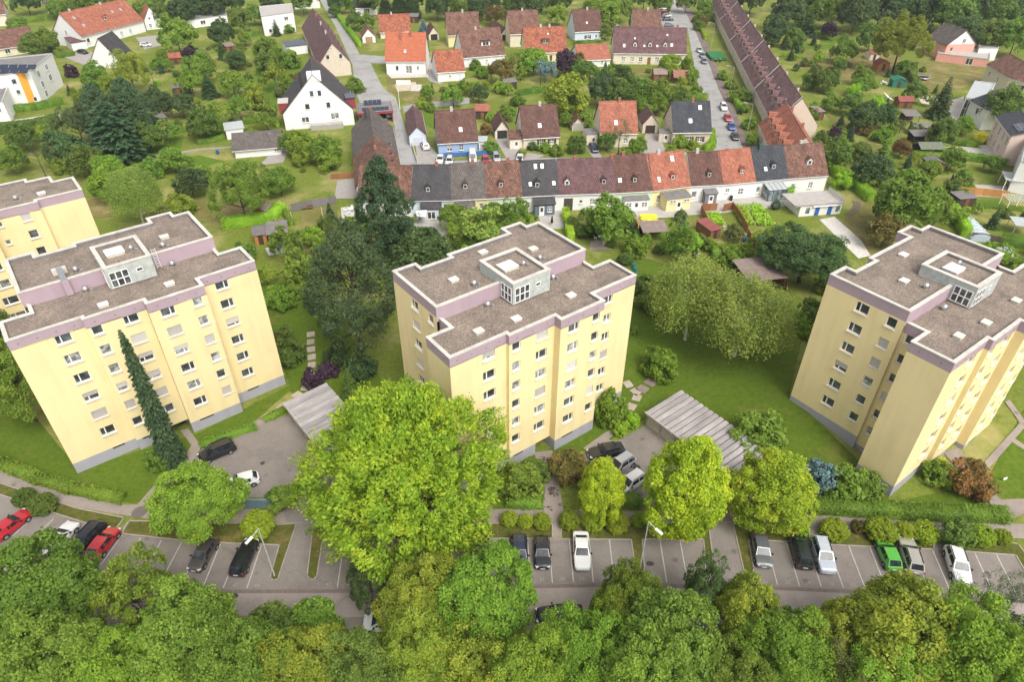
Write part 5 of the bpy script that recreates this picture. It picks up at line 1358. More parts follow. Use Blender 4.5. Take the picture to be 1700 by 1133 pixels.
terrace_unit('diamond-patterned brown terrace unit with pale green front', ((-5.23,129.02),(2.01,129.93),3.9,9.25,9.98), W_GREEN, T_OLD, wins=W2, dorm=[(0.42,0.25,1.0,1.0)], chim=[(0.68,0.0,0.7,BR)])
terrace_unit('anthracite-roofed terrace unit with white front and two upper rooflights', ((2.01,129.93),(9.57,130.86),3.9,9.14,9.78), W_WHITE, T_DARK, wins=[('f',0.15,1.0,0.9,1.2)], dorm=[(0.42,0.2,1.1,1.05)], sky=[(0.42,0.82,0.6,1.0),(0.6,0.82,0.6,1.0),(0.24,0.3,0.6,0.8),(0.88,0.3,0.6,0.8)], chim=[(0.02,0.0,0.8,M_DARKIRON)])
terrace_unit('red-brown terrace unit with an open cart doorway', ((9.57,130.86),(15.4,131.35),3.9,9.2,9.89), W_WHITE, T_PURPLE, dorm=[(0.3,0.22,1.0,1.0,'single',W_WHITE)], chim=[(0.65,0.0,0.7,BR)], doors=[('f',0.35,1.9,2.7,mat('doorway_shade',(0.08,0.065,0.055),0.9,0.2))], wins=[('f',0.8,1.5,0.7,0.7,'single')])  # open doorway is a flat panel, its inner shade painted as a dark colour
terrace_unit('red-brown terrace unit behind the round garden tree', ((15.4,131.35),(21.33,131.82),3.9,9.2,9.89), W_WHITE, T_PURPLE, dorm=[(0.6,0.22,1.0,1.0)], chim=[(0.95,0.0,0.8,BR)], wins=[('f',0.2,1.1,1.0,1.3,'cross','0')])
terrace_unit('diamond-patterned dark brown terrace unit with white porch', ((21.33,131.82),(29.23,132.92),3.9,9.49,10.43), W_GREEN, T_BROWN, dorm=[(0.53,0.22,1.0,1.0)], sky=[(0.14,0.3,0.7,0.9)], chim=[(0.3,0.0,0.8,BR)], wins=[('f',0.1,1,0.9,1.2)])
terrace_unit('orange-red terrace unit with yellow front and annex', ((29.23,132.92),(37.63,135.36),3.9,9.43,10.31), W_YELLOW, T_RED, dorm=[(0.55,0.2,1.0,1.0)], sky=[(0.2,0.25,0.6,1.1),(0.65,0.8,0.8,1.2)], chim=[(0.33,0.0,0.8,GC)], wins=[('f',0.18,0.8,0.9,1.5,'single')])
terrace_unit('dark brown terrace unit with grey porch', ((37.63,135.36),(44.67,136.24),3.9,9.03,9.57), W_WHITE, T_BROWN, dorm=[(0.58,0.2,1.0,1.0)], chim=[(0.3,0.0,0.9,GC)], wins=[('f',0.15,0.9,1.1,1.4,'single')])
terrace_unit('orange-red terrace unit with rose arch', ((44.67,136.24),(52.06,137.87),3.9,9.12,9.74), W_WHITE, T_RED, dorm=[(0.6,0.22,1.1,1.0,'mid')], chim=[(0.3,0.0,0.3,BR)], wins=[('f',0.18,1.6,0.9,0.9,'mid'),('f',0.6,0.9,1.2,1.3)])
terrace_unit('slate-roofed terrace unit with glass conservatory', ((52.06,137.87),(59.55,139.52),3.9,9.22,9.92), W_WHITE, T_BLACK, dorm=[(0.58,0.28,1.1,1.0,'single',mat('green_dormer',(0.05,0.10,0.09),0.6,0.2))], sky=[(0.34,0.3,0.7,0.9)], chim=[(0.28,-0.5,0.8,mat('green_chimney',(0.05,0.10,0.10),0.7,0.2))], wins=[('f',0.14,0.9,0.9,1.3,'single')])
terrace_unit('brown terrace unit at the right end with roof terrace', ((59.55,139.52),(68.76,141.21),3.9,9.11,9.72), W_WHITE, T_OLD, dorm=[(0.56,0.32,1.1,1.1,'single',W_WHITE)], chim=[(0.45,0.2,0.8,M_GREYCH)], wins=[('f',0.18,0.9,0.9,1.3,'single'),('f',0.62,0.9,1.0,1.4)])
# porches along the garden side
annex('dark lean-to with anthracite tiles on the blue-fronted unit', (-18.3,126.0), (-14.4,126.2), 1.8, 2.6, W_PALEBLUE, T_DARK, 0.9, None, 'lean_to', [(0.5,0.4,1.6,1.6,'mid')])
annex('pale yellow lean-to with dark tiles', (-11.4,126.6), (-7.6,127.1), 1.5, 2.4, W_YELLOW, T_GREY, 1.1, None, 'lean_to', [(0.5,0.9,1.4,0.9,'mid')])
annex('blue-grey porch with tiled roof in front of the white anthracite unit', (4.6,128.3), (8.7,128.8), 1.9, 2.5, mat('slate_blue_paint',(0.12,0.15,0.19),0.7,0.1), T_DARK, 1.0, 0.35, 'porch', [(0.75,0.8,0.9,1.2)])
annex('white glazed porch on the diamond-patterned unit', (23.3,130.6), (28.3,131.2), 1.9, 2.5, W_WHITE, M_LEAD, 0.3, 0.5, 'porch', [(0.17,0.9,1.2,1.0),(0.83,0.9,1.2,1.0)])
annex('yellow flat-roofed annex with small square windows', (31.9,130.4), (37.2,131.8), 3.4, 2.9, W_YELLOW, M_LEAD, 0.05, 0.52, 'porch', [(0.25,1.9,1.2,0.5,'mid'),(0.82,1.9,1.2,0.5,'mid')])
annex('grey porch with rounded roof on the dark brown unit', (40.8,134.0), (43.3,134.3), 1.9, 2.5, mat('porch_grey',(0.19,0.18,0.20),0.7,0.1), M_LEAD, 0.35, 0.5, 'porch')
# conservatory of dark frames and glass
cv = thing('conservatory', 'dark-framed glass conservatory on the slate-roofed unit', 'conservatory', (54.6,135.6,0), math.atan2(1.65,7.49))
MB().box(0,0,0.05,4.4,2.6,2.3).build('glass_body', M_GLASSY, cv)
f = MB()
for k in range(5): f.box(1.08*k-0.05,-0.05,0,1.08*k+0.05,0.02,2.45); f.face([(1.08*k-0.05,-0.05,2.42),(1.08*k+0.05,-0.05,2.42),(1.08*k+0.05,2.7,3.02),(1.08*k-0.05,2.7,3.02)])
f.box(-0.06,-0.06,2.32,4.46,0.03,2.45); f.box(-0.06,-0.06,0,4.46,0.03,0.14); f.build('frame', mat('anthracite_frame',(0.05,0.055,0.06),0.5,0.1), cv)
MB().face([(-0.05,-0.05,2.40),(4.45,-0.05,2.40),(4.45,2.7,3.0),(-0.05,2.7,3.0)]).build('glass_roof', M_PLASTIC, cv)
# roof terrace with the two blue doors below it
rt = thing('terrace_block', 'white garden block with two blue doors under a roof terrace', 'annex', ((58.86,128.33)[0], (58.86,128.33)[1], 0), 0.16)
MB().box(0,0,-0.3,9.2,6.0,2.3).build('wall', W_WHITE, rt)
MB().box(-1.2,-0.15,2.3,9.4,6.1,2.45).build('terrace_floor', M_TERRACE, rt)
MB().box(-1.2,-0.2,2.45,9.4,-0.08,2.75).build('kerb', M_TERRACE, rt)
for x in (3.4, 6.2): MB().box(x,-0.06,0,x+0.95,-0.01,2.1).build('door', mat('blue_door',(0.03,0.13,0.42),0.5,0.1), rt)
for x in (1.3, 8.0): MB().box(x,-0.05,0.6,x+0.9,-0.01,1.9).build('window', M_GLASSY, rt)
MB().box(2.6,-0.5,2.12,8.0,0.0,2.2).build('canopy', M_WHITE, rt)
r = MB()
for k in range(6): r.tube((9.3,0.2+k*1.1,2.45),(9.3,0.2+k*1.1,3.45),0.03,0.03,4)
r.box(9.27,0,3.4,9.33,6.1,3.46); r.box(9.28,0,2.6,9.32,6.0,3.3); r.build('railing', M_ALU, rt)

# ------------------------------------------------------------------ diagonal terrace on the right, running away from the camera
dt = 'units of the diagonal terrace'
def dia(a0, a1, p0, p1, label, roof, ze, zr, **k):
    def w(a, p): return (round(a*.132+p*.9912,3), round(a*.9912-p*.132,3))
    return house(label, (w(a1,p0), w(a0,p0), ze, zr, p1-p0), 'x', wall=W_BEIGE, roof=roof, ov=0.35, name='terraced_house', group=dt, **k)
names = ['nearest brown unit of the diagonal terrace, with the beige gable end','second brown unit of the diagonal terrace, counted from its gable end','third brown unit of the diagonal terrace, counted from its gable end','fourth brown unit of the diagonal terrace, counted from its gable end','fifth brown unit of the diagonal terrace, next to the top picture edge','furthest brown unit of the diagonal terrace, cut by the top picture edge']
cuts = [181,211.5,240.9,270.5,305,342,385]
for i, nm in enumerate(names):
    a0, a1 = cuts[i], cuts[i+1]; n = 5; L_ = a1-a0
    o = dia(a0, a1-0.02, 43.5-0.12*(i%2), 54.1, nm, T_WEATHER, 4.0, 10.4+0.05*(i%2), gov=0.0,
        dorm=[((k+0.6)/n, 0.24, 2.3, 1.25) for k in range(n)], chim=[((k+0.5)/2, 0.4, 0.45, M_GREYCH) for k in range(2)],
        wins=[('f',(k+0.5)/6,0.9,1.0,1.4) for k in range(6)] + ([('r',0.42,4.4,1.0,1.4,'single')] if i == 0 else []), sky=[((k+0.3)/3,0.62,0.5,0.6) for k in range(3)])
    v = MB()   # white party wall capping
    for s in (0,1):
        v.face([(0,0,0)]*0 or [(L_-0.5,-0.4,3.80),(L_-0.02,-0.4,3.80),(L_-0.02,5.3,10.85),(L_-0.5,5.3,10.85)])
        break
    v.face([(L_-0.5,-0.4,3.5),(L_-0.5,-0.4,3.80),(L_-0.5,5.3,10.85),(L_-0.5,5.3,10.4)])
    v.build('party_wall_cap', W_WHITE, o)
dia(156.0, 180.6, 39.8, 50.2, 'orange-roofed unit at the near end of the diagonal terrace', T_RED, 4.0, 9.3, gov=0.05, dorm=[((k+0.5)/5, 0.24, 2.2, 1.25) for k in range(5)], wins=[('f',(k+0.5)/5,0.9,1.0,1.4) for k in range(5)], chim=[(0.2,0.6,0.8,M_BRICK),(0.7,0.6,0.8,M_BRICK)])
# tall concrete street lamps along the right street
def street_lamp(base, h, ang, label, arm=1.6, double=False, col=None, r=0.09):
    o = thing('street_lamp', label, 'street lamp', (base[0],base[1],zg(*base)), ang, 'street lamps')
    c = col or M_CONC
    MB().tube((0,0,-0.1),(0,0,h),r,r*0.55,8).build('pole', c, o)
    MB().tube((0,0,h-0.03),(arm,0,h+0.35),r*0.5,r*0.4,6).build('arm', c, o)
    hd = MB().obox((arm+0.4,0,h+0.4),(0.5,0.16,0.07)).build('lamp_head', M_ALU, o)
    MB().obox((arm+0.45,0,h+0.325),(0.38,0.12,0.012)).build('lens', M_PLASTIC, hd)
    return o
for b, ty, lab in [((73.13,267.2), 38, 'concrete street lamp between the upper front gardens of the diagonal terrace'), ((65.09,209.17), 108, 'slim street pole beside the second front garden of the diagonal terrace'), ((60.83,174.43), 172, 'concrete street lamp right of the black car on the right street')]:
    street_lamp(b, 8.5, math.pi, lab)
street_lamp((-32.18,195.97), 6.0, 2.6, 'white street lamp beside the white van carport', 0.9, col=M_WHITE)
# two lamps of the car park: bent heads on slim poles
def park_lamp(base, top, label, ang):
    h = 7.8
    o = thing('street_lamp', label, 'street lamp', (base[0],base[1],zg(*base)), ang, 'street lamps')
    MB().tube((0,0,-0.1),(0,0,h),0.085,0.05,8).build('pole', M_LAMPGREY, o)
    MB().tube((0,0,h),(1.0,0,h-0.12),0.045,0.04,6).build('arm', M_LAMPGREY, o)
    MB().obox((1.4,0,h-0.15),(0.45,0.13,0.07)).build('lamp_head', M_WHITE, o)
M_LAMPGREY = mat('lamp_pole', (0.48,0.49,0.47), 0.5, 0.15, 2)
park_lamp((-25.02,43.14), 0, 'car park lamp on the grass tongue next to the left driveway', -2.0)
park_lamp((13.72,44.15), 0, 'car park lamp on the grass tongue right of the empty bays', -0.9)

# ------------------------------------------------------------------ other buildings, left
house('white house with long red tiled roof behind the swimming pool', ((-156.56,264.64),(-145.9,291.56),4.33,11.23,14.28), wall=W_WHITE, roof=T_RED, wins=[('f',0.08,1.5,1.3,1.4,'single'),('f',0.45,1.0,1.0,1.3),('f',0.6,1.0,1.2,1.3),('f',0.75,1.0,1.0,1.3),('l',0.5,1.5,0.9,1.4),('l',0.5,4.2,0.9,1.4)], sky=[(0.15,0.35),(0.12,0.7),(0.68,0.6),(0.82,0.6)], dorm=[(0.5,0.35,1.6,1.2)], chim=[(0.15,0,0.8,M_GREYCH),(0.62,0,0.8,M_GREYCH)])
house('red-roofed cross wing with white gable at the right of the long red roof', ((-146.57,293.7),(-141.62,296.91),3.77,8.29,25.22), 'y', wall=W_WHITE, roof=T_RED, wins=[('l',0.35,3.8,0.8,0.8,'single'),('l',0.7,3.3,1.2,1.6,'mid'),('l',0.3,0.8,1.0,1.4)])
annex('white garage annex with a red door below the long red roof', (-159.16,261.12), (-155.68,264.65), 6.0, 2.6, W_WHITE, T_PURPLE, 1.0, None, 'garage_annex')
house('steep white gable house behind the loose yellow-green maple', ((-140.98,238.21),(-130.76,238.38),1.95,9.26,10.26), 'y', wall=W_WHITE, roof=T_DARK, ov=0.3)
house('cream bungalow with long brown roof above the white orange-striped house', ((-183.91,247.67),(-170.44,261.0),2.77,7.02,16.0), wall=W_CREAM, roof=T_OLD, wins=[('f',0.45,0.8,1.6,1.4,'mid'),('f',0.65,0.8,1.6,1.4,'mid')])
oh = flat_house('white block of flats with an orange stripe and rooftop solar frames', [(-149.36,189.76),(-136.7,200.49),(-140.67,219.59),(-153.13,213.18)], 9.3, W_WHITE, wins=[(0,0.45,6.2,1.6,1.6,'mid'),(0,0.72,6.4,1.2,1.4,'single'),(0,0.72,3.6,1.0,1.2,'single'),(0,0.92,1.0,0.9,1.2,'single'),(1,0.25,6.3,1.6,1.7,'mid'),(1,0.25,3.4,1.6,1.7,'mid'),(1,0.6,6.3,2.0,1.7,'mid'),(1,0.6,3.4,2.0,1.7,'mid'),(1,0.25,0.7,1.6,1.7,'mid')])
_a, _b = Vector((-149.36,189.76)), Vector((-136.7,200.49)); _d = (_b-_a); _n = Vector((_d.y,-_d.x)).normalized()*0.03
MB().face([(*(_d*0.80+_n),0.0),(*(_d*0.92+_n),0.0),(*(_d*0.92+_n),9.1),(*(_d*0.80+_n),9.1)]).build('orange_stripe', mat('orange_render',(0.78,0.36,0.05),0.9,0.05), oh)
for k in range(8):
    c = _d*0.35 + Vector((2.4*(k%4)*1.1, 5+4.0*(k//4)))
    MB().obox((c.x,c.y,9.75),(1.1,0.9,0.04),_d.angle_signed(Vector((1,0))) if False else 0.1,0,Matrix.Rotation(0.5,3,'X')).build('solar_panel', M_SOLAR, oh)
flat_house('white house corner cut by the left picture edge', [(-142.35,178.68),(-135.58,183.45),(-141.66,196.08),(-149.94,193.36)], 6.0, W_WHITE, wins=[(0,0.8,3.4,1.2,1.4,'single'),(0,0.6,0.8,1.2,1.4,'single'),(1,0.4,0.8,1.4,1.6,'mid')])
flat_house('white flat-roofed bungalow with a row of rooftop windows', [(-131.28,295.95),(-118.51,307.12),(-124.6,323.7),(-140.58,316.17)], 3.2, W_WHITE, M_LEAD, wins=[(0,0.4,1.0,2.0,1.4,'mid'),(0,0.75,1.0,1.4,1.4,'mid')])
flat_house('white cubic house with roof terrace left of the left street', [(-96.46,284.03),(-86.38,292.29),(-91.35,309.76),(-102.95,302.83)], 7.2, W_WHITE, M_TERRACE, wins=[(0,0.75,4.6,1.6,1.3,'mid'),(0,0.2,1.0,1.2,1.3,'single')])
annex('white garage with solar roof below the cubic house', (-79.91,255.24), (-73.45,258.65), 6.0, 3.0, W_WHITE, M_SOLAR, 0.4, None, 'garage')
house('white bungalow with shallow grey hipped roof in the left gardens', ((-66.93,159.06),(-56.55,161.66),2.11,4.34,10.03), wall=W_WHITE, roof=T_GREY, wins=[('f',0.9,0.9,0.9,1.2)], ov=0.5, gov=0.5)
annex('glass-roofed terrace behind the white bungalow', (-73.2,171.64), (-69.11,173.41), 5.0, 2.5, W_WHITE, M_PLASTIC, 0.3, None, 'veranda')
house('white house between trees at the top, right of the left street', ((-67.83,321.98),(-59.09,324.57),3.34,6.97,7.26), wall=W_WHITE, roof=T_DARK, wins=[('f',0.5,0.8,2.4,1.8,'three')])
house('dark-roofed white house at the top, left of the left street', ((-98.0,335.58),(-87.2,338.53),2.95,6.87,17.32), 'y', wall=W_WHITE, roof=T_DARK)
house('cream house cut by the top left corner', ((-214.81,297.07),(-206.25,301.54),4.48,8.78,12.27), wall=W_CREAM, roof=T_OLD)
house('small pink house with grey roof at the top left', ((-204.77,327.68),(-201.39,330.29),2.66,5.33,6.36), wall=W_PALEPINK, roof=T_GREY)
# carport with solar roof and red edge, white van below
cp = thing('carport', 'flat carport with solar panels and dark red fascia beside the left street', 'carport', (*(-41.57,183.26), 0), 0.22)
MB().box(0,0,2.75,9.4,9.0,3.05).build('roof', M_LEAD, cp)
MB().box(-0.05,-0.08,2.55,9.45,-0.01,3.15).box(9.41,0,2.55,9.48,9,3.15).build('fascia', W_RED, cp)
for x in (0.2, 9.1): MB().box(x,0.1,0,x+0.2,0.3,2.75).build('post', W_RED, cp)
MB().box(0.1,8.6,0,9.2,8.8,2.75).box(9.2,0.3,0,9.3,8.8,2.75).build('back_wall', W_RED, cp)
for k in range(6): MB().obox((1.9+1.2*k,2.2,3.25),(0.55,0.95,0.03),0,0,Matrix.Rotation(0.2,3,'X')).build('solar_panel', M_SOLAR, cp)
for k in range(4): MB().obox((2.6+1.2*k,6.8,3.6),(0.55,0.85,0.03),0,0,Matrix.Rotation(0.6,3,'X')).build('solar_panel', M_SOLAR, cp)

# ------------------------------------------------------------------ other buildings, right
pk = house('pink house with white gable and solar roof at the wood edge', ((150.55,251.35),(161.02,252.78),5.2,9.65,11.33), 'y', wall=W_PINK, roof=T_GREY, gable_mat=W_WHITE, ov=0.4, wins=[('l',0.55,5.6,1.2,1.3,'mid'),('l',0.2,2.9,1.0,1.3,'single'),('b',0.5,2.8,1.0,1.4)])
flat_house('pink terrace base in front of the pink house', [(147.57,250.37),(160.82,242.03),(168.47,254.62),(153.77,261.13)], 2.7, W_PINK, M_TERRACE, wins=[(0,0.65,0.2,2.0,2.1,'mid')])
flat_house('white annex with grey roof right of the pink house', [(161.98,251.32),(168.78,251.39),(176.93,266.59),(171.5,270.09)], 4.2, W_WHITE, M_LEAD)
house('beige house with brown hipped roof at the right picture edge', ((146.66,208.57),(150.37,201.33),6.0,9.97,13.77), wall=W_CREAM, roof=T_OLD, wins=[('f',0.5,3.2,2.2,1.6,'mid')])
house('cream house wing with brown roof, above the yellow glazed house', ((148.39,223.14),(146.66,208.57),6.0,9.05,10.55), wall=W_CREAM, roof=T_OLD, wins=[('f',0.2,3.2,0.9,1.3,'single'),('f',0.6,3.2,0.9,1.3,'single')])
flat_house('yellow and white house with a green glazed stair bay', [(124.02,190.04),(128.48,188.08),(140.24,204.07),(135.39,206.31)], 5.6, W_WHITE, M_PLASTIC, wins=[(0,0.3,0.3,2.6,5.0,'six'),(1,0.4,3.0,1.6,1.6,'mid'),(1,0.4,0.5,1.6,1.6,'mid')])
house('dark-roofed white house behind the round tree at the right edge', ((124.78,188.63),(124.83,180.51),5.4,7.97,12.74), wall=W_WHITE, roof=T_BLACK, wins=[('f',0.5,3.0,1.2,1.5,'single')])
house('pale pink apartment house with dark roof and solar panel, right edge', ((121.02,170.83),(116.51,156.73),7.0,8.64,9.02), wall=W_PALEPINK, roof=T_BLACK, wins=[('f',0.15,4.0,1.2,2.0,'mid'),('f',0.4,4.0,1.2,2.0,'mid'),('f',0.65,4.0,1.2,2.0,'mid'),('f',0.88,4.0,1.2,2.0,'mid'),('f',0.15,1.0,1.2,2.0,'mid'),('f',0.4,1.0,1.2,2.0,'mid'),('f',0.65,1.0,1.2,2.0,'mid')], solar=[(0.75,0.5,5.0,2.0)])
flat_house('white apartment house with balconies at the right picture edge', [(109.34,141.1),(114.76,137.4),(128.19,157.83),(123.17,160.85)], 7.0, W_WHITE, T_BLACK and M_LEAD, wins=[(3,0.3,4.0,1.4,1.9,'mid'),(3,0.7,4.0,1.4,1.9,'mid'),(3,0.3,1.0,1.4,1.9,'mid'),(3,0.7,1.0,1.4,1.9,'mid')])
house('brown wooden roof peeping from the wood, top right', ((142.47,313.65),(148.64,310.16),2.4,6.21,7.61), wall=W_DARKWOOD, roof=T_OLD, name='wooden_hut', cat='hut')

# ------------------------------------------------------------------ huts, sheds and arbours
def shed(label, A, B, depth, h, wall, roofm, rise=0.7, ridge='x', cat='shed', name='garden_shed', open_=False):
    A, B = Vector(A), Vector(B); d = B-A; L = d.length
    root = thing(name, label, cat, (A.x,A.y,zg(*A)), math.atan2(d.y,d.x), 'garden sheds and arbours')
    D = depth; mb = MB()
    if open_:
        for x in (0.1, L-0.1):
            for y in (0.1, D-0.1): MB().box(x-0.06,y-0.06,-0.2,x+0.06,y+0.06,h).build('post', wall, root)
        MB().box(0.1,D-0.14,0.0,L-0.1,D-0.08,h*0.9).build('back_boards', wall, root)
    else:
        n = max(4, int(L/0.45))
        for p, q in (((0,0),(L,0)),((L,0),(L,D)),((L,D),(0,D)),((0,D),(0,0))): mb.wall(p,q,-0.2,h)
        if ridge == 'x':
            for x in (0,L): mb.face([(x,0,h),(x,D,h),(x,D/2,h+rise)])
        elif ridge == 'y':
            for y in (0,D): mb.face([(0,y,h),(L,y,h),(L/2,y,h+rise)])
        mb.build('wall', wall, root)
        dr = MB().box(L*0.5-0.45,-0.04,0.02,L*0.5+0.45,-0.01,min(1.95,h-0.1)).build('door', W_DARKWOOD if wall is not W_DARKWOOD else W_WOOD, root)
    o = 0.22; r = MB(); t = 0.07
    if ridge == 'x':
        k = o*rise/(D/2)
        qs = [[(-o,-o,h-k),(L+o,-o,h-k),(L+o,D/2,h+rise),(-o,D/2,h+rise)],[(L+o,D+o,h-k),(-o,D+o,h-k),(-o,D/2,h+rise),(L+o,D/2,h+rise)]]
    elif ridge == 'y':
        k = o*rise/(L/2)
        qs = [[(-o,D+o,h-k),(-o,-o,h-k),(L/2,-o,h+rise),(L/2,D+o,h+rise)],[(L+o,-o,h-k),(L+o,D+o,h-k),(L/2,D+o,h+rise),(L/2,-o,h+rise)]]
    else: qs = [[(-o,-o,h),(L+o,-o,h),(L+o,D+o,h+rise),(-o,D+o,h+rise)]]
    for q in qs:
        r.face([(a,b,c+t) for a,b,c in q],0,[(0,0),(L,0),(L,D),(0,D)]); r.face([(a,b,c) for a,b,c in q[::-1]],0,[(0,0)]*4)
        for i in range(4):
            a, b = q[i], q[(i+1)%4]; r.face([a,b,(b[0],b[1],b[2]+t),(a[0],a[1],a[2]+t)],0,[(0,0)]*4)
    r.build('roof', roofm, root)
    return root
M_FELT = mat('roof_felt', (0.17,0.155,0.15), 0.85, 0.25, 1.2, rnd=0.15)
M_FELTB = mat('brown_roof_felt', (0.25,0.19,0.165), 0.85, 0.25, 1.2)
M_REDFELT = mat('red_roof_felt', (0.26,0.08,0.07), 0.8, 0.2, 1.2)
M_GREENP = mat('green_boards', (0.03,0.17,0.11), 0.7, 0.15, 2)
W_ORANGEWOOD = mat('orange_boards', (0.45,0.19,0.06), 0.75, 0.2, 2)
for a in [
 ('dark-roofed open arbour with green furniture in the left gardens', (-46.24,115.39), (-42.82,116.37), 4.2, 2.3, W_DARKWOOD, M_FELT, 0.5, 'm', 'arbour', 'arbour', True),
 ('grey lean-to shed left of the green-furnished arbour', (-48.88,115.38), (-46.79,116.11), 3.0, 2.1, W_ORANGEWOOD, M_FELT, 0.4, 'm', 'shed', 'garden_shed'),
 ('small brown hut behind the bright hedge', (-52.22,126.0), (-49.78,126.02), 3.4, 2.0, W_WOOD, M_FELTB, 0.9, 'y', 'shed', 'garden_shed'),
 ('open brown-roofed arbour beside the orange garden steps', (25.09,116.76), (29.7,117.28), 3.6, 2.3, W_DARKWOOD, M_FELTB, 0.5, 'm', 'arbour', 'arbour', True),
 ('red-roofed narrow tool shed by the brown plank fence', (38.25,118.06), (40.36,119.06), 4.5, 2.0, W_WOOD, M_REDFELT, 0.2, 'm', 'shed', 'garden_shed'),
 ('large brown flat-roofed shelter beside the dark tree', (39.88,98.07), (46.42,99.25), 6.5, 2.4, W_DARKWOOD, M_FELTB, 0.3, 'm', 'shelter', 'arbour', True),
 ('orange wooden hut with red roof near the big yellow-green tree', (122.03,237.94), (126.2,238.71), 3.2, 2.1, W_ORANGEWOOD, M_REDFELT, 1.1, 'y', 'hut', 'garden_shed'),
 ('grey shed with red roof left of the big yellow-green tree', (124.84,250.93), (128.02,250.96), 4.0, 2.2, W_CREAM, M_REDFELT, 0.7, 'x', 'shed', 'garden_shed'),
 ('green gabled shed in the right meadow', (118.38,218.85), (122.24,218.25), 3.6, 2.1, M_GREENP, M_GREENP, 0.8, 'y', 'shed', 'garden_shed'),
 ('dark red-roofed hut below the white sun sail', (110.96,198.28), (114.97,198.32), 3.2, 2.1, W_WOOD, M_REDFELT, 0.9, 'x', 'hut', 'garden_shed'),
 ('grey roofed arbour, uppermost of the column left of the pointed conifer', (106.58,184.96), (110.54,184.99), 3.4, 2.2, W_DARKWOOD, M_FELT, 0.5, 'm', 'arbour', 'arbour', True),
 ('dark arbour with wooden front, second of the column', (104.78,176.56), (108.95,175.7), 3.6, 2.2, W_WOOD, M_FELT, 0.6, 'x', 'arbour', 'garden_shed'),
 ('grey roofed arbour right of the orange maple', (101.51,169.58), (106.13,169.61), 3.0, 2.2, W_DARKWOOD, M_FELT, 0.5, 'm', 'arbour', 'arbour', True),
 ('wide green-grey roofed arbour above the clipped hedge', (99.1,160.67), (104.56,160.71), 4.5, 2.2, W_DARKWOOD, mat('green_felt',(0.15,0.17,0.12),0.85,0.2), 0.9, 'x', 'arbour', 'arbour', True),
 ('small barrel-roofed wooden hut below the clipped hedge', (96.57,152.11), (100.45,151.43), 3.4, 2.1, W_WOOD, M_FELT, 0.7, 'y', 'hut', 'garden_shed'),
 ('small red-roofed hut right of the blue house', (-10.15,187.91), (-6.49,187.94), 5.0, 2.3, W_DARKWOOD, T_RED, 1.1, 'x', 'shed', 'garden_shed'),
 ('dark shed in the upper left gardens', (-94.85,180.46), (-92.72,182.36), 3.0, 2.2, W_DARKWOOD, M_FELT, 0.3, 'm', 'shed', 'garden_shed'),
 ('red-brown pavilion near the purple shrub, upper left', (-116.18,242.19), (-112.89,243.75), 4.0, 2.2, W_WOOD, T_MIX, 1.2, 'x', 'pavilion', 'garden_shed'),
 ('small hut under the trees, upper left', (-101.65,208.83), (-99.58,210.04), 3.0, 2.0, W_DARKWOOD, M_FELT, 0.3, 'm', 'shed', 'garden_shed'),
 ('orange shed left of the narrow dark conifer, upper left', (-102.36,258.33), (-99.89,260.06), 4.0, 2.2, W_WOOD, M_FELTB, 0.4, 'm', 'shed', 'garden_shed'),
 ('brown pavilion with pointed roof right of the long purple house', (50.71,221.42), (55.47,221.46), 5.0, 2.2, W_WOOD, mat('red_shingle',(0.28,0.13,0.09),0.85,0.2), 1.5, 'x', 'pavilion', 'arbour', True),
 ('brown hut left of the pointed pavilion', (45.08,225.31), (49.14,225.35), 4.0, 2.1, W_WOOD, M_FELTB, 1.2, 'x', 'hut', 'garden_shed'),
 ('brown roofed entrance behind the last terrace garden', (83.91,187.71), (85.76,188.22), 4.0, 2.3, W_DARKWOOD, M_FELTB, 0.3, 'm', 'shed', 'garden_shed'),
 ('dark garden cabin behind the yellow tree, centre', (-2.44,214.59), (1.27,215.86), 4.0, 2.3, W_DARKWOOD, M_FELT, 0.5, 'x', 'shed', 'garden_shed'),
 ('dark wood shed behind the weathered orange roof', (-43.13,308.08), (-39.61,308.12), 5.0, 2.4, W_DARKWOOD, M_FELT, 0.4, 'm', 'shed', 'garden_shed'),
 ('brown shed by the white house at the lower right', (93.83,132.8), (97.72,133.41), 3.0, 2.0, W_DARKWOOD, M_FELT, 0.2, 'm', 'shed', 'garden_shed'),
]: shed(*a)

# ------------------------------------------------------------------ fences, walls, steps
def fence(label, pts, h, m, step=1.8, board=True, cat='fence', solid=True):
    """posts with one panel between each pair"""
    P = [Vector(p) for p in pts]; o = P[0]
    root = thing('fence', label, cat, (o.x,o.y,0))
    for a, b in zip(P, P[1:]):
        d = b-a; L = d.length; n = max(1, round(L/step)); th = math.atan2(d.y,d.x)
        for k in range(n):
            c0 = a.lerp(b,k/n)-o; c = a.lerp(b,(k+0.5)/n)-o; z = zg(c.x+o.x,c.y+o.y)
            MB().box(-0.05,-0.05,-0.2,0.05,0.05,h+0.06).build('post', m, root, (c0.x,c0.y,z), th)
            w = L/n-0.12
            p = MB().box(-w/2,-0.02,0.05,w/2,0.02,h)
            if board:
                q = int(w/0.3)
                for i in range(q): p.box(-w/2+w*i/q+0.02,-0.035,0.07,-w/2+w*(i+1)/q-0.02,-0.021,h-0.03)
            p.build('panel', m, root, (c.x,c.y,z), th)
M_PLANK = mat('stained_planks', (0.30,0.13,0.06), 0.8, 0.25, 2, rnd=0.12)
M_ORPLANK = mat('orange_planks', (0.50,0.24,0.08), 0.8, 0.2, 2, rnd=0.12)
M_GREYFENCE = mat('grey_fence', (0.20,0.18,0.18), 0.8, 0.2, 2, rnd=0.12)
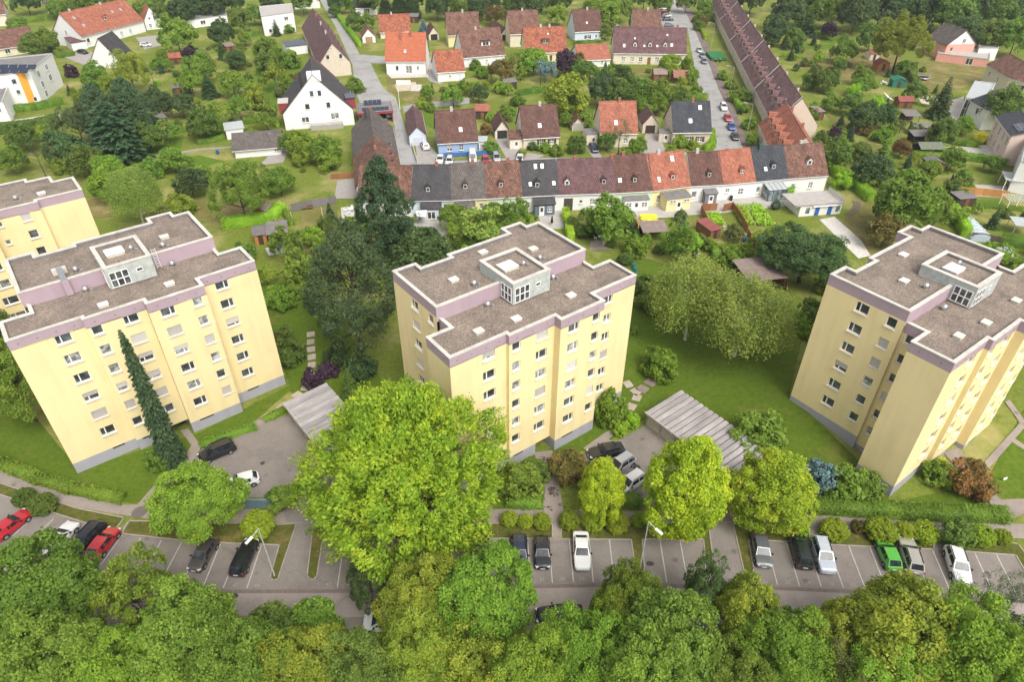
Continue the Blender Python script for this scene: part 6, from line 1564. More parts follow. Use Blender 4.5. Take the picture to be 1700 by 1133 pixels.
for lab, pts, h, m in [
 ('brown plank fence round the vegetable garden, left run', [(39.23,130.45),(39.12,124.96),(38.9,118.31)], 1.7, M_PLANK),
 ('brown plank fence behind the vegetable garden', ([(39.54,130.73),(42.76,131.04)],)[0], 1.7, M_PLANK),
 ('brown plank fence between the two vegetable gardens', [(43.88,130.48),(46.06,131.63),(46.29,127.7),(46.26,120.85)], 1.7, M_PLANK),
 ('weathered plank fence running down to the dark tree', [(45.98,119.84),(45.85,111.97),(46.43,107.55),(46.29,101.97)], 1.6, M_PLANK),
 ('brown fence beside the brown shelter', [(45.33,108.63),(46.49,104.23),(46.7,98.57)], 1.6, M_PLANK),
 ('orange plank fence behind the domed pool cover', [(97.46,139.76),(102.51,138.86),(107.16,137.35)], 1.7, M_ORPLANK),
 ('brown panel fence behind the right block roof', [(89.0,118.6),(91.98,117.64),(94.37,115.73)], 1.6, mat('brown_panel',(0.17,0.12,0.10),0.85,0.2,2)),
 ('green mesh fence beside the rounded hedge', [(99.82,146.93),(95.38,137.27),(90.71,126.34)], 1.8, mat('green_mesh',(0.07,0.11,0.09),0.8,0.2,2)),
 ('dark grey screen fence along the left gardens', [(-45.77,129.91),(-41.87,131.93),(-37.23,134.01)], 1.8, M_GREYFENCE),
 ('grey garden wall behind the pale blue garage', [(-30.88,193.86),(-26.05,196.55),(-12.52,201.59)], 1.7, mat('grey_panel',(0.36,0.36,0.36),0.85,0.1,2)),
 ('white picket fence beside the drive of the blue house', [(-25.38,167.76),(-23.54,159.77),(-22.68,155.99)], 1.1, M_WHITE),
 ('blue tarpaulin fence in front of the blue house', [(-17.69,159.81),(-12.62,160.62),(-7.5,161.44),(-3.39,162.65)], 1.1, mat('blue_tarp',(0.06,0.16,0.42),0.6,0.2,2)),
 ('brown fence beside the white paving left of the spruce', [(-41.22,146.63),(-35.93,147.69)], 1.3, M_PLANK),
 ('stone wall on the slope of the long left meadow', [(-83.85,212.6),(-79.1,215.11)], 0.6, M_CONC),
 ('low concrete wall in the left gardens', [(-86.28,159.3),(-77.83,164.09),(-70.17,165.77)], 0.5, M_CONC),
]: fence(lab, pts, h, m)
tag(MB().obox((*(-29.57,151.22),0),(0.01,0.01,0.01)).build('boundary_stone', M_CONC), 'small stone at the foot of the near terrace', 'stone') if False else None

# stepping slabs and garden steps
def slabs(label, pts, w, l, m, gap=0.04, name='stepping_path', rise=0.0):
    o = Vector(pts[0]); root = thing(name, label, 'path', (o.x,o.y,zg(*o)))
    P = [Vector(p) for p in pts]; k = 0
    for a, b in zip(P, P[1:]):
        d = b-a; n = max(1, int(d.length/(l+gap))); th = math.atan2(d.y,d.x)
        for i in range(n):
            c = a.lerp(b,(i+0.5)/n)
            MB().obox((0,0,0.05),(l/2-0.02,w/2*random.uniform(0.94,1.04),0.07)).build('slab', m, root, (c.x-o.x,c.y-o.y,zg(*c)-zg(*o)+rise*k), th+random.uniform(-0.04,0.04)); k += 1
    return root
slabs('slab steps climbing between the left block and the pine', [(-30.73,71.19),(-29.25,72.98),(-29.01,75.91),(-29.77,79.83),(-30.84,83.56),(-31.78,87.51)], 1.2, 1.35, M_SLAB)
slabs('slab path between the left garages and the left block', [(-33.77,66.82),(-32.22,68.48),(-30.76,70.69)], 1.1, 1.3, M_SLAB)
slabs('slab path right of the middle block', [(16.08,75.83),(17.05,73.44),(17.77,72.54),(17.03,70.89),(15.75,68.8),(14.54,67.01)], 1.2, 1.4, M_SLAB)
slabs('flagstones leading into the right lawn', [(17.62,72.67),(19.35,74.5),(20.39,75.58)], 1.6, 1.5, mat('dark_flag',(0.24,0.19,0.16),0.9,0.2,2))
slabs('orange brick steps beside the brown arbour', [(24.72,119.71),(25.63,127.57)], 1.3, 0.55, mat('orange_step',(0.50,0.27,0.12),0.9,0.2,2), 0.3)
slabs('white stone steps in front of the yellow annex', [(34.38,128.73),(34.41,123.35)], 2.0, 0.6, M_CONC, 0.25)
slabs('curved dark steps below the roof terrace', [(69.03,128.95),(71.33,130.65),(73.26,133.54),(73.71,135.92)], 1.5, 0.5, mat('dark_step',(0.16,0.13,0.11),0.9,0.2,2), 0.25)
slabs('stepping stones through the vegetable garden', [(42.79,126.05),(42.41,121.59),(42.42,118.82)], 0.8, 0.8, M_SLAB, 0.5)
slabs('stepping stones in the garden right of the middle block', [(34.67,116.58),(35.03,111.91)], 0.7, 0.7, M_SLAB, 0.5)
slabs('narrow slab path in the bean garden', [(49.36,133.98),(48.62,125.01)], 0.7, 0.8, M_SLAB, 0.3)
# paved terraces
for nm, pl, m in [('paving', [(29.17,130.38),(36.69,132.15),(35.88,128.19),(29.34,127.6)], M_COPING), ('paving', [(5.19,130.23),(10.62,130.83),(10.5,122.68),(5.92,122.14)], M_TERRACE), ('paving', [(-36.05,131.97),(-32.92,132.86),(-30.87,125.06),(-34.29,124.51)], M_COPING), ('paving', [(-19.8,127.29),(-11.25,128.45),(-10.78,121.27),(-17.38,116.28),(-19.99,118.7)], M_TERRACE),
    ('paving', [(15.09,117.68),(19.35,118.19),(18.88,114.12),(14.75,113.86)], mat('old_slabs',(0.30,0.26,0.22),0.9,0.2,1)), ('paving', [(-39.71,145.97),(-35.66,147.69),(-33.32,136.43),(-38.38,136.4)], M_DRIVE), ('paving', [(18.96,132.32),(38.64,135.39),(59.71,140.77),(61.42,134.05),(41.11,129.33),(18.37,126.71)], M_TERRACE), ('paving', [(62.72,126.98),(66.33,128.38),(67.66,117.98),(66.93,112.09),(64.21,110.94),(62.97,124.31)], M_COPING), ('paving', [(-46.88,114.44),(-42.34,115.41),(-41.38,112.61),(-45.34,111.45)], M_TERRACE), ('paving', [(-137.01,185.86),(-127.09,192.0),(-123.88,185.97),(-134.18,181.08)], M_COPING), ('paving', [(-0.14,168.79),(2.57,165.51),(1.34,159.95),(-0.12,159.94)], M_DRIVE), ('paving', [(-28.72,240.09),(-22.75,241.65),(-22.14,222.02),(-26.07,223.3)], M_DRIVE), ('paving', [(-41.45,232.71),(-27.99,232.84),(-27.18,228.67),(-39.07,227.19)], M_COPING), ('paving', [(127.74,203.96),(136.18,209.82),(124.64,188.05),(121.29,188.02)], M_COPING), ('paving', [(109.98,167.55),(122.6,169.74),(119.77,160.82),(108.69,160.74)], M_COPING), ('paving', [(101.96,145.27),(110.84,143.69),(107.16,137.35),(99.87,138.84)], M_TERRACE), ('paving', [(122.99,212.69),(130.11,206.84),(132.5,202.87),(128.41,198.43),(120.06,202.76)], mat('sand',(0.55,0.48,0.38),0.95,0.1,1)), ('paving', [(-37.17,220.58),(-30.85,223.25),(-28.9,214.34),(-35.2,213.06)], mat('sand2',(0.50,0.42,0.32),0.95,0.2,0.6))]:
    area(nm, pl, m, 0.032)

# ------------------------------------------------------------------ cars
def paint(name, col, metal=0.0):
    m = mat('paint_'+name, col, 0.32, 0.03, 0.5, metal=metal, spec=0.5, coat=0.8)
    return m
CARC = dict(white=paint('white',(0.68,0.68,0.67)), black=paint('black',(0.012,0.012,0.014)), red=paint('red',(0.42,0.012,0.022)), silver=paint('silver',(0.46,0.47,0.48),0.4), grey=paint('grey',(0.16,0.17,0.175),0.3), darkgreen=paint('darkgreen',(0.012,0.022,0.018)),
    green=paint('green',(0.07,0.36,0.035)), blue=paint('blue',(0.02,0.055,0.28)), darkblue=paint('darkblue',(0.015,0.022,0.05)), paleblue=paint('paleblue',(0.52,0.56,0.63),0.2), beige=paint('beige',(0.40,0.385,0.34),0.3), graphite=paint('graphite',(0.10,0.085,0.08),0.4))
M_CGLASS = glass_mat('car_glass', (0.022,0.027,0.032), 0.06, 0.32, 1.5)
M_TYRE = mat('tyre', (0.018,0.018,0.018), 0.85, 0.1)
M_RIM = mat('wheel_rim', (0.42,0.43,0.44), 0.35, 0.1, metal=0.7)
M_HEADL = mat('headlight', (0.62,0.64,0.66), 0.1, 0.1, spec=0.8)
M_TAIL = mat('tail_light', (0.30,0.012,0.015), 0.2, 0.1, spec=0.6)
M_PLATE = mat('number_plate', (0.72,0.72,0.70), 0.5, 0.05)
M_TRIM = mat('black_trim', (0.02,0.02,0.021), 0.6, 0.1)
# per type: length, width, height, hood height, belt height, x of: windscreen base, roof front, roof rear, rear glass base (from rear bumper 0 to nose 1)
CART = dict(
 hatch=(4.10,1.76,1.46,0.92,0.93,0.72,0.55,0.16,0.045), suv=(4.55,1.86,1.66,1.05,1.06,0.73,0.57,0.13,0.03), wagon=(4.65,1.82,1.48,0.92,0.94,0.71,0.55,0.12,0.02),
 sedan=(4.75,1.83,1.45,0.92,0.96,0.70,0.54,0.28,0.13), mpv=(4.45,1.83,1.68,1.02,1.0,0.80,0.60,0.09,0.02), van=(5.2,1.95,2.25,1.15,1.15,0.86,0.72,0.02,0.005), coupe=(4.35,1.82,1.36,0.86,0.90,0.70,0.52,0.26,0.07))
def car_parts(kind):
    L, W, H, hh, hb, xw, xf, xr, xb = CART[kind]; w = W/2
    X = lambda f: (f-0.5)*L
    # lower body: cross sections along x
    st = [(0.0,0.80,0.36,hb*0.80),(0.012,0.90,0.26,hb*0.93),(0.05,0.965,0.22,hb*0.985),(0.16,1.0,0.20,hb),(0.36,1.0,0.20,hb),(0.56,1.0,0.20,hb-0.01),(xw,0.995,0.20,hh+0.02),(0.84,0.98,0.20,hh-0.05),(0.93,0.93,0.21,hh-0.13),(0.975,0.86,0.24,hh-0.22),(1.0,0.72,0.34,hh-0.34)]
    secs = []
    for f, k, zb, zt in st:
        a = w*k
        half = [(a*0.90,zb),(a*0.985,zb+0.10),(a,zb+(zt-zb)*0.5),(a*0.985,zt-0.13),(a*0.93,zt-0.03),(a*0.78,zt+0.012),(0.0,zt+0.035)]
        secs.append([(X(f),y,z) for y, z in half]+[(X(f),-y,z) for y, z in half[-2::-1]])
    b = MB()
    for s0, s1 in zip(secs, secs[1:]):
        for i in range(len(s0)-1): b.face([s0[i],s1[i],s1[i+1],s0[i+1]])
    b.face(secs[0]); b.face(secs[-1][::-1])
    # cabin
    rh = H; wr = w*0.72; wb = w*0.91
    def ring(y):  # profile of cabin in x,z for lateral fraction
        return None
    bz = hb-0.02
    nA = [(X(xb),hb-0.02),(X(xr),rh-0.05),(X((xr+xf)/2),rh),(X(xf),rh-0.045),(X(xw),hh+0.01)]
    def side(s):
        return [(nA[0][0],s*wb*0.93,nA[0][1]),(nA[1][0],s*wr,nA[1][1]),(nA[2][0],s*wr*1.02,nA[2][1]-0.03),(nA[3][0],s*wr,nA[3][1]),(nA[4][0],s*wb*0.97,nA[4][1])]
    Lf, Rt = side(1), side(-1)
    mid = [(x,0,z+(0.012 if 0 < i < 4 else 0)) for i, (x,z) in enumerate(nA)]
    for a in (Lf, Rt):
        for i in range(4): b.face([a[i],a[i+1],mid[i+1],mid[i]] if a is Rt else [a[i],mid[i],mid[i+1],a[i+1]])
    # cabin sides down to the belt
    for s, a in ((1,Lf),(-1,Rt)):
        base = [(x,s*wb,bz) for x in (nA[1][0]+0.0, nA[2][0], nA[3][0])]
        b.face([a[0],(a[1][0],s*wb,bz),a[1]]); b.face([(a[1][0],s*wb,bz),(a[2][0],s*wb,bz),a[2],a[1]]); b.face([(a[2][0],s*wb,bz),(a[3][0],s*wb,bz),a[3],a[2]]); b.face([(a[3][0],s*wb,bz),a[4],a[3]])
    body = b.mesh('body', None, True)
    def lerp(p, q, t): return tuple(p[i]+(q[i]-p[i])*t for i in range(3))
    parts = {}
    up = 0.028
    # windscreen and rear window
    def screen(lo, hi, ins0, ins1, sgn):
        d = (lo[1][0]-0, 0)
        q = [lerp(lo[0],lo[1],ins0), lerp(lo[0],lo[1],1-ins0), lerp(hi[0],hi[1],1-ins1), lerp(hi[0],hi[1],ins1)]
        q2 = [lerp(q[0],q[3],0.06), lerp(q[1],q[2],0.06), lerp(q[2],q[1],0.07), lerp(q[3],q[0],0.07)]
        m0, m1 = lerp(q2[0],q2[1],0.5), lerp(q2[3],q2[2],0.5)
        o = (sgn*up, 0, up+0.006)
        A = lambda p, e=0: (p[0]+o[0]+sgn*e, p[1], p[2]+o[2]+e)
        mb = MB(); mb.face([A(q2[0]),A(m0),A(m1),A(q2[3])]); mb.face([A(m0),A(q2[1]),A(q2[2]),A(m1)])
        return mb.mesh('glass', M_CGLASS)
    parts['windscreen'] = screen([Rt[4],Lf[4]],[Rt[3],Lf[3]],0.06,0.05,1)
    if kind != 'van': parts['rear_window'] = screen([Rt[0],Lf[0]],[Rt[1],Lf[1]],0.10,0.08,-1)
    sides = []
    for s, a in ((1,Lf),(-1,Rt)):
        y = s*0.012
        B0, B1 = (nA[1][0],s*wb,bz), (nA[3][0],s*wb,bz)
        xs = [nA[1][0], nA[2][0]-0.02, nA[3][0]]
        def top(x):
            for p, q in zip(a[1:4], a[2:4]):
                if p[0]-1e-6 <= x <= q[0]+1e-6: return lerp(p,q,(x-p[0])/(q[0]-p[0]+1e-9))
            return a[3]
        def quad(xa, xb_, slant=None):
            bl, br, tr, tl = (xa,s*wb,bz+0.05),(xb_,s*wb,bz+0.05),top(xb_),top(xa)
            tl, tr = lerp(tl,bl,0.12), lerp(tr,br,0.12)
            return [(p[0],p[1]+y,p[2]) for p in (bl,br,tr,tl)]
        mb = MB()
        c = nA[2][0]
        front_b = (nA[4][0]-0.32,s*wb,bz+0.06)
        if kind == 'van':
            q = quad(nA[3][0]-0.55, nA[3][0]); q[1] = (front_b[0]+0.1,front_b[1]+y,front_b[2]); mb.face(q if s < 0 else q[::-1])
        else:
            q = quad(c+0.06, nA[3][0]-0.03); q[1] = (front_b[0],front_b[1]+y,front_b[2]); mb.face(q if s < 0 else q[::-1])
            q2 = quad(nA[1][0]+0.28, c-0.05); mb.face(q2 if s < 0 else q2[::-1])
            if kind in ('wagon','suv','mpv'):
                q3 = quad(nA[1][0]+0.02, nA[1][0]+0.22); q3[0] = (q3[0][0]-0.1,q3[0][1],q3[0][2]); mb.face(q3 if s < 0 else q3[::-1])
        sides.append(mb.mesh('side_window', M_CGLASS))
    parts['side'] = sides
    r = 0.33 if kind not in ('suv','van') else 0.37
    t = MB(); t.tube((0,-0.11,0),(0,0.11,0),r,r,16); tyre = t.mesh('tyre', M_TYRE)
    t = MB(); t.tube((0,-0.118,0),(0,0.118,0),r*0.62,r*0.62,12); rim = t.mesh('rim', M_RIM)
    parts['wheels'] = [(X(0.19),s*(w-0.09),r) for s in (1,-1)]+[(X(0.80),s*(w-0.09),r) for s in (1,-1)]
    arch = MB()
    for x, y, rr in parts['wheels']:
        s = 1 if y > 0 else -1; n = 10; R2 = r+0.055; yy = s*(w+0.004)
        pts = [(x+R2*math.cos(math.pi*k/n), yy, rr+R2*math.sin(math.pi*k/n)) for k in range(n+1)]
        arch.face(pts if s < 0 else pts[::-1])
    parts['arch'] = arch.mesh('wheel_arches', M_TRIM)
    parts['tyre'], parts['rim'] = tyre, rim
    parts['head'] = [MB().obox((X(0.955),s*w*0.70,hh-0.24),(0.16,0.15,0.055),-s*0.45,0).mesh('headlight', M_HEADL) for s in (1,-1)]
    parts['tail'] = [MB().obox((X(0.018),s*w*0.72,hb*0.80),(0.07,0.15,0.09),s*0.25,0).mesh('tail_light', M_TAIL) for s in (1,-1)]
    parts['plate'] = [MB().obox((X(1.0)+0.012,0,0.48),(0.012,0.25,0.055)).mesh('number_plate', M_PLATE), MB().obox((X(0.0)-0.012,0,0.62),(0.012,0.25,0.055)).mesh('number_plate', M_PLATE)]
    parts['grille'] = MB().obox((X(0.995),0,hh-0.40),(0.02,0.42,0.07)).mesh('grille', M_TRIM)
    parts['mirror'] = [MB().obox((X(xw)-0.28,s*(w+0.07),hb+0.07),(0.09,0.09,0.065)).mesh('mirror', M_TRIM) for s in (1,-1)]
    parts['rails'] = [MB().box(X(xr)+0.15,s*wr*0.93-0.025,rh-0.02,X(xf)-0.12,s*wr*0.93+0.025,rh+0.045).mesh('roof_rail', M_TRIM) for s in (1,-1)] if kind in ('wagon','suv','mpv') else []
    parts['body'] = body
    return parts
_cars = {}
def car(kind, col, pos, ang, label, group='parked cars', scale=1.0, small=False, roof=None):
    if kind not in _cars: _cars[kind] = car_parts(kind)
    p = _cars[kind]
    o = thing('parked_car' if kind != 'van' else 'parked_van', label, 'car' if kind != 'van' else 'van', (pos[0],pos[1],zg(*pos)+0.035), ang, group)
    o.scale = (scale,)*3
    b = place(p['body'], 'body', o)
    if not p['body'].materials: p['body'].materials.append(None)
    b.material_slots[0].link = 'OBJECT'; b.material_slots[0].material = CARC[col]
    place(p['windscreen'], 'windscreen', o)
    if 'rear_window' in p: place(p['rear_window'], 'rear_window', o)
    for m in p['side']: place(m, 'side_window', o)
    for x, y, r in p['wheels']:
        wobj = place(p['tyre'], 'wheel', o, (x,y,r)); place(p['rim'], 'rim', wobj)
    place(p['arch'], 'wheel_arches', o)
    for m in p['head']: place(m, 'headlight', o)
    for m in p['tail']: place(m, 'tail_light', o)
    if not small:
        for m in p['plate']: place(m, 'number_plate', o)
    place(p['grille'], 'grille', o)
    for m in p['mirror']: place(m, 'mirror', o)
    for m in p['rails']: place(m, 'roof_rail', o)
    return o
bay = 'cars in the long car park'
for k, c, (p, a), lab in [
 ('coupe','red', ((-56.23,49.27),1.1685), 'red car at the left picture edge, cut off'),
 ('coupe','white', ((-49.81,47.52),1.3646), 'white coupe under the left tree, beside the black estate'),
 ('wagon','black', ((-46.86,47.38),-1.8538), 'black estate car between the white coupe and the red hatchback'),
 ('hatch','red', ((-44.66,46.83),1.4029), 'red hatchback right of the black estate car'),
 ('hatch','graphite', ((-33.22,45.35),-1.742), 'dark graphite car below the bright green rounded tree'),
 ('wagon','black', ((-28.69,45.05),1.5009), 'black estate car under the left car park lamp'),
 ('suv','darkblue', ((-3.41,45.86),-1.5883), 'dark blue car half hidden under the lime green tree'),
 ('suv','darkblue', ((0.85,45.65),-1.5508), 'dark blue estate car second from the lime green tree'),
 ('hatch','black', ((3.34,45.77),-1.5751), 'black hatchback between the dark blue estate and the white saloon'),
 ('sedan','white', ((7.62,45.98),-1.5997), 'white saloon car in the middle bays'),
 ('hatch','grey', ((27.17,46.03),-1.7011), 'dark grey hatchback beside the right driveway'),
 ('mpv','darkgreen', ((31.44,46.01),1.4536), 'very dark green people carrier with red rear lights'),
 ('suv','paleblue', ((33.65,45.52),-1.672), 'pale blue-grey SUV right of the dark people carrier'),
 ('hatch','green', ((40.75,45.67),1.494), 'bright green hatchback among the parked cars'),
 ('wagon','beige', ((43.11,45.53),1.3791), 'grey-beige estate car right of the bright green hatchback'),
 ('suv','white', ((47.52,44.28),-1.804), 'white SUV at the right end of the car park'),
 ('mpv','black', ((-37.06,60.64),-2.5043), 'black van-like car beside the low hedge of the left court'),
 ('hatch','white', ((-32.38,55.67),-2.7363), 'white compact car above the blue-grey wall'),
 ('sedan','black', ((11.87,60.92),-2.8768), 'black car under the trees of the right court, nearest the block'),
 ('suv','silver', ((13.32,58.52),-2.4706), 'silver-grey car between the black and white cars of the right court'),
 ('suv','white', ((14.21,55.66),-2.4774), 'white SUV in the right garage court'),
 ('sedan','black', ((4.78,38.39),-3.089), 'black car under the trees on the near side of the road'),
 ('mpv','white', ((-12.34,37.56),-3.088), 'white car glimpsed through the yellow tree'),
 ('mpv','silver', ((49.95,36.99),2.374), 'silver car at the lower right corner under the pine')]:
    car(k, c, p, a, lab, bay)
far = 'cars in the streets behind the terrace'
for k, c, (p, a), lab in [
 ('suv','white', ((-21.88,166.19),1.8521), 'white car on the drive of the blue house'),
 ('van','white', ((-34.7,190.64),-1.2502), 'white delivery van under the solar carport'),
 ('hatch','white', ((-37.55,189.73),-1.2565), 'white car beside the delivery van under the carport'),
 ('hatch','white', ((-17.31,157.18),-1.5955), 'white car behind the terrace, first from the left street'),
 ('wagon','white', ((-15.0,156.25),-1.5852), 'white car behind the terrace, second from the left street'),
 ('van','white', ((-9.55,158.01),-1.4815), 'white van parked below the blue tarpaulin fence'),
 ('hatch','red', ((-6.4,156.88),-1.4423), 'faded red car right of the white van behind the terrace'),
 ('mpv','silver', ((-3.91,158.42),-1.4078), 'silver car right of the faded red car'),
 ('hatch','white', ((1.77,157.69),-1.6435), 'white car half hidden behind the anthracite unit'),
 ('wagon','darkblue', ((20.17,164.91),-1.4246), 'dark car left of the orange-red roofed house drive'),
 ('hatch','silver', ((67.64,261.99),-1.6405), 'silver car, uppermost of three on the right street'),
 ('hatch','grey', ((67.06,254.43),-1.6409), 'grey car, middle of three on the right street'),
 ('hatch','grey', ((66.0,246.86),-1.6498), 'dark grey car, lowest of three on the right street'),
 ('suv','white', ((60.38,197.11),-1.6674), 'white car above the dark red car on the right street'),
 ('hatch','red', ((59.25,187.8),-1.642), 'dark red car on the right street'),
 ('hatch','blue', ((58.46,180.81),-1.6532), 'blue car on the right street'),
 ('hatch','black', ((57.48,173.36),-1.6635), 'black car at the lower end of the right street'),
 ('wagon','white', ((68.73,336.59),0.0122), 'white car, uppermost of the row beside the top of the right street'),
 ('hatch','red', ((66.73,326.87),0.0116), 'red car in the row beside the top of the right street'),
 ('hatch','white', ((66.52,321.28),0.0128), 'white car below the red one at the top of the right street'),
 ('sedan','darkblue', ((65.73,314.1),0.013), 'dark blue car at the top of the right street'),
 ('hatch','grey', ((64.28,302.71),0.0126), 'grey car, lowest of the row at the top of the right street'),
 ('sedan','black', ((-153.76,257.36),-0.5244), 'black car on the drive of the long red-roofed house'),
 ('hatch','white', ((-135.53,267.54),0.0129), 'white car beside the red cross wing, upper left'),
 ('hatch','red', ((-30.62,281.93),-1.3843), 'dark red car in front of the small cream garage'),
 ('hatch','white', ((-121.77,217.87),2.3845), 'white car under the yellow-green maple, upper left')]:
    car(k, c, p, a, lab, far, small=True)

# ------------------------------------------------------------------ garden things
def simple(name, label, cat, pos, rz=0, group=None):
    return thing(name, label, cat, (pos[0],pos[1],zg(*pos)), rz, group)
def table_set(pos, rz, label, m, n=4, r=0.6):
    o = simple('garden_table', label, 'table', pos, rz)
    MB().tube((0,0,0.70),(0,0,0.75),r,r,12).build('table_top', m, o)
    MB().tube((0,0,0),(0,0,0.70),0.06,0.05,6).build('leg', m, o)
    for k in range(n):
        a = 6.283*k/n; c = simple('garden_chair', label.replace('table','chair beside the table'), 'chair', (pos[0]+1.15*math.cos(a),pos[1]+1.15*math.sin(a)), a+math.pi/2, 'garden chairs')
        c['label'] = ['right','rear','left','front'][k if n == 4 else (0,2)[k]]+' garden chair at the '+label
        MB().box(-0.25,-0.25,0.40,0.25,0.25,0.45).build('seat', m, c); MB().box(-0.25,-0.29,0.45,0.25,-0.25,0.9).build('backrest', m, c)
        for x in (-0.21,0.21):
            for y in (-0.21,0.21): MB().box(x-0.02,y-0.02,0,x+0.02,y+0.02,0.40).build('leg', m, c)
table_set((-33.52,129.99), 0, 'white table on the paving left of the spruce', M_WHITE)
table_set((-43.92,114.46), 0, 'green table in the dark arbour', M_GREENP)
table_set((17.24,118.18), 0, 'white table on the old slabs behind the block', M_WHITE, 2, 0.7)
table_set((117.52,222.05), 0, 'white table in the right meadow', M_WHITE)
# trampoline
t = simple('trampoline', 'round black trampoline on the dry lawn right', 'trampoline', (132.14,227.5))
MB().tube((0,0,0.75),(0,0,0.80),1.9,1.9,20).build('mat', mat('trampoline_mat',(0.03,0.03,0.03),0.8,0.1), t)
f = MB()
for k in range(20):
    a, b = 6.283*k/20, 6.283*(k+1)/20; f.tube((2.0*math.cos(a),2.0*math.sin(a),0.8),(2.0*math.cos(b),2.0*math.sin(b),0.8),0.1,0.1,5)
f.build('rim', M_ALU, t)
for k in range(5):
    a = 6.283*k/5; MB().tube((2.0*math.cos(a),2.0*math.sin(a),0),(2.0*math.cos(a),2.0*math.sin(a),2.4),0.04,0.04,5).build('pole', M_ALU, t)
# pools
M_WATER = mat('pool_water', (0.10,0.42,0.62), 0.08, 0.1, 1.0, spec=0.6)
def pool(pos, L, W, rz, label, m=None):
    o = simple('swimming_pool', label, 'pool', pos, rz)
    MB().box(-L/2-0.6,-W/2-0.6,-0.2,L/2+0.6,-W/2,0.06).box(-L/2-0.6,W/2,-0.2,L/2+0.6,W/2+0.6,0.06).box(-L/2-0.6,-W/2,-0.2,-L/2,W/2,0.06).box(L/2,-W/2,-0.2,L/2+0.6,W/2,0.06).build('coping', M_COPING, o)
    MB().face([(-L/2,-W/2,0.02),(L/2,-W/2,0.02),(L/2,W/2,0.02),(-L/2,W/2,0.02)]).build('water', m or M_WATER, o)
pool((-178.64,289.1), 8, 4, -0.15, 'blue swimming pool beside the long red-roofed house')
pool((110.44,165.51), 7, 3.5, -0.05, 'pale blue covered pool left of the pale pink apartment house', mat('pool_cover',(0.30,0.45,0.66),0.4,0.1,1))
# domed translucent pool cover
d = simple('pool_enclosure', 'domed translucent pool cover right of the rounded hedge', 'pool cover', (91.42,122.65), 1.45)
M_DOME = mat('clear_plastic', (0.42,0.50,0.57), 0.1, 0.15, 1.0, spec=0.8)
n = 8
for k in range(6):
    x0, x1 = -5+10*k/6, -5+10*(k+1)/6; mb = MB(); R = 2.3-0.04*k
    for i in range(n):
        a, b = math.pi*i/n, math.pi*(i+1)/n
        mb.face([(x0,R*math.cos(a),R*0.62*math.sin(a)),(x1,R*math.cos(a),R*0.62*math.sin(a)),(x1,R*math.cos(b),R*0.62*math.sin(b)),(x0,R*math.cos(b),R*0.62*math.sin(b))])
    for xe in (x0, x1) if k in (0,5) else ():
        mb.face([(xe,R*math.cos(math.pi*i/n),R*0.62*math.sin(math.pi*i/n)) for i in range(n+1)])
    s = mb.build('segment', M_DOME, d, smooth_=False)
    rb = MB()
    for i in range(n):
        a, b = math.pi*i/n, math.pi*(i+1)/n; rb.tube((x1,(R+0.03)*math.cos(a),(R+0.03)*0.62*math.sin(a)),(x1,(R+0.03)*math.cos(b),(R+0.03)*0.62*math.sin(b)),0.05,0.05,4)
    rb.build('rib', M_WHITE, s)
# polytunnel behind the right block and glass-roofed veranda
pt = simple('polytunnel', 'small pale polytunnel behind the right block roof', 'greenhouse', (89.85,112.21), 0.2)
mb = MB()
for i in range(8):
    a, b = math.pi*i/8, math.pi*(i+1)/8
    mb.face([(-3,1.5*math.cos(a),1.6*math.sin(a)),(3,1.5*math.cos(a),1.6*math.sin(a)),(3,1.5*math.cos(b),1.6*math.sin(b)),(-3,1.5*math.cos(b),1.6*math.sin(b))])
for x in (-3,3): mb.face([(x,1.5*math.cos(math.pi*i/8),1.6*math.sin(math.pi*i/8)) for i in range(9)])
mb.build('cover', M_PLASTIC, pt)
def pergola(label, A, B, depth, h, m, slats=7, glass=True):
    A, B = Vector(A), Vector(B); dd = B-A; L = dd.length
    o = simple('pergola', label, 'pergola', A, math.atan2(dd.y,dd.x))
    for x in (0.1,L-0.1):
        for y in (0.1,depth-0.1): MB().box(x-0.06,y-0.06,-0.1,x+0.06,y+0.06,h).build('post', m, o)
    for k in range(slats): MB().box(L*k/(slats-1)-0.05,-0.2,h,L*k/(slats-1)+0.05,depth+0.2,h+0.14).build('beam', m, o)
    if glass: MB().box(-0.1,-0.15,h+0.15,L+0.1,depth+0.15,h+0.17).build('sheet', M_PLASTIC, o)
pergola('white glass-roofed pergola below the pale pink apartment house', (108.0,141.09), (111.26,139.85), 5, 2.6, M_WHITE)
pergola('white slatted pergola right of the orange plank fence', (102.88,130.85), (106.58,130.31), 3.5, 2.4, M_WHITE, 8, False)
pergola('white glazed pergola at the right picture edge, low', (97.87,120.14), (101.3,119.17), 4, 2.2, M_ALU)
pergola('white rose arch on the terrace front', (49.01,138.5), (51.29,139.14), 1.4, 2.6, M_WHITE, 4, False)
pergola('white arch beside the right end window of the terrace', (64.24,140.8), (66.6,141.45), 1.4, 2.5, M_WHITE, 4, False)
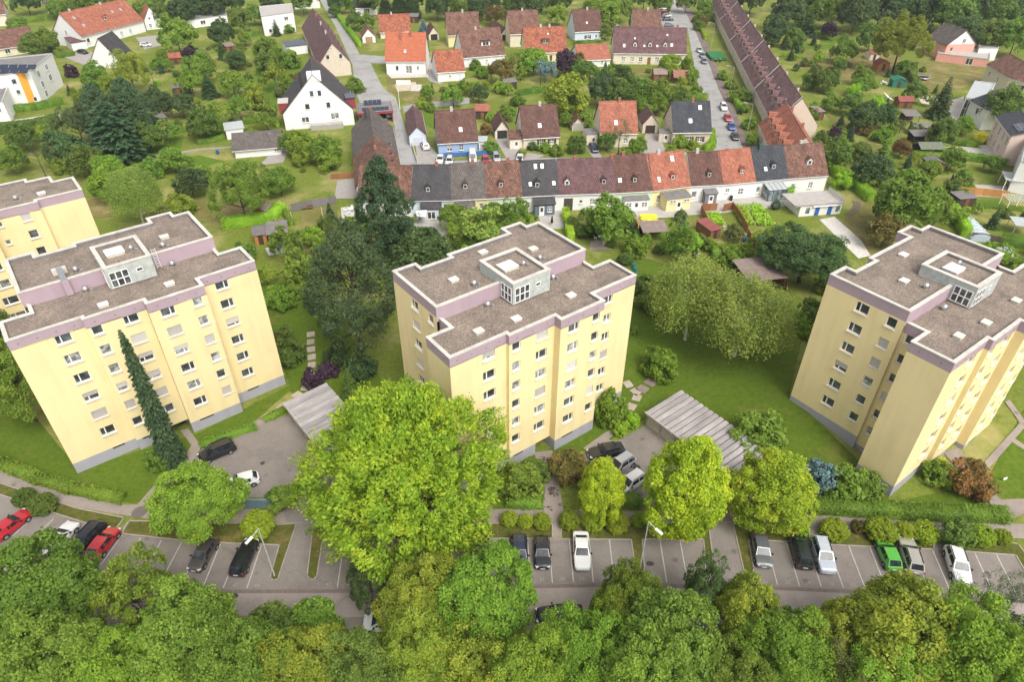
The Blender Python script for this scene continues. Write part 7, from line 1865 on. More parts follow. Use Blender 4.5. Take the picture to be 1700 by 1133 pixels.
# sun sails and awnings
for lab, q in [('white sun sail over grey garden sofas', [(*(-19.37,125.67),2.4),(*(-17.2,125.95),2.5),(*(-17.03,123.03),2.3),(*(-19.04,122.76),2.5)]), ('white triangular sun sail in the right gardens', [(*(108.97,204.93),2.8),(*(109.22,198.27),2.2),(*(108.43,200.44),2.3)])]:
    o = MB().face(q).face([(a,b,c-0.02) for a,b,c in q[::-1]]).build('sun_sail', mat('sail_cloth',(0.72,0.70,0.67),0.9,0.05)); tag(o, lab, 'awning')
def sofa(pos, rz, label, m, w=2.0):
    o = simple('garden_sofa', label, 'sofa', pos, rz)
    MB().box(-w/2,-0.4,0.1,w/2,0.4,0.45).build('seat', m, o); MB().box(-w/2,0.3,0.45,w/2,0.45,0.85).build('backrest', m, o)
    for s in (-1,1): MB().box(s*w/2-0.09,-0.4,0.45,s*w/2+0.09,0.3,0.62).build('armrest', m, o)
sofa((-18.13,119.96), 0.1, 'dark garden sofa under the white sun sail', mat('rattan',(0.06,0.06,0.06),0.8,0.2))
sofa((-17.33,117.98), 3.2, 'pale garden lounger beside the dark sofa', M_WHITE, 1.8)
o = simple('garden_parasol', 'folded black parasol on the paving behind the block', 'parasol', (7.93,124.24))
MB().tube((0,0,0),(0,0,2.2),0.03,0.03,6).build('pole', M_ALU, o); MB().lathe([(0.0,0.55),(0.28,0.6),(0.22,1.2),(0.1,2.0),(0,2.25)],10).build('canopy', mat('black_cloth',(0.015,0.016,0.02),0.9,0.1), o)
# barrels, bins, composters
def barrel(pos, label, m, r=0.36, h=0.95, cat='barrel', name='rain_barrel', group=None):
    o = simple(name, label, cat, pos, 0, group)
    MB().lathe([(r*0.9,0),(r,h*0.4),(r*0.95,h*0.93),(r*0.9,h),(0,h)],12).build('drum', m, o); MB().tube((0,0,h),(0,0,h+0.05),r*0.98,r*0.98,12).build('lid', m, o)
M_TEAL = mat('teal_plastic',(0.02,0.17,0.15),0.5,0.1)
barrel((22.0,107.2), 'teal rain barrel behind the middle block, upper one', M_TEAL); barrel((22.01,105.72), 'teal rain barrel behind the middle block, lower one', M_TEAL)
barrel((44.84,117.36), 'blue barrel in the vegetable garden', mat('blue_plastic',(0.03,0.09,0.32),0.5,0.1))
barrel((-53.05,159.55), 'blue barrel at the white bungalow garden', mat('blue_plastic',(0.03,0.09,0.32),0.5,0.1))
barrel((-72.24,161.74), 'small blue barrel left of the white bungalow', mat('blue_plastic',(0.03,0.09,0.32),0.5,0.1))
def bin_(pos, label, lid, rz=0):
    o = simple('wheelie_bin', label, 'bin', pos, rz, 'wheelie bins')
    MB().prism([(-0.25,-0.28),(0.25,-0.28),(0.27,0.3),(-0.27,0.3)],0.05,1.0).build('container', mat('bin_black',(0.02,0.02,0.022),0.6,0.1), o); MB().box(-0.29,-0.34,1.0,0.29,0.33,1.07).build('lid', lid, o)
    for s in (-1,1): MB().tube((s*0.26,0.26,0.1),(s*0.3,0.26,0.1),0.1,0.1,8).build('wheel', M_TYRE, o)
M_YLID = mat('bin_yellow',(0.5,0.4,0.04),0.5,0.1)
for k, (p, l) in enumerate([((70.34,247.99),'yellow-lidded bin in front of the green-netted garden, left'),((71.81,248.0),'yellow-lidded bin in front of the green-netted garden, right'),((63.57,193.11),'black wheelie bin in the lower front garden of the diagonal terrace, left'),((64.28,192.6),'black wheelie bin in the lower front garden of the diagonal terrace, right'),((46.94,136.05),'dark wheelie bin in front of the rose-arch unit')]):
    bin_(p, l, M_YLID if k < 2 else mat('bin_lid',(0.03,0.03,0.035),0.6,0.1))
tag(struct(sheet('netting', [(71.69,261.94),(77.39,262.87),(75.55,250.41),(70.11,248.77)], mat('green_net',(0.03,0.16,0.06),0.9,0.2,3), 0.06)), None, None) if False else None
o = simple('netted_bed', 'green-netted garden bed beside the right street', 'garden bed', (69.24,249.55), 0.0)
MB().box(0,0,0.0,5.2,9.0,1.0).build('net', mat('green_net',(0.03,0.17,0.06),0.9,0.2,3), o); MB().box(-0.08,-0.08,0,5.28,9.08,0.25).build('frame', W_DARKWOOD, o)
# white table tennis plates, sunbeds, sandboxes: pale objects of the gardens
def bench(pos, rz, label, m, w=1.8):
    o = simple('garden_bench', label, 'bench', pos, rz)
    for k in range(4): MB().box(-w/2,-0.22+0.115*k,0.42,w/2,-0.125+0.115*k,0.46).build('slat', m, o)
    for k in range(2): MB().box(-w/2,0.26,0.55+0.16*k,w/2,0.29,0.67+0.16*k).build('back_slat', m, o)
    for s in (-1,1): MB().box(s*(w/2-0.15)-0.03,-0.22,0,s*(w/2-0.15)+0.03,0.3,0.42).build('leg', m, o)
bench((-82.99,174.62), 0.1, 'wooden garden bench on the wall of the bright lawn, left', W_WOOD, 3.0)
bench((18.15,115.76), 0.1, 'pale bench on the old slabs behind the block', mat('pale_wood',(0.6,0.5,0.3),0.8,0.1))
bench((-42.92,131.07), 0.2, 'garden bench in front of the dark screen fence', W_WOOD, 2.4)
# slide frame of pale poles
def pole(pos, h, label, m, r=0.05, cat='pole'):
    o = tag(MB().tube((0,0,-0.1),(0,0,h),r,r*0.8,6).build('garden_pole', m, None, (pos[0],pos[1],zg(*pos))), label, cat, 'garden poles')
pole((-44.37,124.98), 2.4, 'white laundry pole in the garden behind the left block, left', M_WHITE); pole((-38.77,127.17), 2.4, 'white laundry pole in the garden behind the left block, right', M_WHITE)
pole((8.57,217.18), 6.0, 'tall dark pole behind the cream shuttered house', W_DARKWOOD, 0.12); pole((105.75,237.05), 3.0, 'dark pole in the right meadow', W_DARKWOOD, 0.07); pole((102.84,267.53), 4.5, 'white pole with small mill in the meadow top right', M_WHITE, 0.1)
# front garden walls and white parapet of the excavated garden
tag(MB().box(0,0,-0.2,4.5,0.3,1.2).build('garden_wall', W_WHITE, None, (*(-36.61,220.58),0), 0.02), 'low white terrace wall of the vivid orange-roofed house', 'wall')
st = simple('garden_stair', 'white concrete stair frame in the excavated garden', 'stair', (-31.27,215.56), 0)
for k in range(5): MB().box(0,-0.5*k,0,3.2,-0.5*k+0.5,1.3-0.25*k).build('step', M_COPING, st)
# raised vegetable beds
def bed(label, poly, m):
    o = Vector(poly[0]); root = simple('vegetable_bed', label, 'garden bed', o)
    MB().prism([(x-o.x,y-o.y) for x,y in poly],-0.1,0.18).build('soil', mat('soil',(0.09,0.065,0.045),0.95,0.3,3), root)
    n = 260; P2 = [Vector(p) for p in poly]; xs = [p.x for p in P2]; ys = [p.y for p in P2]
    pts = np.column_stack([RNG.uniform(min(xs),max(xs),n*3),RNG.uniform(min(ys),max(ys),n*3),RNG.uniform(0.2,0.8,n*3)])
    pts[:,0] -= o.x; pts[:,1] -= o.y
    me = quads_mesh('leaves', leaves(pts, np.tile([[0,0,1.0]],(n*3,1)), 0.42, 0.6)); me.materials[0] = LM[m]
    place(me, 'leaves', root)
bed('leafy vegetable bed right of the plank fence, left strip', [(47.18,132.5),(48.86,133.09),(48.01,125.01),(45.97,124.2)], 'hedgeb')
bed('leafy vegetable bed right of the plank fence, right strip', [(50.14,133.1),(52.61,133.7),(52.28,125.04),(49.29,123.96)], 'hedgeb')
bed('leafy bed inside the brown plank fence', [(39.98,128.77),(42.61,129.34),(42.28,124.98),(39.66,124.16)], 'hedgeb')
bed('potato bed in front of the brown shelter', [(39.6,114.94),(44.91,115.92),(44.98,111.28),(39.37,109.47)], 'bright')
bed('flower bed with yellow shrubs beside the orange steps', [(26.61,127.58),(29.43,128.15),(29.19,123.84),(26.21,123.3)], 'gold')
# solar post, statues and sign in the front lawn right
tag(MB().obox((0,0,0.5),(0.25,0.02,0.2),0.2).tube((0,0,0),(0,0,0.4),0.02,0.02,5).build('lawn_sign', M_WHITE, None, (*(59.54,56.35), zg(*(59.54,56.35)))), 'small white sign on the lawn right of the orange shrub', 'sign')
g = simple('guide_sign', 'white sign board behind the right car park shrubs', 'sign', (47.65,48.39))
MB().box(-0.45,-0.03,1.2,0.45,0.03,1.5).build('board', M_WHITE, g)
for x in (-0.4,0.4): MB().tube((x,0,0),(x,0,1.2),0.03,0.03,6).build('post', M_ALU, g)

# dark leaf litter on the entrance path of the middle block
n = 420; t = RNG.random(n); px = (4.44,60.37)[0]+((4.82,52.24)[0]-(4.44,60.37)[0])*t+RNG.normal(0,0.5,n); py = (4.44,60.37)[1]+((4.82,52.24)[1]-(4.44,60.37)[1])*t+RNG.normal(0,0.3,n)
keep = np.sin(px*3.1+py*1.7)+np.sin(py*2.3-px) > 0.35
lm = quads_mesh('leaf_litter', leaves(np.column_stack([px,py,np.full(n,0.06)])[keep], np.tile([[0,0,1.0]],(int(keep.sum()),1))*8, 0.26, 6.0)); lm.materials[0] = mat('dead_leaves',(0.07,0.055,0.04),0.95,0.3,3)
lo_ = place(lm, 'leaf_litter'); lo_['kind'] = 'stuff'; lo_['label'] = 'dark dead leaves lying on the entrance path'

# ------------------------------------------------------------------ thin summer haze
hm = bpy.data.materials.new('haze_air'); hm.use_nodes = True
hn = hm.node_tree.nodes; hn.remove(hn['Principled BSDF'])
pv = hn.new('ShaderNodeVolumePrincipled'); pv.inputs['Color'].default_value = (0.9,0.93,0.96,1); pv.inputs['Density'].default_value = 0.00016; pv.inputs['Anisotropy'].default_value = 0.2
hm.node_tree.links.new(pv.outputs[0], hn['Material Output'].inputs['Volume'])
hz = MB().box(-900,-60,-1.5,900,900,70).mesh('haze', hm)
hzo = place(hz, 'haze'); hzo['kind'] = 'stuff'; hzo['label'] = 'thin pale summer haze over the whole quarter'

# ------------------------------------------------------------------ plants: where they stand
plant('plume', 'lime', *(-11.06,47.73,10.12,21.5), label='huge feathery lime green tree in front of the middle block')
plant('spire', 'spruce', *(-42.06,59.37,1.5,19.71), label='tall narrow dark spruce in front of the left block entrance')
plant('oval', 'neon', *(18.33,48.16,4.16,15.0), label='upright lime green tree in front of the right garage row')
plant('oval', 'lime', *(28.22,49.82,4.11,11.5), label='bright green rounded tree left of the blank yellow corner')
plant('round', 'bright', *(-34.09,48.59,5.04,9.5), label='bright green rounded tree over the car park, left of the blue-grey wall')
plant('oval', 'neon', *(10.05,50.91,2.8,9.0), label='light green upright tree beside the entrance path of the middle block')
plant('bush', 'rust', *(7.19,57.34,2.77,3.6), label='rust-tinged loose shrub beside the entrance path of the middle block')
plant('pine', 'pine', *(-22.9,82.01,7.17,21.0), label='broad dull green pine between the left and middle blocks')
plant('bushy_spruce', 'spruce', *(-22.23,108.25,5.05,20.3), label='tall dark spruce in front of the near end of the terrace')
plant('birch', 'birch', *(26.79,85.21,6.25,14.0), label='left of the two drooping birches behind the right garage lawn')
plant('birch', 'birch', *(32.64,79.36,7.12,13.0), label='right of the two drooping birches behind the right garage lawn')
plant('round', 'dark', *(50.19,102.37,6.97,9.5), label='dense dark green tree behind the left corner of the right block')
for e in [('round','green',-42.98,35.89,5.68,12.23),('round','green',-46.55,32.67,4.69,13.0),('round','green',-37.66,29.23,4.97,13.0),('airy','yellow',-34.62,36.48,4.11,11.0),('round','green',-28.27,32.08,4.94,12.0),('round','bright',-33.11,29.22,3.12,11.0),('small_conifer','mid',-30.01,38.22,1.41,6.5),('round','green',-21.78,29.6,4.52,12.0),('garden','mid',-21.95,34.85,2.56,6.5),('garden','green',-18.17,35.4,2.47,6.5),('round','yellow',-17.52,29.42,4.22,11.5),('round','mid',-13.04,29.43,3.53,11.0),('airy','dark',-13.56,38.53,2.18,10.0),('round','yellow',-8.24,36.6,3.88,11.5),('round','bright',-2.41,36.23,4.5,12.0),('round','yellow',-8.28,31.73,3.76,10.5),('airy','yellow',-2.51,30.52,4.04,9.5),('round','bright',1.84,29.48,3.73,11.0),('round','bright',6.18,31.22,4.14,11.0),('round','yellow',10.0,35.41,2.76,9.5),('round','green',11.36,37.27,2.82,9.5),('round','green',13.67,31.12,5.13,12.0),('airy','dark',18.55,37.99,2.5,10.0),('round','yellow',21.2,35.26,3.18,10.0),('round','green',10.53,28.93,3.98,12.0),('round','bright',23.55,31.66,4.07,10.5),('round','green',18.62,29.48,3.76,10.0),('round','yellow',28.79,32.91,3.31,9.5),('airy','olive',28.45,30.08,3.61,9.0),('round','yellow',34.0,32.38,5.43,12.0),('round','bright',31.12,29.62,3.87,10.0),('round','bright',39.21,29.96,5.42,13.0),('scots_pine','pine',43.43,36.61,2.76,10.5),('scots_pine','pine',47.45,37.3,2.03,9.0),('round','mid',35.96,29.69,3.08,9.0),('round','bright',44.74,29.53,4.01,12.0),('round','green',-63.5,66.68,5.05,12.0),('round','mid',-72.17,74.87,4.92,13.0),('bush','green',-43.42,59.1,1.93,3.0),('bush','mid',-32.79,79.68,2.48,4.0),('bush','mid',-34.95,84.04,1.84,3.0),('bush','bright',12.8,67.4,2.39,4.5),('bush','hedgeb',14.03,64.83,1.18,1.71),('bush','hedgeb',15.82,66.42,1.2,1.74),('bush','bright',21.3,76.79,2.94,4.26),('bush','green',31.02,61.57,3.46,5.09),('bush','blue',36.62,55.51,2.14,4.0),('bush','green',39.24,54.34,2.82,4.13),('bush','green',41.84,54.3,2.13,3.1),('bush','green',51.41,56.26,1.95,3.0),('bush','orange',54.14,55.04,2.84,4.5),('ball','gold',52.73,58.59,0.59,1.2),('bush','green',0.75,54.68,2.83,4.2),('bush','mid',2.58,56.6,1.89,3.0),('bush','green',-26.5,52.78,1.89,2.74),('bush','mid',-27.6,52.8,1.26,2.2),('bush','green',19.09,87.13,0.95,1.5),('ball','green',20.84,109.05,1.32,2.0),('bush','mid',23.25,94.7,3.56,5.19),('bush','dark',22.24,97.4,2.63,4.0),('bush','mid',46.52,87.39,2.23,4.5),('ball','mid',-56.79,52.96,1.19,1.9),('ball','mid',-53.9,51.78,1.39,2.2),('ball','clip',-28.29,48.9,1.75,2.4),('ball','clip',-0.28,50.13,0.96,1.6),('ball','clip',1.55,49.84,0.88,1.5),('ball','clip',3.46,49.84,1.02,1.5),('ball','clip',6.51,49.84,1.15,2.0),('ball','clip',9.21,49.68,1.29,2.0),('ball','clip',11.85,49.6,1.36,2.0),('ball','clip',14.36,49.98,0.82,1.7),('bush','hedgeb',32.22,48.55,1.07,2.2),('ball','clip',35.87,48.61,1.48,2.0),('bush','rust',38.9,49.17,0.81,1.7),('ball','clip',40.98,48.43,1.67,2.3),('ball','clip',43.82,48.58,1.14,1.7),('ball','clip',45.85,48.31,1.47,2.0),('bush','mid',48.78,47.63,1.98,3.6),('ball','clip',51.85,47.88,1.4,1.9),('ball','clip',54.33,47.87,0.93,1.5),('bush','purple',-28.24,74.23,1.7,2.6),('bush','purple',-26.42,76.38,1.56,2.4),('small_conifer','mid',-22.37,71.84,1.33,5.0),('bush','dark',-25.75,79.57,1.95,3.0),('bush','dark',-21.61,76.47,2.25,3.5),('garden','dark',-15.29,101.38,5.28,10.59),('garden','dark',-19.1,108.05,4.28,8.42),('bush','green',-6.79,113.42,3.37,4.92),('fruit','birch',-5.63,114.35,4.46,8.7),('fruit','bright',-8.44,104.17,3.15,6.04),('garden','green',-11.83,121.66,2.82,5.54),('fruit','green',0.86,121.25,3.74,7.22),('garden','mid',-3.67,124.37,2.4,4.68),('garden','green',18.46,116.62,4.52,8.99),('ball','dark',23.1,121.75,1.66,2.5),('bush','bright',22.89,112.37,2.46,3.58),('fruit','green',30.43,110.3,3.92,7.69),('ball','dark',20.73,109.05,1.43,2.0),('ball','green',18.84,115.27,0.92,1.4),('bush','bright',33.89,99.55,2.06,2.99),('bush','bright',39.69,108.03,2.39,3.51),('bush','bright',42.91,109.64,1.98,2.9),('bush','yellow',53.92,98.62,2.65,4.0),('bush','bright',45.48,86.62,1.86,3.0),('bush','bright',44.8,83.38,1.63,2.5),('fruit','yellow',45.79,111.62,2.87,5.57),('garden','green',74.8,119.96,5.94,12.17),('garden','rust',70.27,115.25,3.38,6.67),('fruit','green',84.31,124.03,3.57,6.92),('bush','bright',75.8,123.6,3.58,5.29),('garden','dark',78.96,142.6,3.88,7.66),('bush','hedgeb',73.23,142.67,2.67,3.9),('bush','green',74.07,154.17,3.12,4.55),('fruit','green',84.94,126.57,3.62,7.09),('birch','birch',-73.55,123.22,4.91,12.0),('garden','bright',-84.88,135.17,3.8,7.53),('airy','green',-53.64,125.05,5.88,12.87),('garden','green',-50.02,137.73,3.35,6.55),('bush','green',-70.06,144.54,2.96,4.34),('garden','dark',-68.55,136.7,3.33,6.51),('bush','yellow',-68.04,129.07,2.97,4.35),('bush','olive',-69.91,124.33,2.41,3.5),('bush','green',-49.03,109.75,2.2,3.5),('fruit','green',-41.55,110.2,3.28,6.38),('fruit','green',-36.34,100.76,3.68,7.18),('garden','bright',-37.37,114.78,2.26,4.43),('fruit','yellow',-42.44,100.98,2.07,3.97),('bush','bright',-38.2,94.47,2.58,3.76),('bush','green',-36.65,97.8,2.03,3.0),('bush','dark',-32.72,94.11,1.98,3.0)]: plant(*e)
for e in [('airy','yellow',-114.12,210.67,5.91,12.47),('airy','yellow',-117.11,202.98,3.21,8.0),('garden','green',-117.36,254.17,6.54,13.51),('garden','dark',-106.41,266.82,4.84,9.71),('bush','purple',-142.0,227.81,2.32,4.0),('garden','green',-126.07,212.59,4.33,8.68),('scots_pine','dark',-110.22,215.69,3.04,7.42),('bush','purple',-111.99,249.89,3.08,4.5),('bush','bright',-118.34,237.84,2.59,3.77),('garden','dark',-91.24,236.36,3.29,6.43),('small_conifer','dark',-100.89,249.6,1.92,6.0),('garden','green',-96.92,219.88,4.79,9.71),('small_conifer','dark',-89.98,206.72,2.62,7.0),('fruit','bright',-95.15,207.32,4.24,8.34),('garden','green',-82.64,206.8,3.91,7.78),('garden','dark',-97.29,188.4,4.23,8.37),('garden','dark',-90.64,188.24,3.33,6.59),('garden','mid',-78.45,171.48,4.2,8.35),('bushy_spruce','spruce',-96.28,172.04,5.85,15.0),('bushy_spruce','spruce',-103.56,171.11,5.55,14.0),('spruce','spruce',-94.64,159.34,6.59,13.0),('airy','pine',-108.36,168.29,4.67,10.0),('garden','mid',-88.31,162.18,3.75,7.43),('fruit','green',-87.04,169.07,3.06,5.87),('fruit','green',-78.3,181.26,3.52,6.86),('fruit','green',-74.66,187.07,3.31,6.46),('fruit','yellow',-75.77,201.13,3.2,6.25),('garden','mid',-166.35,249.85,4.2,8.4),('garden','green',-165.56,257.94,4.32,8.64),('garden','green',-188.77,280.0,3.8,7.51),('thuja','yellow',-127.99,203.09,1.3,4.0),('bush','yellow',-119.88,170.63,2.25,4.0),('scots_pine','pine',-106.49,147.43,3.71,9.12),('garden','green',-113.77,149.32,3.28,6.42),('bush','yellow',-104.0,149.35,1.78,3.5),('garden','dark',-104.78,154.0,4.36,8.7),('garden','mid',-119.34,162.72,3.5,6.96),('garden','bright',-90.55,145.75,2.97,5.85),('garden','green',-77.93,150.24,3.04,5.99),('bush','green',-82.21,147.79,3.02,4.42),('garden','mid',-96.0,147.06,3.73,7.29),('fruit','green',-64.59,166.84,2.48,4.75),('bush','bright',-92.27,242.79,2.26,3.28),('garden','green',-99.03,268.74,2.86,5.62),('garden','green',-106.02,303.48,4.07,8.11),('far','dark',-132.39,297.16,5.74,11.84),('far','dark',-130.43,311.09,5.52,11.32),('far','mid',-142.51,300.07,4.47,9.04),('far','green',-150.87,305.38,4.54,9.2),('far','mid',-105.6,287.49,4.73,9.62),('far','green',-181.74,313.24,5.1,10.46),('far','mid',-167.97,316.08,5.14,10.44),('far','green',-189.82,310.97,4.15,8.44),('far','dark',-125.04,310.87,6.42,13.3),('garden','green',-83.56,243.91,4.49,9.13),('bush','bright',-83.28,249.17,3.45,5.06),('bush','green',-75.25,239.64,4.08,6.0),('small_conifer','dark',-91.87,284.54,1.72,6.0),('bush','green',-88.31,289.72,2.19,3.18),('garden','mid',-80.2,231.58,3.59,7.23),('fruit','yellow',-71.92,212.88,4.01,7.92),('fruit','bright',-66.39,208.18,2.96,5.76),('fruit','yellow',-71.57,193.47,3.71,7.28),('fruit','orange',-67.42,218.35,2.06,3.95),('bush','rust',-71.68,195.78,2.52,3.67),('fruit','green',-64.54,178.06,3.76,7.35),('bush','olive',-68.49,208.06,2.65,3.86),('garden','mid',-63.34,295.28,3.32,6.49),('garden','green',-58.24,296.22,3.11,6.2),('bush','green',-60.88,293.18,2.21,3.2),('spruce','dark',-53.78,315.02,3.27,10.0),('spruce','dark',-48.53,317.6,3.77,10.0),('spruce','dark',-42.66,317.68,3.3,10.0),('small_conifer','blue',-34.74,285.24,2.58,6.0),('far','dark',-31.78,312.08,5.08,10.3),('far','mid',-21.74,312.22,5.08,10.3),('far','dark',-14.21,312.26,5.08,10.32),('garden','rust',-7.24,302.58,4.06,8.07),('garden','green',-1.7,322.02,3.34,6.63),('garden','mid',-76.17,318.09,2.84,5.56),('garden','green',-70.66,325.73,2.89,6.0),('bush','green',-47.68,212.27,3.02,4.41),('garden','bright',-49.99,158.38,3.43,6.73),('garden','green',-43.79,155.14,3.63,7.08),('bush','bright',-42.8,152.22,3.09,4.54),('bush','yellow',-49.9,155.22,2.62,3.81),('garden','mid',-54.53,161.91,2.69,5.27),('bush','yellow',-25.97,196.83,2.21,3.22),('bush','green',-23.12,193.95,1.56,3.0),('garden','green',-25.24,204.0,2.27,4.5),('fruit','bright',-16.98,197.84,3.47,6.73),('garden','dark',-9.82,202.4,2.74,5.36),('fruit','green',-14.74,211.41,2.34,4.46),('garden','rust',-3.61,221.0,3.79,7.55),('bush','bright',-9.95,228.33,2.5,3.65),('bush','green',-12.31,237.65,2.22,3.23),('bush','bright',-3.87,212.35,2.35,3.44),('bush','orange',-7.07,175.92,1.73,3.0),('bush','green',-5.31,163.1,1.91,3.0),('garden','green',-1.81,185.93,2.41,4.7),('bush','green',1.54,199.81,2.24,4.0),('bush','bright',-5.93,186.07,1.51,2.5),('garden','bright',6.73,230.75,4.28,8.58),('garden','purple',17.31,229.4,4.26,8.58),('fruit','blue',10.15,222.84,3.48,6.8),('garden','yellow',15.12,188.55,5.99,12.29),('bush','yellow',16.34,188.26,3.95,5.8),('garden','dark',25.9,199.83,4.74,9.59),('garden','mid',31.47,195.42,4.96,10.08),('garden','green',36.35,195.86,4.36,8.79),('garden','green',40.99,194.33,4.33,8.74),('garden','bright',40.16,191.43,3.37,6.63),('garden','bright',50.48,229.61,3.56,7.1),('bush','mid',32.82,232.2,2.54,3.7),('bush','dark',35.91,230.19,2.52,3.65),('garden','mid',21.77,226.18,3.17,6.3),('garden','rust',22.53,242.39,2.25,4.43),('garden','mid',24.65,225.89,2.82,5.52),('garden','mid',46.41,195.42,3.43,6.84),('bush','bright',51.09,199.94,2.88,4.21),('fruit','green',36.41,190.3,2.75,5.28),('garden','bright',18.04,303.11,4.06,8.01),('far','bright',36.5,294.04,5.69,11.72),('far','green',33.17,308.4,5.03,10.18),('far','green',44.31,308.17,5.03,10.3),('far','bright',50.68,296.49,3.99,8.06),('garden','green',35.21,279.35,2.95,5.87),('far','dark',7.07,309.7,5.95,12.32),('far','mid',-0.4,315.94,5.14,10.42),('scots_pine','pine',25.94,162.31,3.47,9.0),('garden','mid',23.28,164.52,2.45,4.8),('garden','bright',30.61,161.8,2.29,4.5),('bush','green',27.75,161.15,1.62,2.5),('bush','bright',8.05,163.94,1.64,2.38),('bush','dark',5.11,165.19,1.38,2.0),('bush','green',10.89,161.52,1.89,2.75),('bush','yellow',2.07,160.37,1.35,2.0),('thuja','mid',14.6,162.88,1.36,4.5),('thuja','mid',15.78,162.89,1.36,4.5),('thuja','mid',16.96,162.9,1.36,4.5),('garden','green',14.34,182.4,1.78,4.0),('bush','green',19.16,181.82,2.37,4.0),('bush','bright',42.19,167.58,1.95,3.0),('bush','bright',39.22,163.42,1.37,2.0),('bush','yellow',44.97,166.22,1.66,2.42),('far','dark',108.02,291.67,6.5,13.5),('far','mid',119.08,299.9,6.66,13.9),('far','green',127.82,297.5,6.61,13.94),('far','dark',134.34,290.6,7.33,15.38),('far','dark',146.33,296.76,7.46,15.7),('far','dark',154.08,292.8,7.38,15.5),('far','dark',162.93,290.52,7.75,16.24),('far','mid',167.99,281.16,7.53,15.68),('far','dark',178.38,284.92,8.03,16.98),('far','mid',180.95,275.85,7.41,15.38),('far','dark',191.92,282.22,8.37,17.88),('far','dark',162.84,263.49,5.96,12.06),('far','mid',169.24,259.42,5.89,11.88),('far','green',175.84,255.08,6.56,13.48),('far','mid',172.75,297.55,7.91,16.66),('far','mid',199.73,303.01,8.03,16.98),('far','mid',138.66,316.5,6.98,14.68),('far','dark',99.42,277.67,5.01,10.26),('garden','dark',96.69,270.74,3.28,6.43),('garden','mid',103.01,266.65,3.64,7.27),('round','yellow',125.53,234.57,7.83,18.27),('garden','mid',129.01,262.59,4.77,9.55),('garden','green',112.74,246.17,4.52,9.11),('garden','purple',121.15,281.26,3.18,6.28),('small_conifer','dark',115.13,286.19,3.45,8.0),('small_conifer','dark',99.95,265.66,1.42,5.0),('bush','green',104.74,266.26,2.03,3.0),('garden','green',108.89,220.53,3.1,6.16),('garden','green',104.71,210.84,2.66,5.27),('garden','mid',93.13,213.78,3.69,7.37),('garden','mid',97.26,215.45,3.05,6.03),('garden','green',90.93,215.14,2.37,4.66),('small_conifer','dark',118.08,190.05,3.04,11.0),('garden','dark',92.24,178.96,4.05,8.11),('garden','dark',98.72,181.15,3.23,6.42),('garden','mid',116.8,202.52,3.21,6.45),('garden','mid',94.29,191.88,3.08,6.1),('garden','green',90.46,196.79,2.52,4.95),('bush','green',84.75,193.12,1.87,3.5),('garden','green',127.01,231.69,2.52,4.99),('garden','mid',129.65,181.12,5.52,11.31),('garden','bright',117.64,176.55,2.59,5.11),('bush','gold',119.9,171.79,1.7,2.5),('garden','mid',107.37,167.4,3.85,7.76),('bush','rust',92.44,176.8,2.03,2.94),('garden','orange',94.1,160.73,2.28,4.47),('small_conifer','mid',84.67,150.91,3.57,7.0),('garden','mid',75.45,152.94,3.34,6.65),('bush','purple',83.32,174.39,1.72,3.0),('bush','mid',78.8,170.6,1.97,3.2),('bush','green',82.38,167.89,1.95,3.0),('bush','bright',94.38,171.36,2.55,3.73),('bush','green',99.54,177.37,1.75,2.54),('garden','green',102.54,152.84,2.83,5.64),('bush','green',105.54,176.83,1.74,3.0),('garden','green',111.36,151.67,2.05,4.04),('garden','mid',82.74,157.16,2.63,5.19),('bush','green',82.89,188.64,1.53,3.0),('bush','green',77.68,309.85,2.78,4.03),('bush','green',82.39,314.16,3.28,4.77),('bush','green',74.8,296.6,2.68,3.89),('bush','rust',77.69,304.18,2.74,3.99),('bush','green',67.36,226.73,1.78,3.0),('bush','green',67.71,216.85,2.05,3.0),('bush','green',65.33,204.23,2.28,3.32),('bush','green',68.3,205.4,2.29,3.33),('bush','green',63.35,181.13,2.07,3.0),('bush','bright',65.49,194.67,1.57,2.28),('bush','bright',58.26,239.28,2.23,4.0),('bush','green',55.6,221.61,2.09,4.0),('bush','green',54.99,209.76,2.0,3.5),('bush','bright',58.32,231.51,1.45,3.0),('garden','green',83.39,326.15,3.85,7.72),('far','green',75.96,328.78,4.36,8.9),('far','mid',64.17,321.95,4.75,9.68),('garden','green',60.38,168.18,1.67,3.26),('fruit','green',100.66,180.81,2.06,3.95),('garden','green',94.07,146.66,2.49,4.95),('fruit','green',101.08,145.23,1.89,3.61),('fruit','bright',88.92,124.79,2.16,4.16),('fruit','green',96.3,129.79,1.24,2.4),('bush','bright',96.69,136.21,1.81,2.64),('bush','mid',96.48,140.83,1.85,2.7),('bush','bright',88.21,110.22,2.65,3.89),('bush','green',90.71,106.66,1.94,2.84),('bush','green',101.03,141.65,1.33,1.93),('far','dark',-75.99,325.69,5.27,10.74),('far','mid',-91.27,324.25,5.25,10.7),('far','dark',-103.75,322.51,5.23,10.76),('far','mid',-62.74,324.86,5.73,11.82),('far','dark',-44.18,322.13,6.16,12.68),('far','mid',-26.35,324.78,6.2,12.78),('far','dark',-5.61,325.02,6.21,12.8),('far','mid',20.36,325.4,6.21,12.8),('far','dark',39.07,330.51,6.3,13.02),('far','mid',57.46,330.28,6.29,13.16),('far','dark',103.17,324.88,6.67,14.08),('far','mid',124.39,326.86,7.18,15.18),('far','mid',158.69,322.93,8.03,17.18),('far','dark',-208.32,320.56,5.67,11.66),('far','mid',-177.47,325.85,5.75,11.84),('far','mid',-155.29,323.07,6.17,12.72),('far','dark',-121.72,323.08,6.17,12.86)]: plant(*e)

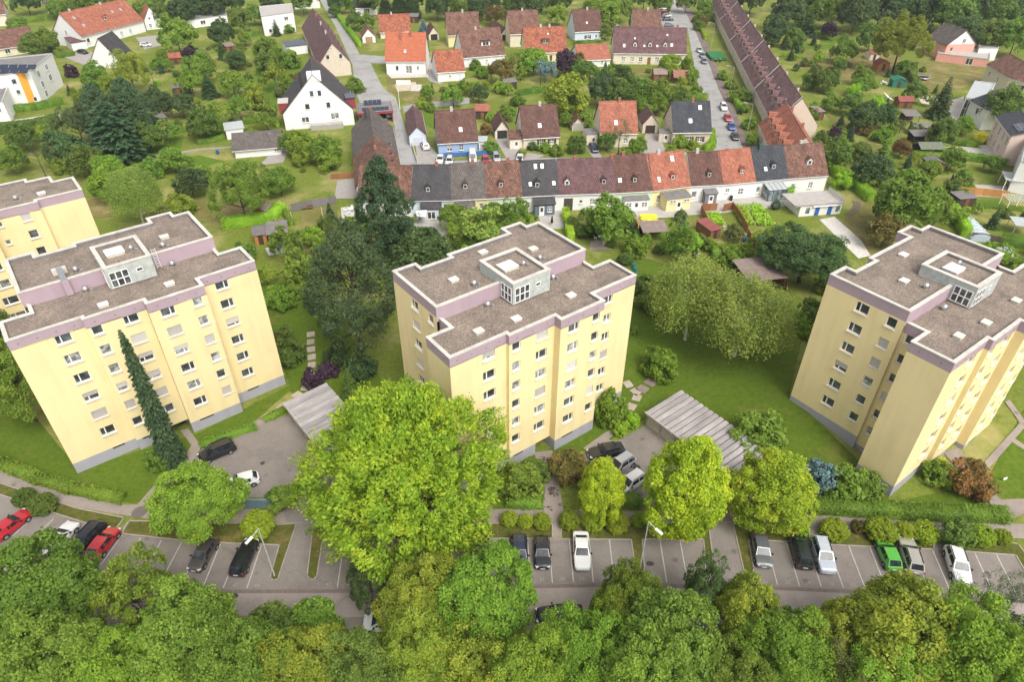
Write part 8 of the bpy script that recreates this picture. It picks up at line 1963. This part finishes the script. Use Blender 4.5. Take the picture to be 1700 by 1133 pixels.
# hedges
for lab, pts, w, h, c in [
  ('long clipped hedge along the walkway in front of the right block', [(34.28,52.25),(45.26,51.41),(56.39,50.93)], 1.7, 1.5, 'hedge'),
  ('curving hedge along the walkway below the left block', [(-67.33,60.1),(-63.57,58.89),(-57.71,56.44),(-52.45,54.76),(-45.7,53.22)], 1.4, 1.0, 'hedge'),
  ('low hedge beside the court, along the black van', [(-39.68,62.1),(-33.75,65.43)], 0.9, 0.8, 'hedge'),
  ('dark hedge block at the foot of the entrance path, left side', [(-0.3,52.66),(3.43,52.5)], 1.2, 1.2, 'hedge'),
  ('dark hedge block at the right garage court entrance', [(12.78,53.07),(15.02,52.9)], 1.4, 1.2, 'hedge'),
  ('short hedge below the slab path near the left garages', [(-32.96,66.82),(-30.64,68.97)], 1.0, 0.7, 'hedge'),
  ('bright green garden hedge right behind the middle block', [(10.88,128.86),(11.33,117.17)], 1.3, 1.7, 'hedgeb'),
  ('bright hedge behind the dark-roofed pergola and brown hut', [(-57.13,122.79),(-50.11,125.48),(-47.65,129.9)], 2.0, 1.9, 'hedgeb'),
  ('long bright hedge along the street above the orange-roofed house', [(-86.2,353.85),(-76.42,323.1),(-67.31,296.74),(-56.44,267.53)], 1.6, 1.8, 'hedgeb'),
  ('clipped hedge along the street right of the dark-roofed house', [(52.19,177.04),(50.18,167.1),(47.9,165.04)], 1.6, 1.6, 'hedgeb'),
  ('tall clipped hedge behind the right end of the terrace', [(74.56,150.19),(76.09,141.83),(76.82,135.64)], 2.0, 2.2, 'hedgeb'),
  ('rounded bright hedge beside the domed pool cover', [(91.08,129.93),(90.14,125.27),(88.46,119.34)], 1.6, 2.2, 'hedgeb'),
  ('hedge in front of the pale apartment house at the right edge', [(111.15,171.35),(114.45,168.83),(117.37,168.02)], 1.8, 1.4, 'hedge'),
  ('hedge below the pale apartment house, next to the pool', [(107.96,160.73),(112.6,158.47),(117.57,156.26)], 1.8, 1.6, 'hedge'),
  ('hedge in front of the white orange-striped house', [(-141.17,192.92),(-135.58,195.07),(-130.77,200.54)], 2.0, 1.8, 'hedge'),
  ('hedge below the white house at the left picture edge', [(-134.08,175.56),(-126.45,178.81),(-122.58,183.55)], 2.4, 2.6, 'mid'),
  ('hedge behind the swimming pool, top left', [(-204.11,303.79),(-198.01,310.71),(-191.66,317.91)], 2.4, 2.2, 'hedge'),
  ('hedge along the driveway of the red-roofed house', [(-173.04,268.92),(-159.05,251.93),(-155.26,254.42)], 1.4, 1.4, 'hedge'),
  ('long hedge between the gardens top right', [(108.06,294.64),(118.51,288.59),(125.35,284.67)], 2.2, 1.8, 'hedge'),
  ('low hedge in the meadow right of the diagonal terrace', [(95.69,255.48),(102.8,253.11)], 1.8, 1.3, 'hedge'),
  ('hedge along the front gardens of the diagonal terrace, upper part', [(75.79,294.25),(74.06,280.16)], 1.0, 1.4, 'hedgeb'),
  ('hedge along the front gardens of the diagonal terrace, lower part', [(65.28,205.68),(64.98,195.21)], 1.2, 1.6, 'hedgeb'),
  ('hedge between fence and garden at the lower right pool', [(97.75,133.7),(102.69,132.28),(107.27,131.45)], 0.8, 0.8, 'hedge'),
  ('hedge behind the fence at the right picture edge', [(93.9,116.92),(99.85,115.29)], 2.4, 1.8, 'hedge'),
  ('square hedge on the terrace wall beside the blue doors', [(58.52,139.5),(62.37,140.79)], 1.4, 1.6, 'hedgeb'),
  ('hedge in front of the green-roofed arbour right of the orange maple', [(97.63,160.66),(103.49,159.16)], 1.6, 1.6, 'hedge'),
  ('hedge along the near edge of the long left meadow', [(-79.35,168.19),(-74.13,171.63)], 1.2, 1.3, 'hedge'),
  ('hedge between the left gardens above the low concrete wall', [(-91.82,173.23),(-85.15,178.68)], 1.1, 1.4, 'hedge'),
  ('hedge beside the cubic white house garden', [(-104.01,281.97),(-98.92,286.0)], 1.6, 1.8, 'hedge'),
  ('hedge behind the white bungalow, towards the white gable house', [(-72.44,183.97),(-65.46,186.46),(-62.71,180.72)], 1.2, 1.5, 'hedge'),
  ('hedge behind the cream shuttered house garden', [(1.97,209.78),(9.93,213.47)], 1.2, 1.6, 'hedge'),
  ('hedge in front of the yellow rusty-roofed house', [(4.22,240.43),(13.04,242.01)], 1.0, 1.2, 'hedge'),
  ('hedge in front of the pale blue shuttered house', [(22.74,272.05),(33.79,274.02)], 1.2, 1.4, 'hedge'),
  ('hedge behind the anthracite-roofed house', [(42.13,202.07),(53.21,204.43),(57.39,205.61)], 1.6, 2.0, 'hedge'),
  ('hedge along the right meadow below the yellow-green tree', [(133.68,241.75),(128.06,225.45),(123.03,209.7)], 1.8, 2.2, 'mid'),
  ('bright hedge between the gardens right of the orange maple', [(109.64,176.15),(106.36,165.48),(103.52,155.78)], 1.2, 1.8, 'hedgeb'),
  ('hedge behind the right end of the diagonal terrace gardens', [(75.29,165.24),(74.24,158.19)], 2.2, 2.4, 'hedge'),
  ('hedge across the garden below the orange maple', [(84.36,160.56),(86.46,150.27)], 1.4, 1.6, 'hedge'),
  ('low hedge in the garden left of the spruce', [(-47.8,130.46),(-44.14,123.65)], 1.0, 1.2, 'hedge'),
  ('hedge between the terrace gardens right of the round tree', [(24.5,124.87),(23.95,112.99)], 0.9, 1.1, 'hedge'),
  ('hedge below the plank-fenced vegetable garden', [(37.75,115.88),(37.81,110.35)], 1.2, 1.5, 'hedge'),
  ]:
    hedge(lab, pts, w, h, c)

# smaller shrubs and fruit trees scattered through the gardens
bpy.context.view_layer.update()
BOXES = []
for o in bpy.data.objects:
    if o.parent is None and o.get('category') and o not in PLANTS and o['category'] not in ('tree','path','hedge'):
        cs = [c.matrix_world @ Vector(b) for c in [o]+list(o.children) if c.type == 'MESH' for b in c.bound_box]
        if cs: BOXES.append((min(c.x for c in cs)-1.2, min(c.y for c in cs)-1.5, max(c.x for c in cs)+1.2, max(c.y for c in cs)+1.0))
def inside(p, poly):
    r = False
    for (x0,y0),(x1,y1) in zip(poly, poly[1:]+poly[:1]):
        if (y0 > p[1]) != (y1 > p[1]) and p[0] < (x1-x0)*(p[1]-y0)/(y1-y0)+x0: r = not r
    return r
ROADS = [[(v.co.x,v.co.y) for v in o.data.vertices] for o in bpy.data.objects if o.name.split('.')[0] in ('street','driveway','paving','sidewalk','path')]
TREES = [(o.location.x,o.location.y,o.scale.x*1.5) for o in PLANTS]
rs = random.Random(11)
for poly, n in (([(-124.09,159.02),(-129.08,183.5),(-139.53,226.2),(-125.74,248.28),(-102.73,274.32),(-78.83,252.79),(-68.8,207.95),(-67.93,186.44),(-76.23,179.21),(-67.79,156.4),(-52.93,154.66),(-39.03,142.67),(-37.11,133.42),(-54.51,131.85),(-68.65,139.28),(-98.08,150.73)], 70), ([(-30.18,217.45),(-14.27,235.84),(10.02,243.5),(60.93,241.01),(53.71,185.01),(46.39,206.09),(24.7,204.17),(1.59,205.68),(-22.66,197.12)], 40), ([(103.57,286.4),(123.28,259.1),(141.61,243.34),(120.8,180.8),(100.1,146.93),(78.12,137.16),(74.53,151.95),(87.26,192.79),(97.18,258.82)], 60),
                ([(-18.68,117.48),(5.9,121.37),(13.77,130.85),(35.6,126.82),(57.11,132.57),(55.96,117.92),(43.12,101.95),(25.62,110.72),(12.76,117.66),(-10.07,110.52)], 34), ([(-45.68,110.32),(-36.81,131.97),(-31.49,130.57),(-27.64,122.45),(-36.9,101.92)], 14), ([(100.1,146.93),(116.64,147.05),(93.18,104.51),(88.31,111.08),(97.73,137.29)], 12)):
    xs = [p[0] for p in poly]; ys = [p[1] for p in poly]; k = 0
    for _ in range(n*12):
        x, y = rs.uniform(min(xs),max(xs)), rs.uniform(min(ys),max(ys))
        if k >= n: break
        if not inside((x,y),poly) or any(b[0] < x < b[2] and b[1] < y < b[3] for b in BOXES) or any(inside((x,y),r) for r in ROADS if len(r) > 2): continue
        if any(math.hypot(x-a,y-b) < r+1.0 for a,b,r in TREES): continue
        kd = rs.choice(['bush','bush','bush','fruit','garden','bush','small_conifer'] if rs.random() < 0.9 else ['thuja'])
        R = rs.uniform(0.7,1.5) if kd in ('bush','thuja') else rs.uniform(1.2,2.3)
        if kd == 'small_conifer': R = rs.uniform(0.8,1.3)
        plant(kd, rs.choice(['green','bright','green','yellow','hedgeb','mid','olive','bright','yellow']) if kd not in ('small_conifer','thuja') else rs.choice(['mid','dark','spruce']), x, y, R, R*(1.35 if kd == 'bush' else 2.1 if kd != 'small_conifer' else 3.6))
        TREES.append((x,y,R)); k += 1

# ------------------------------------------------------------------ labels of the plants: look, then what they stand beside
LAND = [('the left yellow block', -43, 63), ('the middle yellow block', 4, 66), ('the right yellow block', 56, 66), ('the left garages', -26, 63), ('the right garages', 24, 61), ('the black estate under the lamp', (-28.71,45.14)[0], (-28.71,45.14)[1]), ('the red hatchback', (-44.59,46.64)[0], (-44.59,46.64)[1]),
 ('the white saloon', (7.62,46.03)[0], (7.62,46.03)[1]), ('the green hatchback', (40.66,45.52)[0], (40.66,45.52)[1]), ('the white SUV by the bays', (47.52,44.26)[0], (47.52,44.26)[1]), ('the dark people carrier', (31.46,45.95)[0], (31.46,45.95)[1]), ('the right driveway', (23.51,46.47)[0], (23.51,46.47)[1]), ('the left driveway', (-23.01,46.32)[0], (-23.01,46.32)[1]),
 ('the blue house', -13, 167), ('the cream shuttered house', 7, 172), ('the orange-red roofed house', 26, 172), ('the anthracite-roofed house', 44, 172), ('the vivid orange roof', -38, 240), ('the wide brown roof', -12, 250), ('the rusty orange roof', 12, 250), ('the long purple-roofed house', 45, 242), ('the pale blue house', 32, 285), ('the tall white gable house', -51, 190),
 ('the white bungalow', (-63.23,166.24)[0], (-63.23,166.24)[1]), ('the long red roof', (-159.52,293.49)[0], (-159.52,293.49)[1]), ('the orange-striped flats', (-149.46,213.22)[0], (-149.46,213.22)[1]), ('the flat-roofed bungalow', (-130.85,316.3)[0], (-130.85,316.3)[1]), ('the cubic white house', (-94.88,299.63)[0], (-94.88,299.63)[1]), ('the pink house', (162.59,263.81)[0], (162.59,263.81)[1]),
 ('the yellow glazed house', (130.8,195.78)[0], (130.8,195.78)[1]), ('the pale pink apartment house', (128.0,169.78)[0], (128.0,169.78)[1]), ('the trampoline', (132.14,227.5)[0], (132.14,227.5)[1]), ('the domed pool cover', (91.7,123.17)[0], (91.7,123.17)[1]), ('the green shed', (121.72,222.1)[0], (121.72,222.1)[1]), ('the blue doors', (62.97,131.16)[0], (62.97,131.16)[1]),
 ('the brown arbour', (27.54,118.98)[0], (27.54,118.98)[1]), ('the plank-fenced garden', (42.05,125.51)[0], (42.05,125.51)[1]), ('the dark arbour', (-44.49,116.12)[0], (-44.49,116.12)[1]), ('the terrace end by the spruce', -18, 127), ('the terrace centre', 18, 128), ('the terrace right end', 62, 137), ('the orange diagonal roof', 64, 160), ('the diagonal terrace gable', 74, 175), ('the diagonal terrace middle', 80, 240), ('the top of the diagonal terrace', 88, 310), ('the far left block', -72, 94), ('the swimming pool', (-178.64,289.1)[0], (-178.64,289.1)[1])]
used = {}
def where(dx, dy):
    a = math.degrees(math.atan2(dy, dx)) % 360
    return ['right of','right behind','behind','left behind','left of','in front left of','in front of','in front right of'][int((a+22.5)//45) % 8]
for o in sorted(PLANTS, key=lambda o: o.location.y):
    x, y = o.location.x, o.location.y
    near = sorted(LAND, key=lambda l: math.hypot(l[1]-x, l[2]-y))[:5]
    edge = ''
    cands = []
    for l in near:
        d = math.hypot(l[1]-x, l[2]-y); pre = '' if d < 16 else 'some way '
        cands.append(f"{o['_w']} {pre}{where(x-l[1], y-l[2])} {l[0]}")
    sz = max(o.scale.x, o.scale.z); big = 'large ' if sz > 1.25 else ('small ' if sz < 0.8 else 'medium-sized ')
    cands += [big+c for c in cands]
    for a in near[:4]:
        for b in near[:4]:
            if a is not b: cands.append(f"{big}{o['_w']} nearest {a[0]}, {where(x-b[1], y-b[2])} {b[0]}")
    lab = next((c for c in cands if c not in used and len(c.split()) <= 16), None)
    if lab is None: lab = cands[0]
    used.setdefault(lab, []).append(o); o['label'] = lab
for lab, os_ in used.items():
    if len(os_) > 1:
        for o in os_: o['group'] = lab
for o in PLANTS:
    if 'group' not in o: o['group'] = {'tree':'trees of the gardens and lawns','shrub':'shrubs of the gardens and verges','conifer':'conifers of the gardens'}[o['category']]
for o in bpy.data.objects:
    if '_w' in o: del o['_w']
# two chairs round one table look the same: they keep one label and one group
seen = {}
for o in bpy.data.objects:
    if o.parent is None and 'label' in o: seen.setdefault(o['label'], []).append(o)
for lab, os_ in seen.items():
    if len(os_) > 1:
        for o in os_: o['group'] = lab
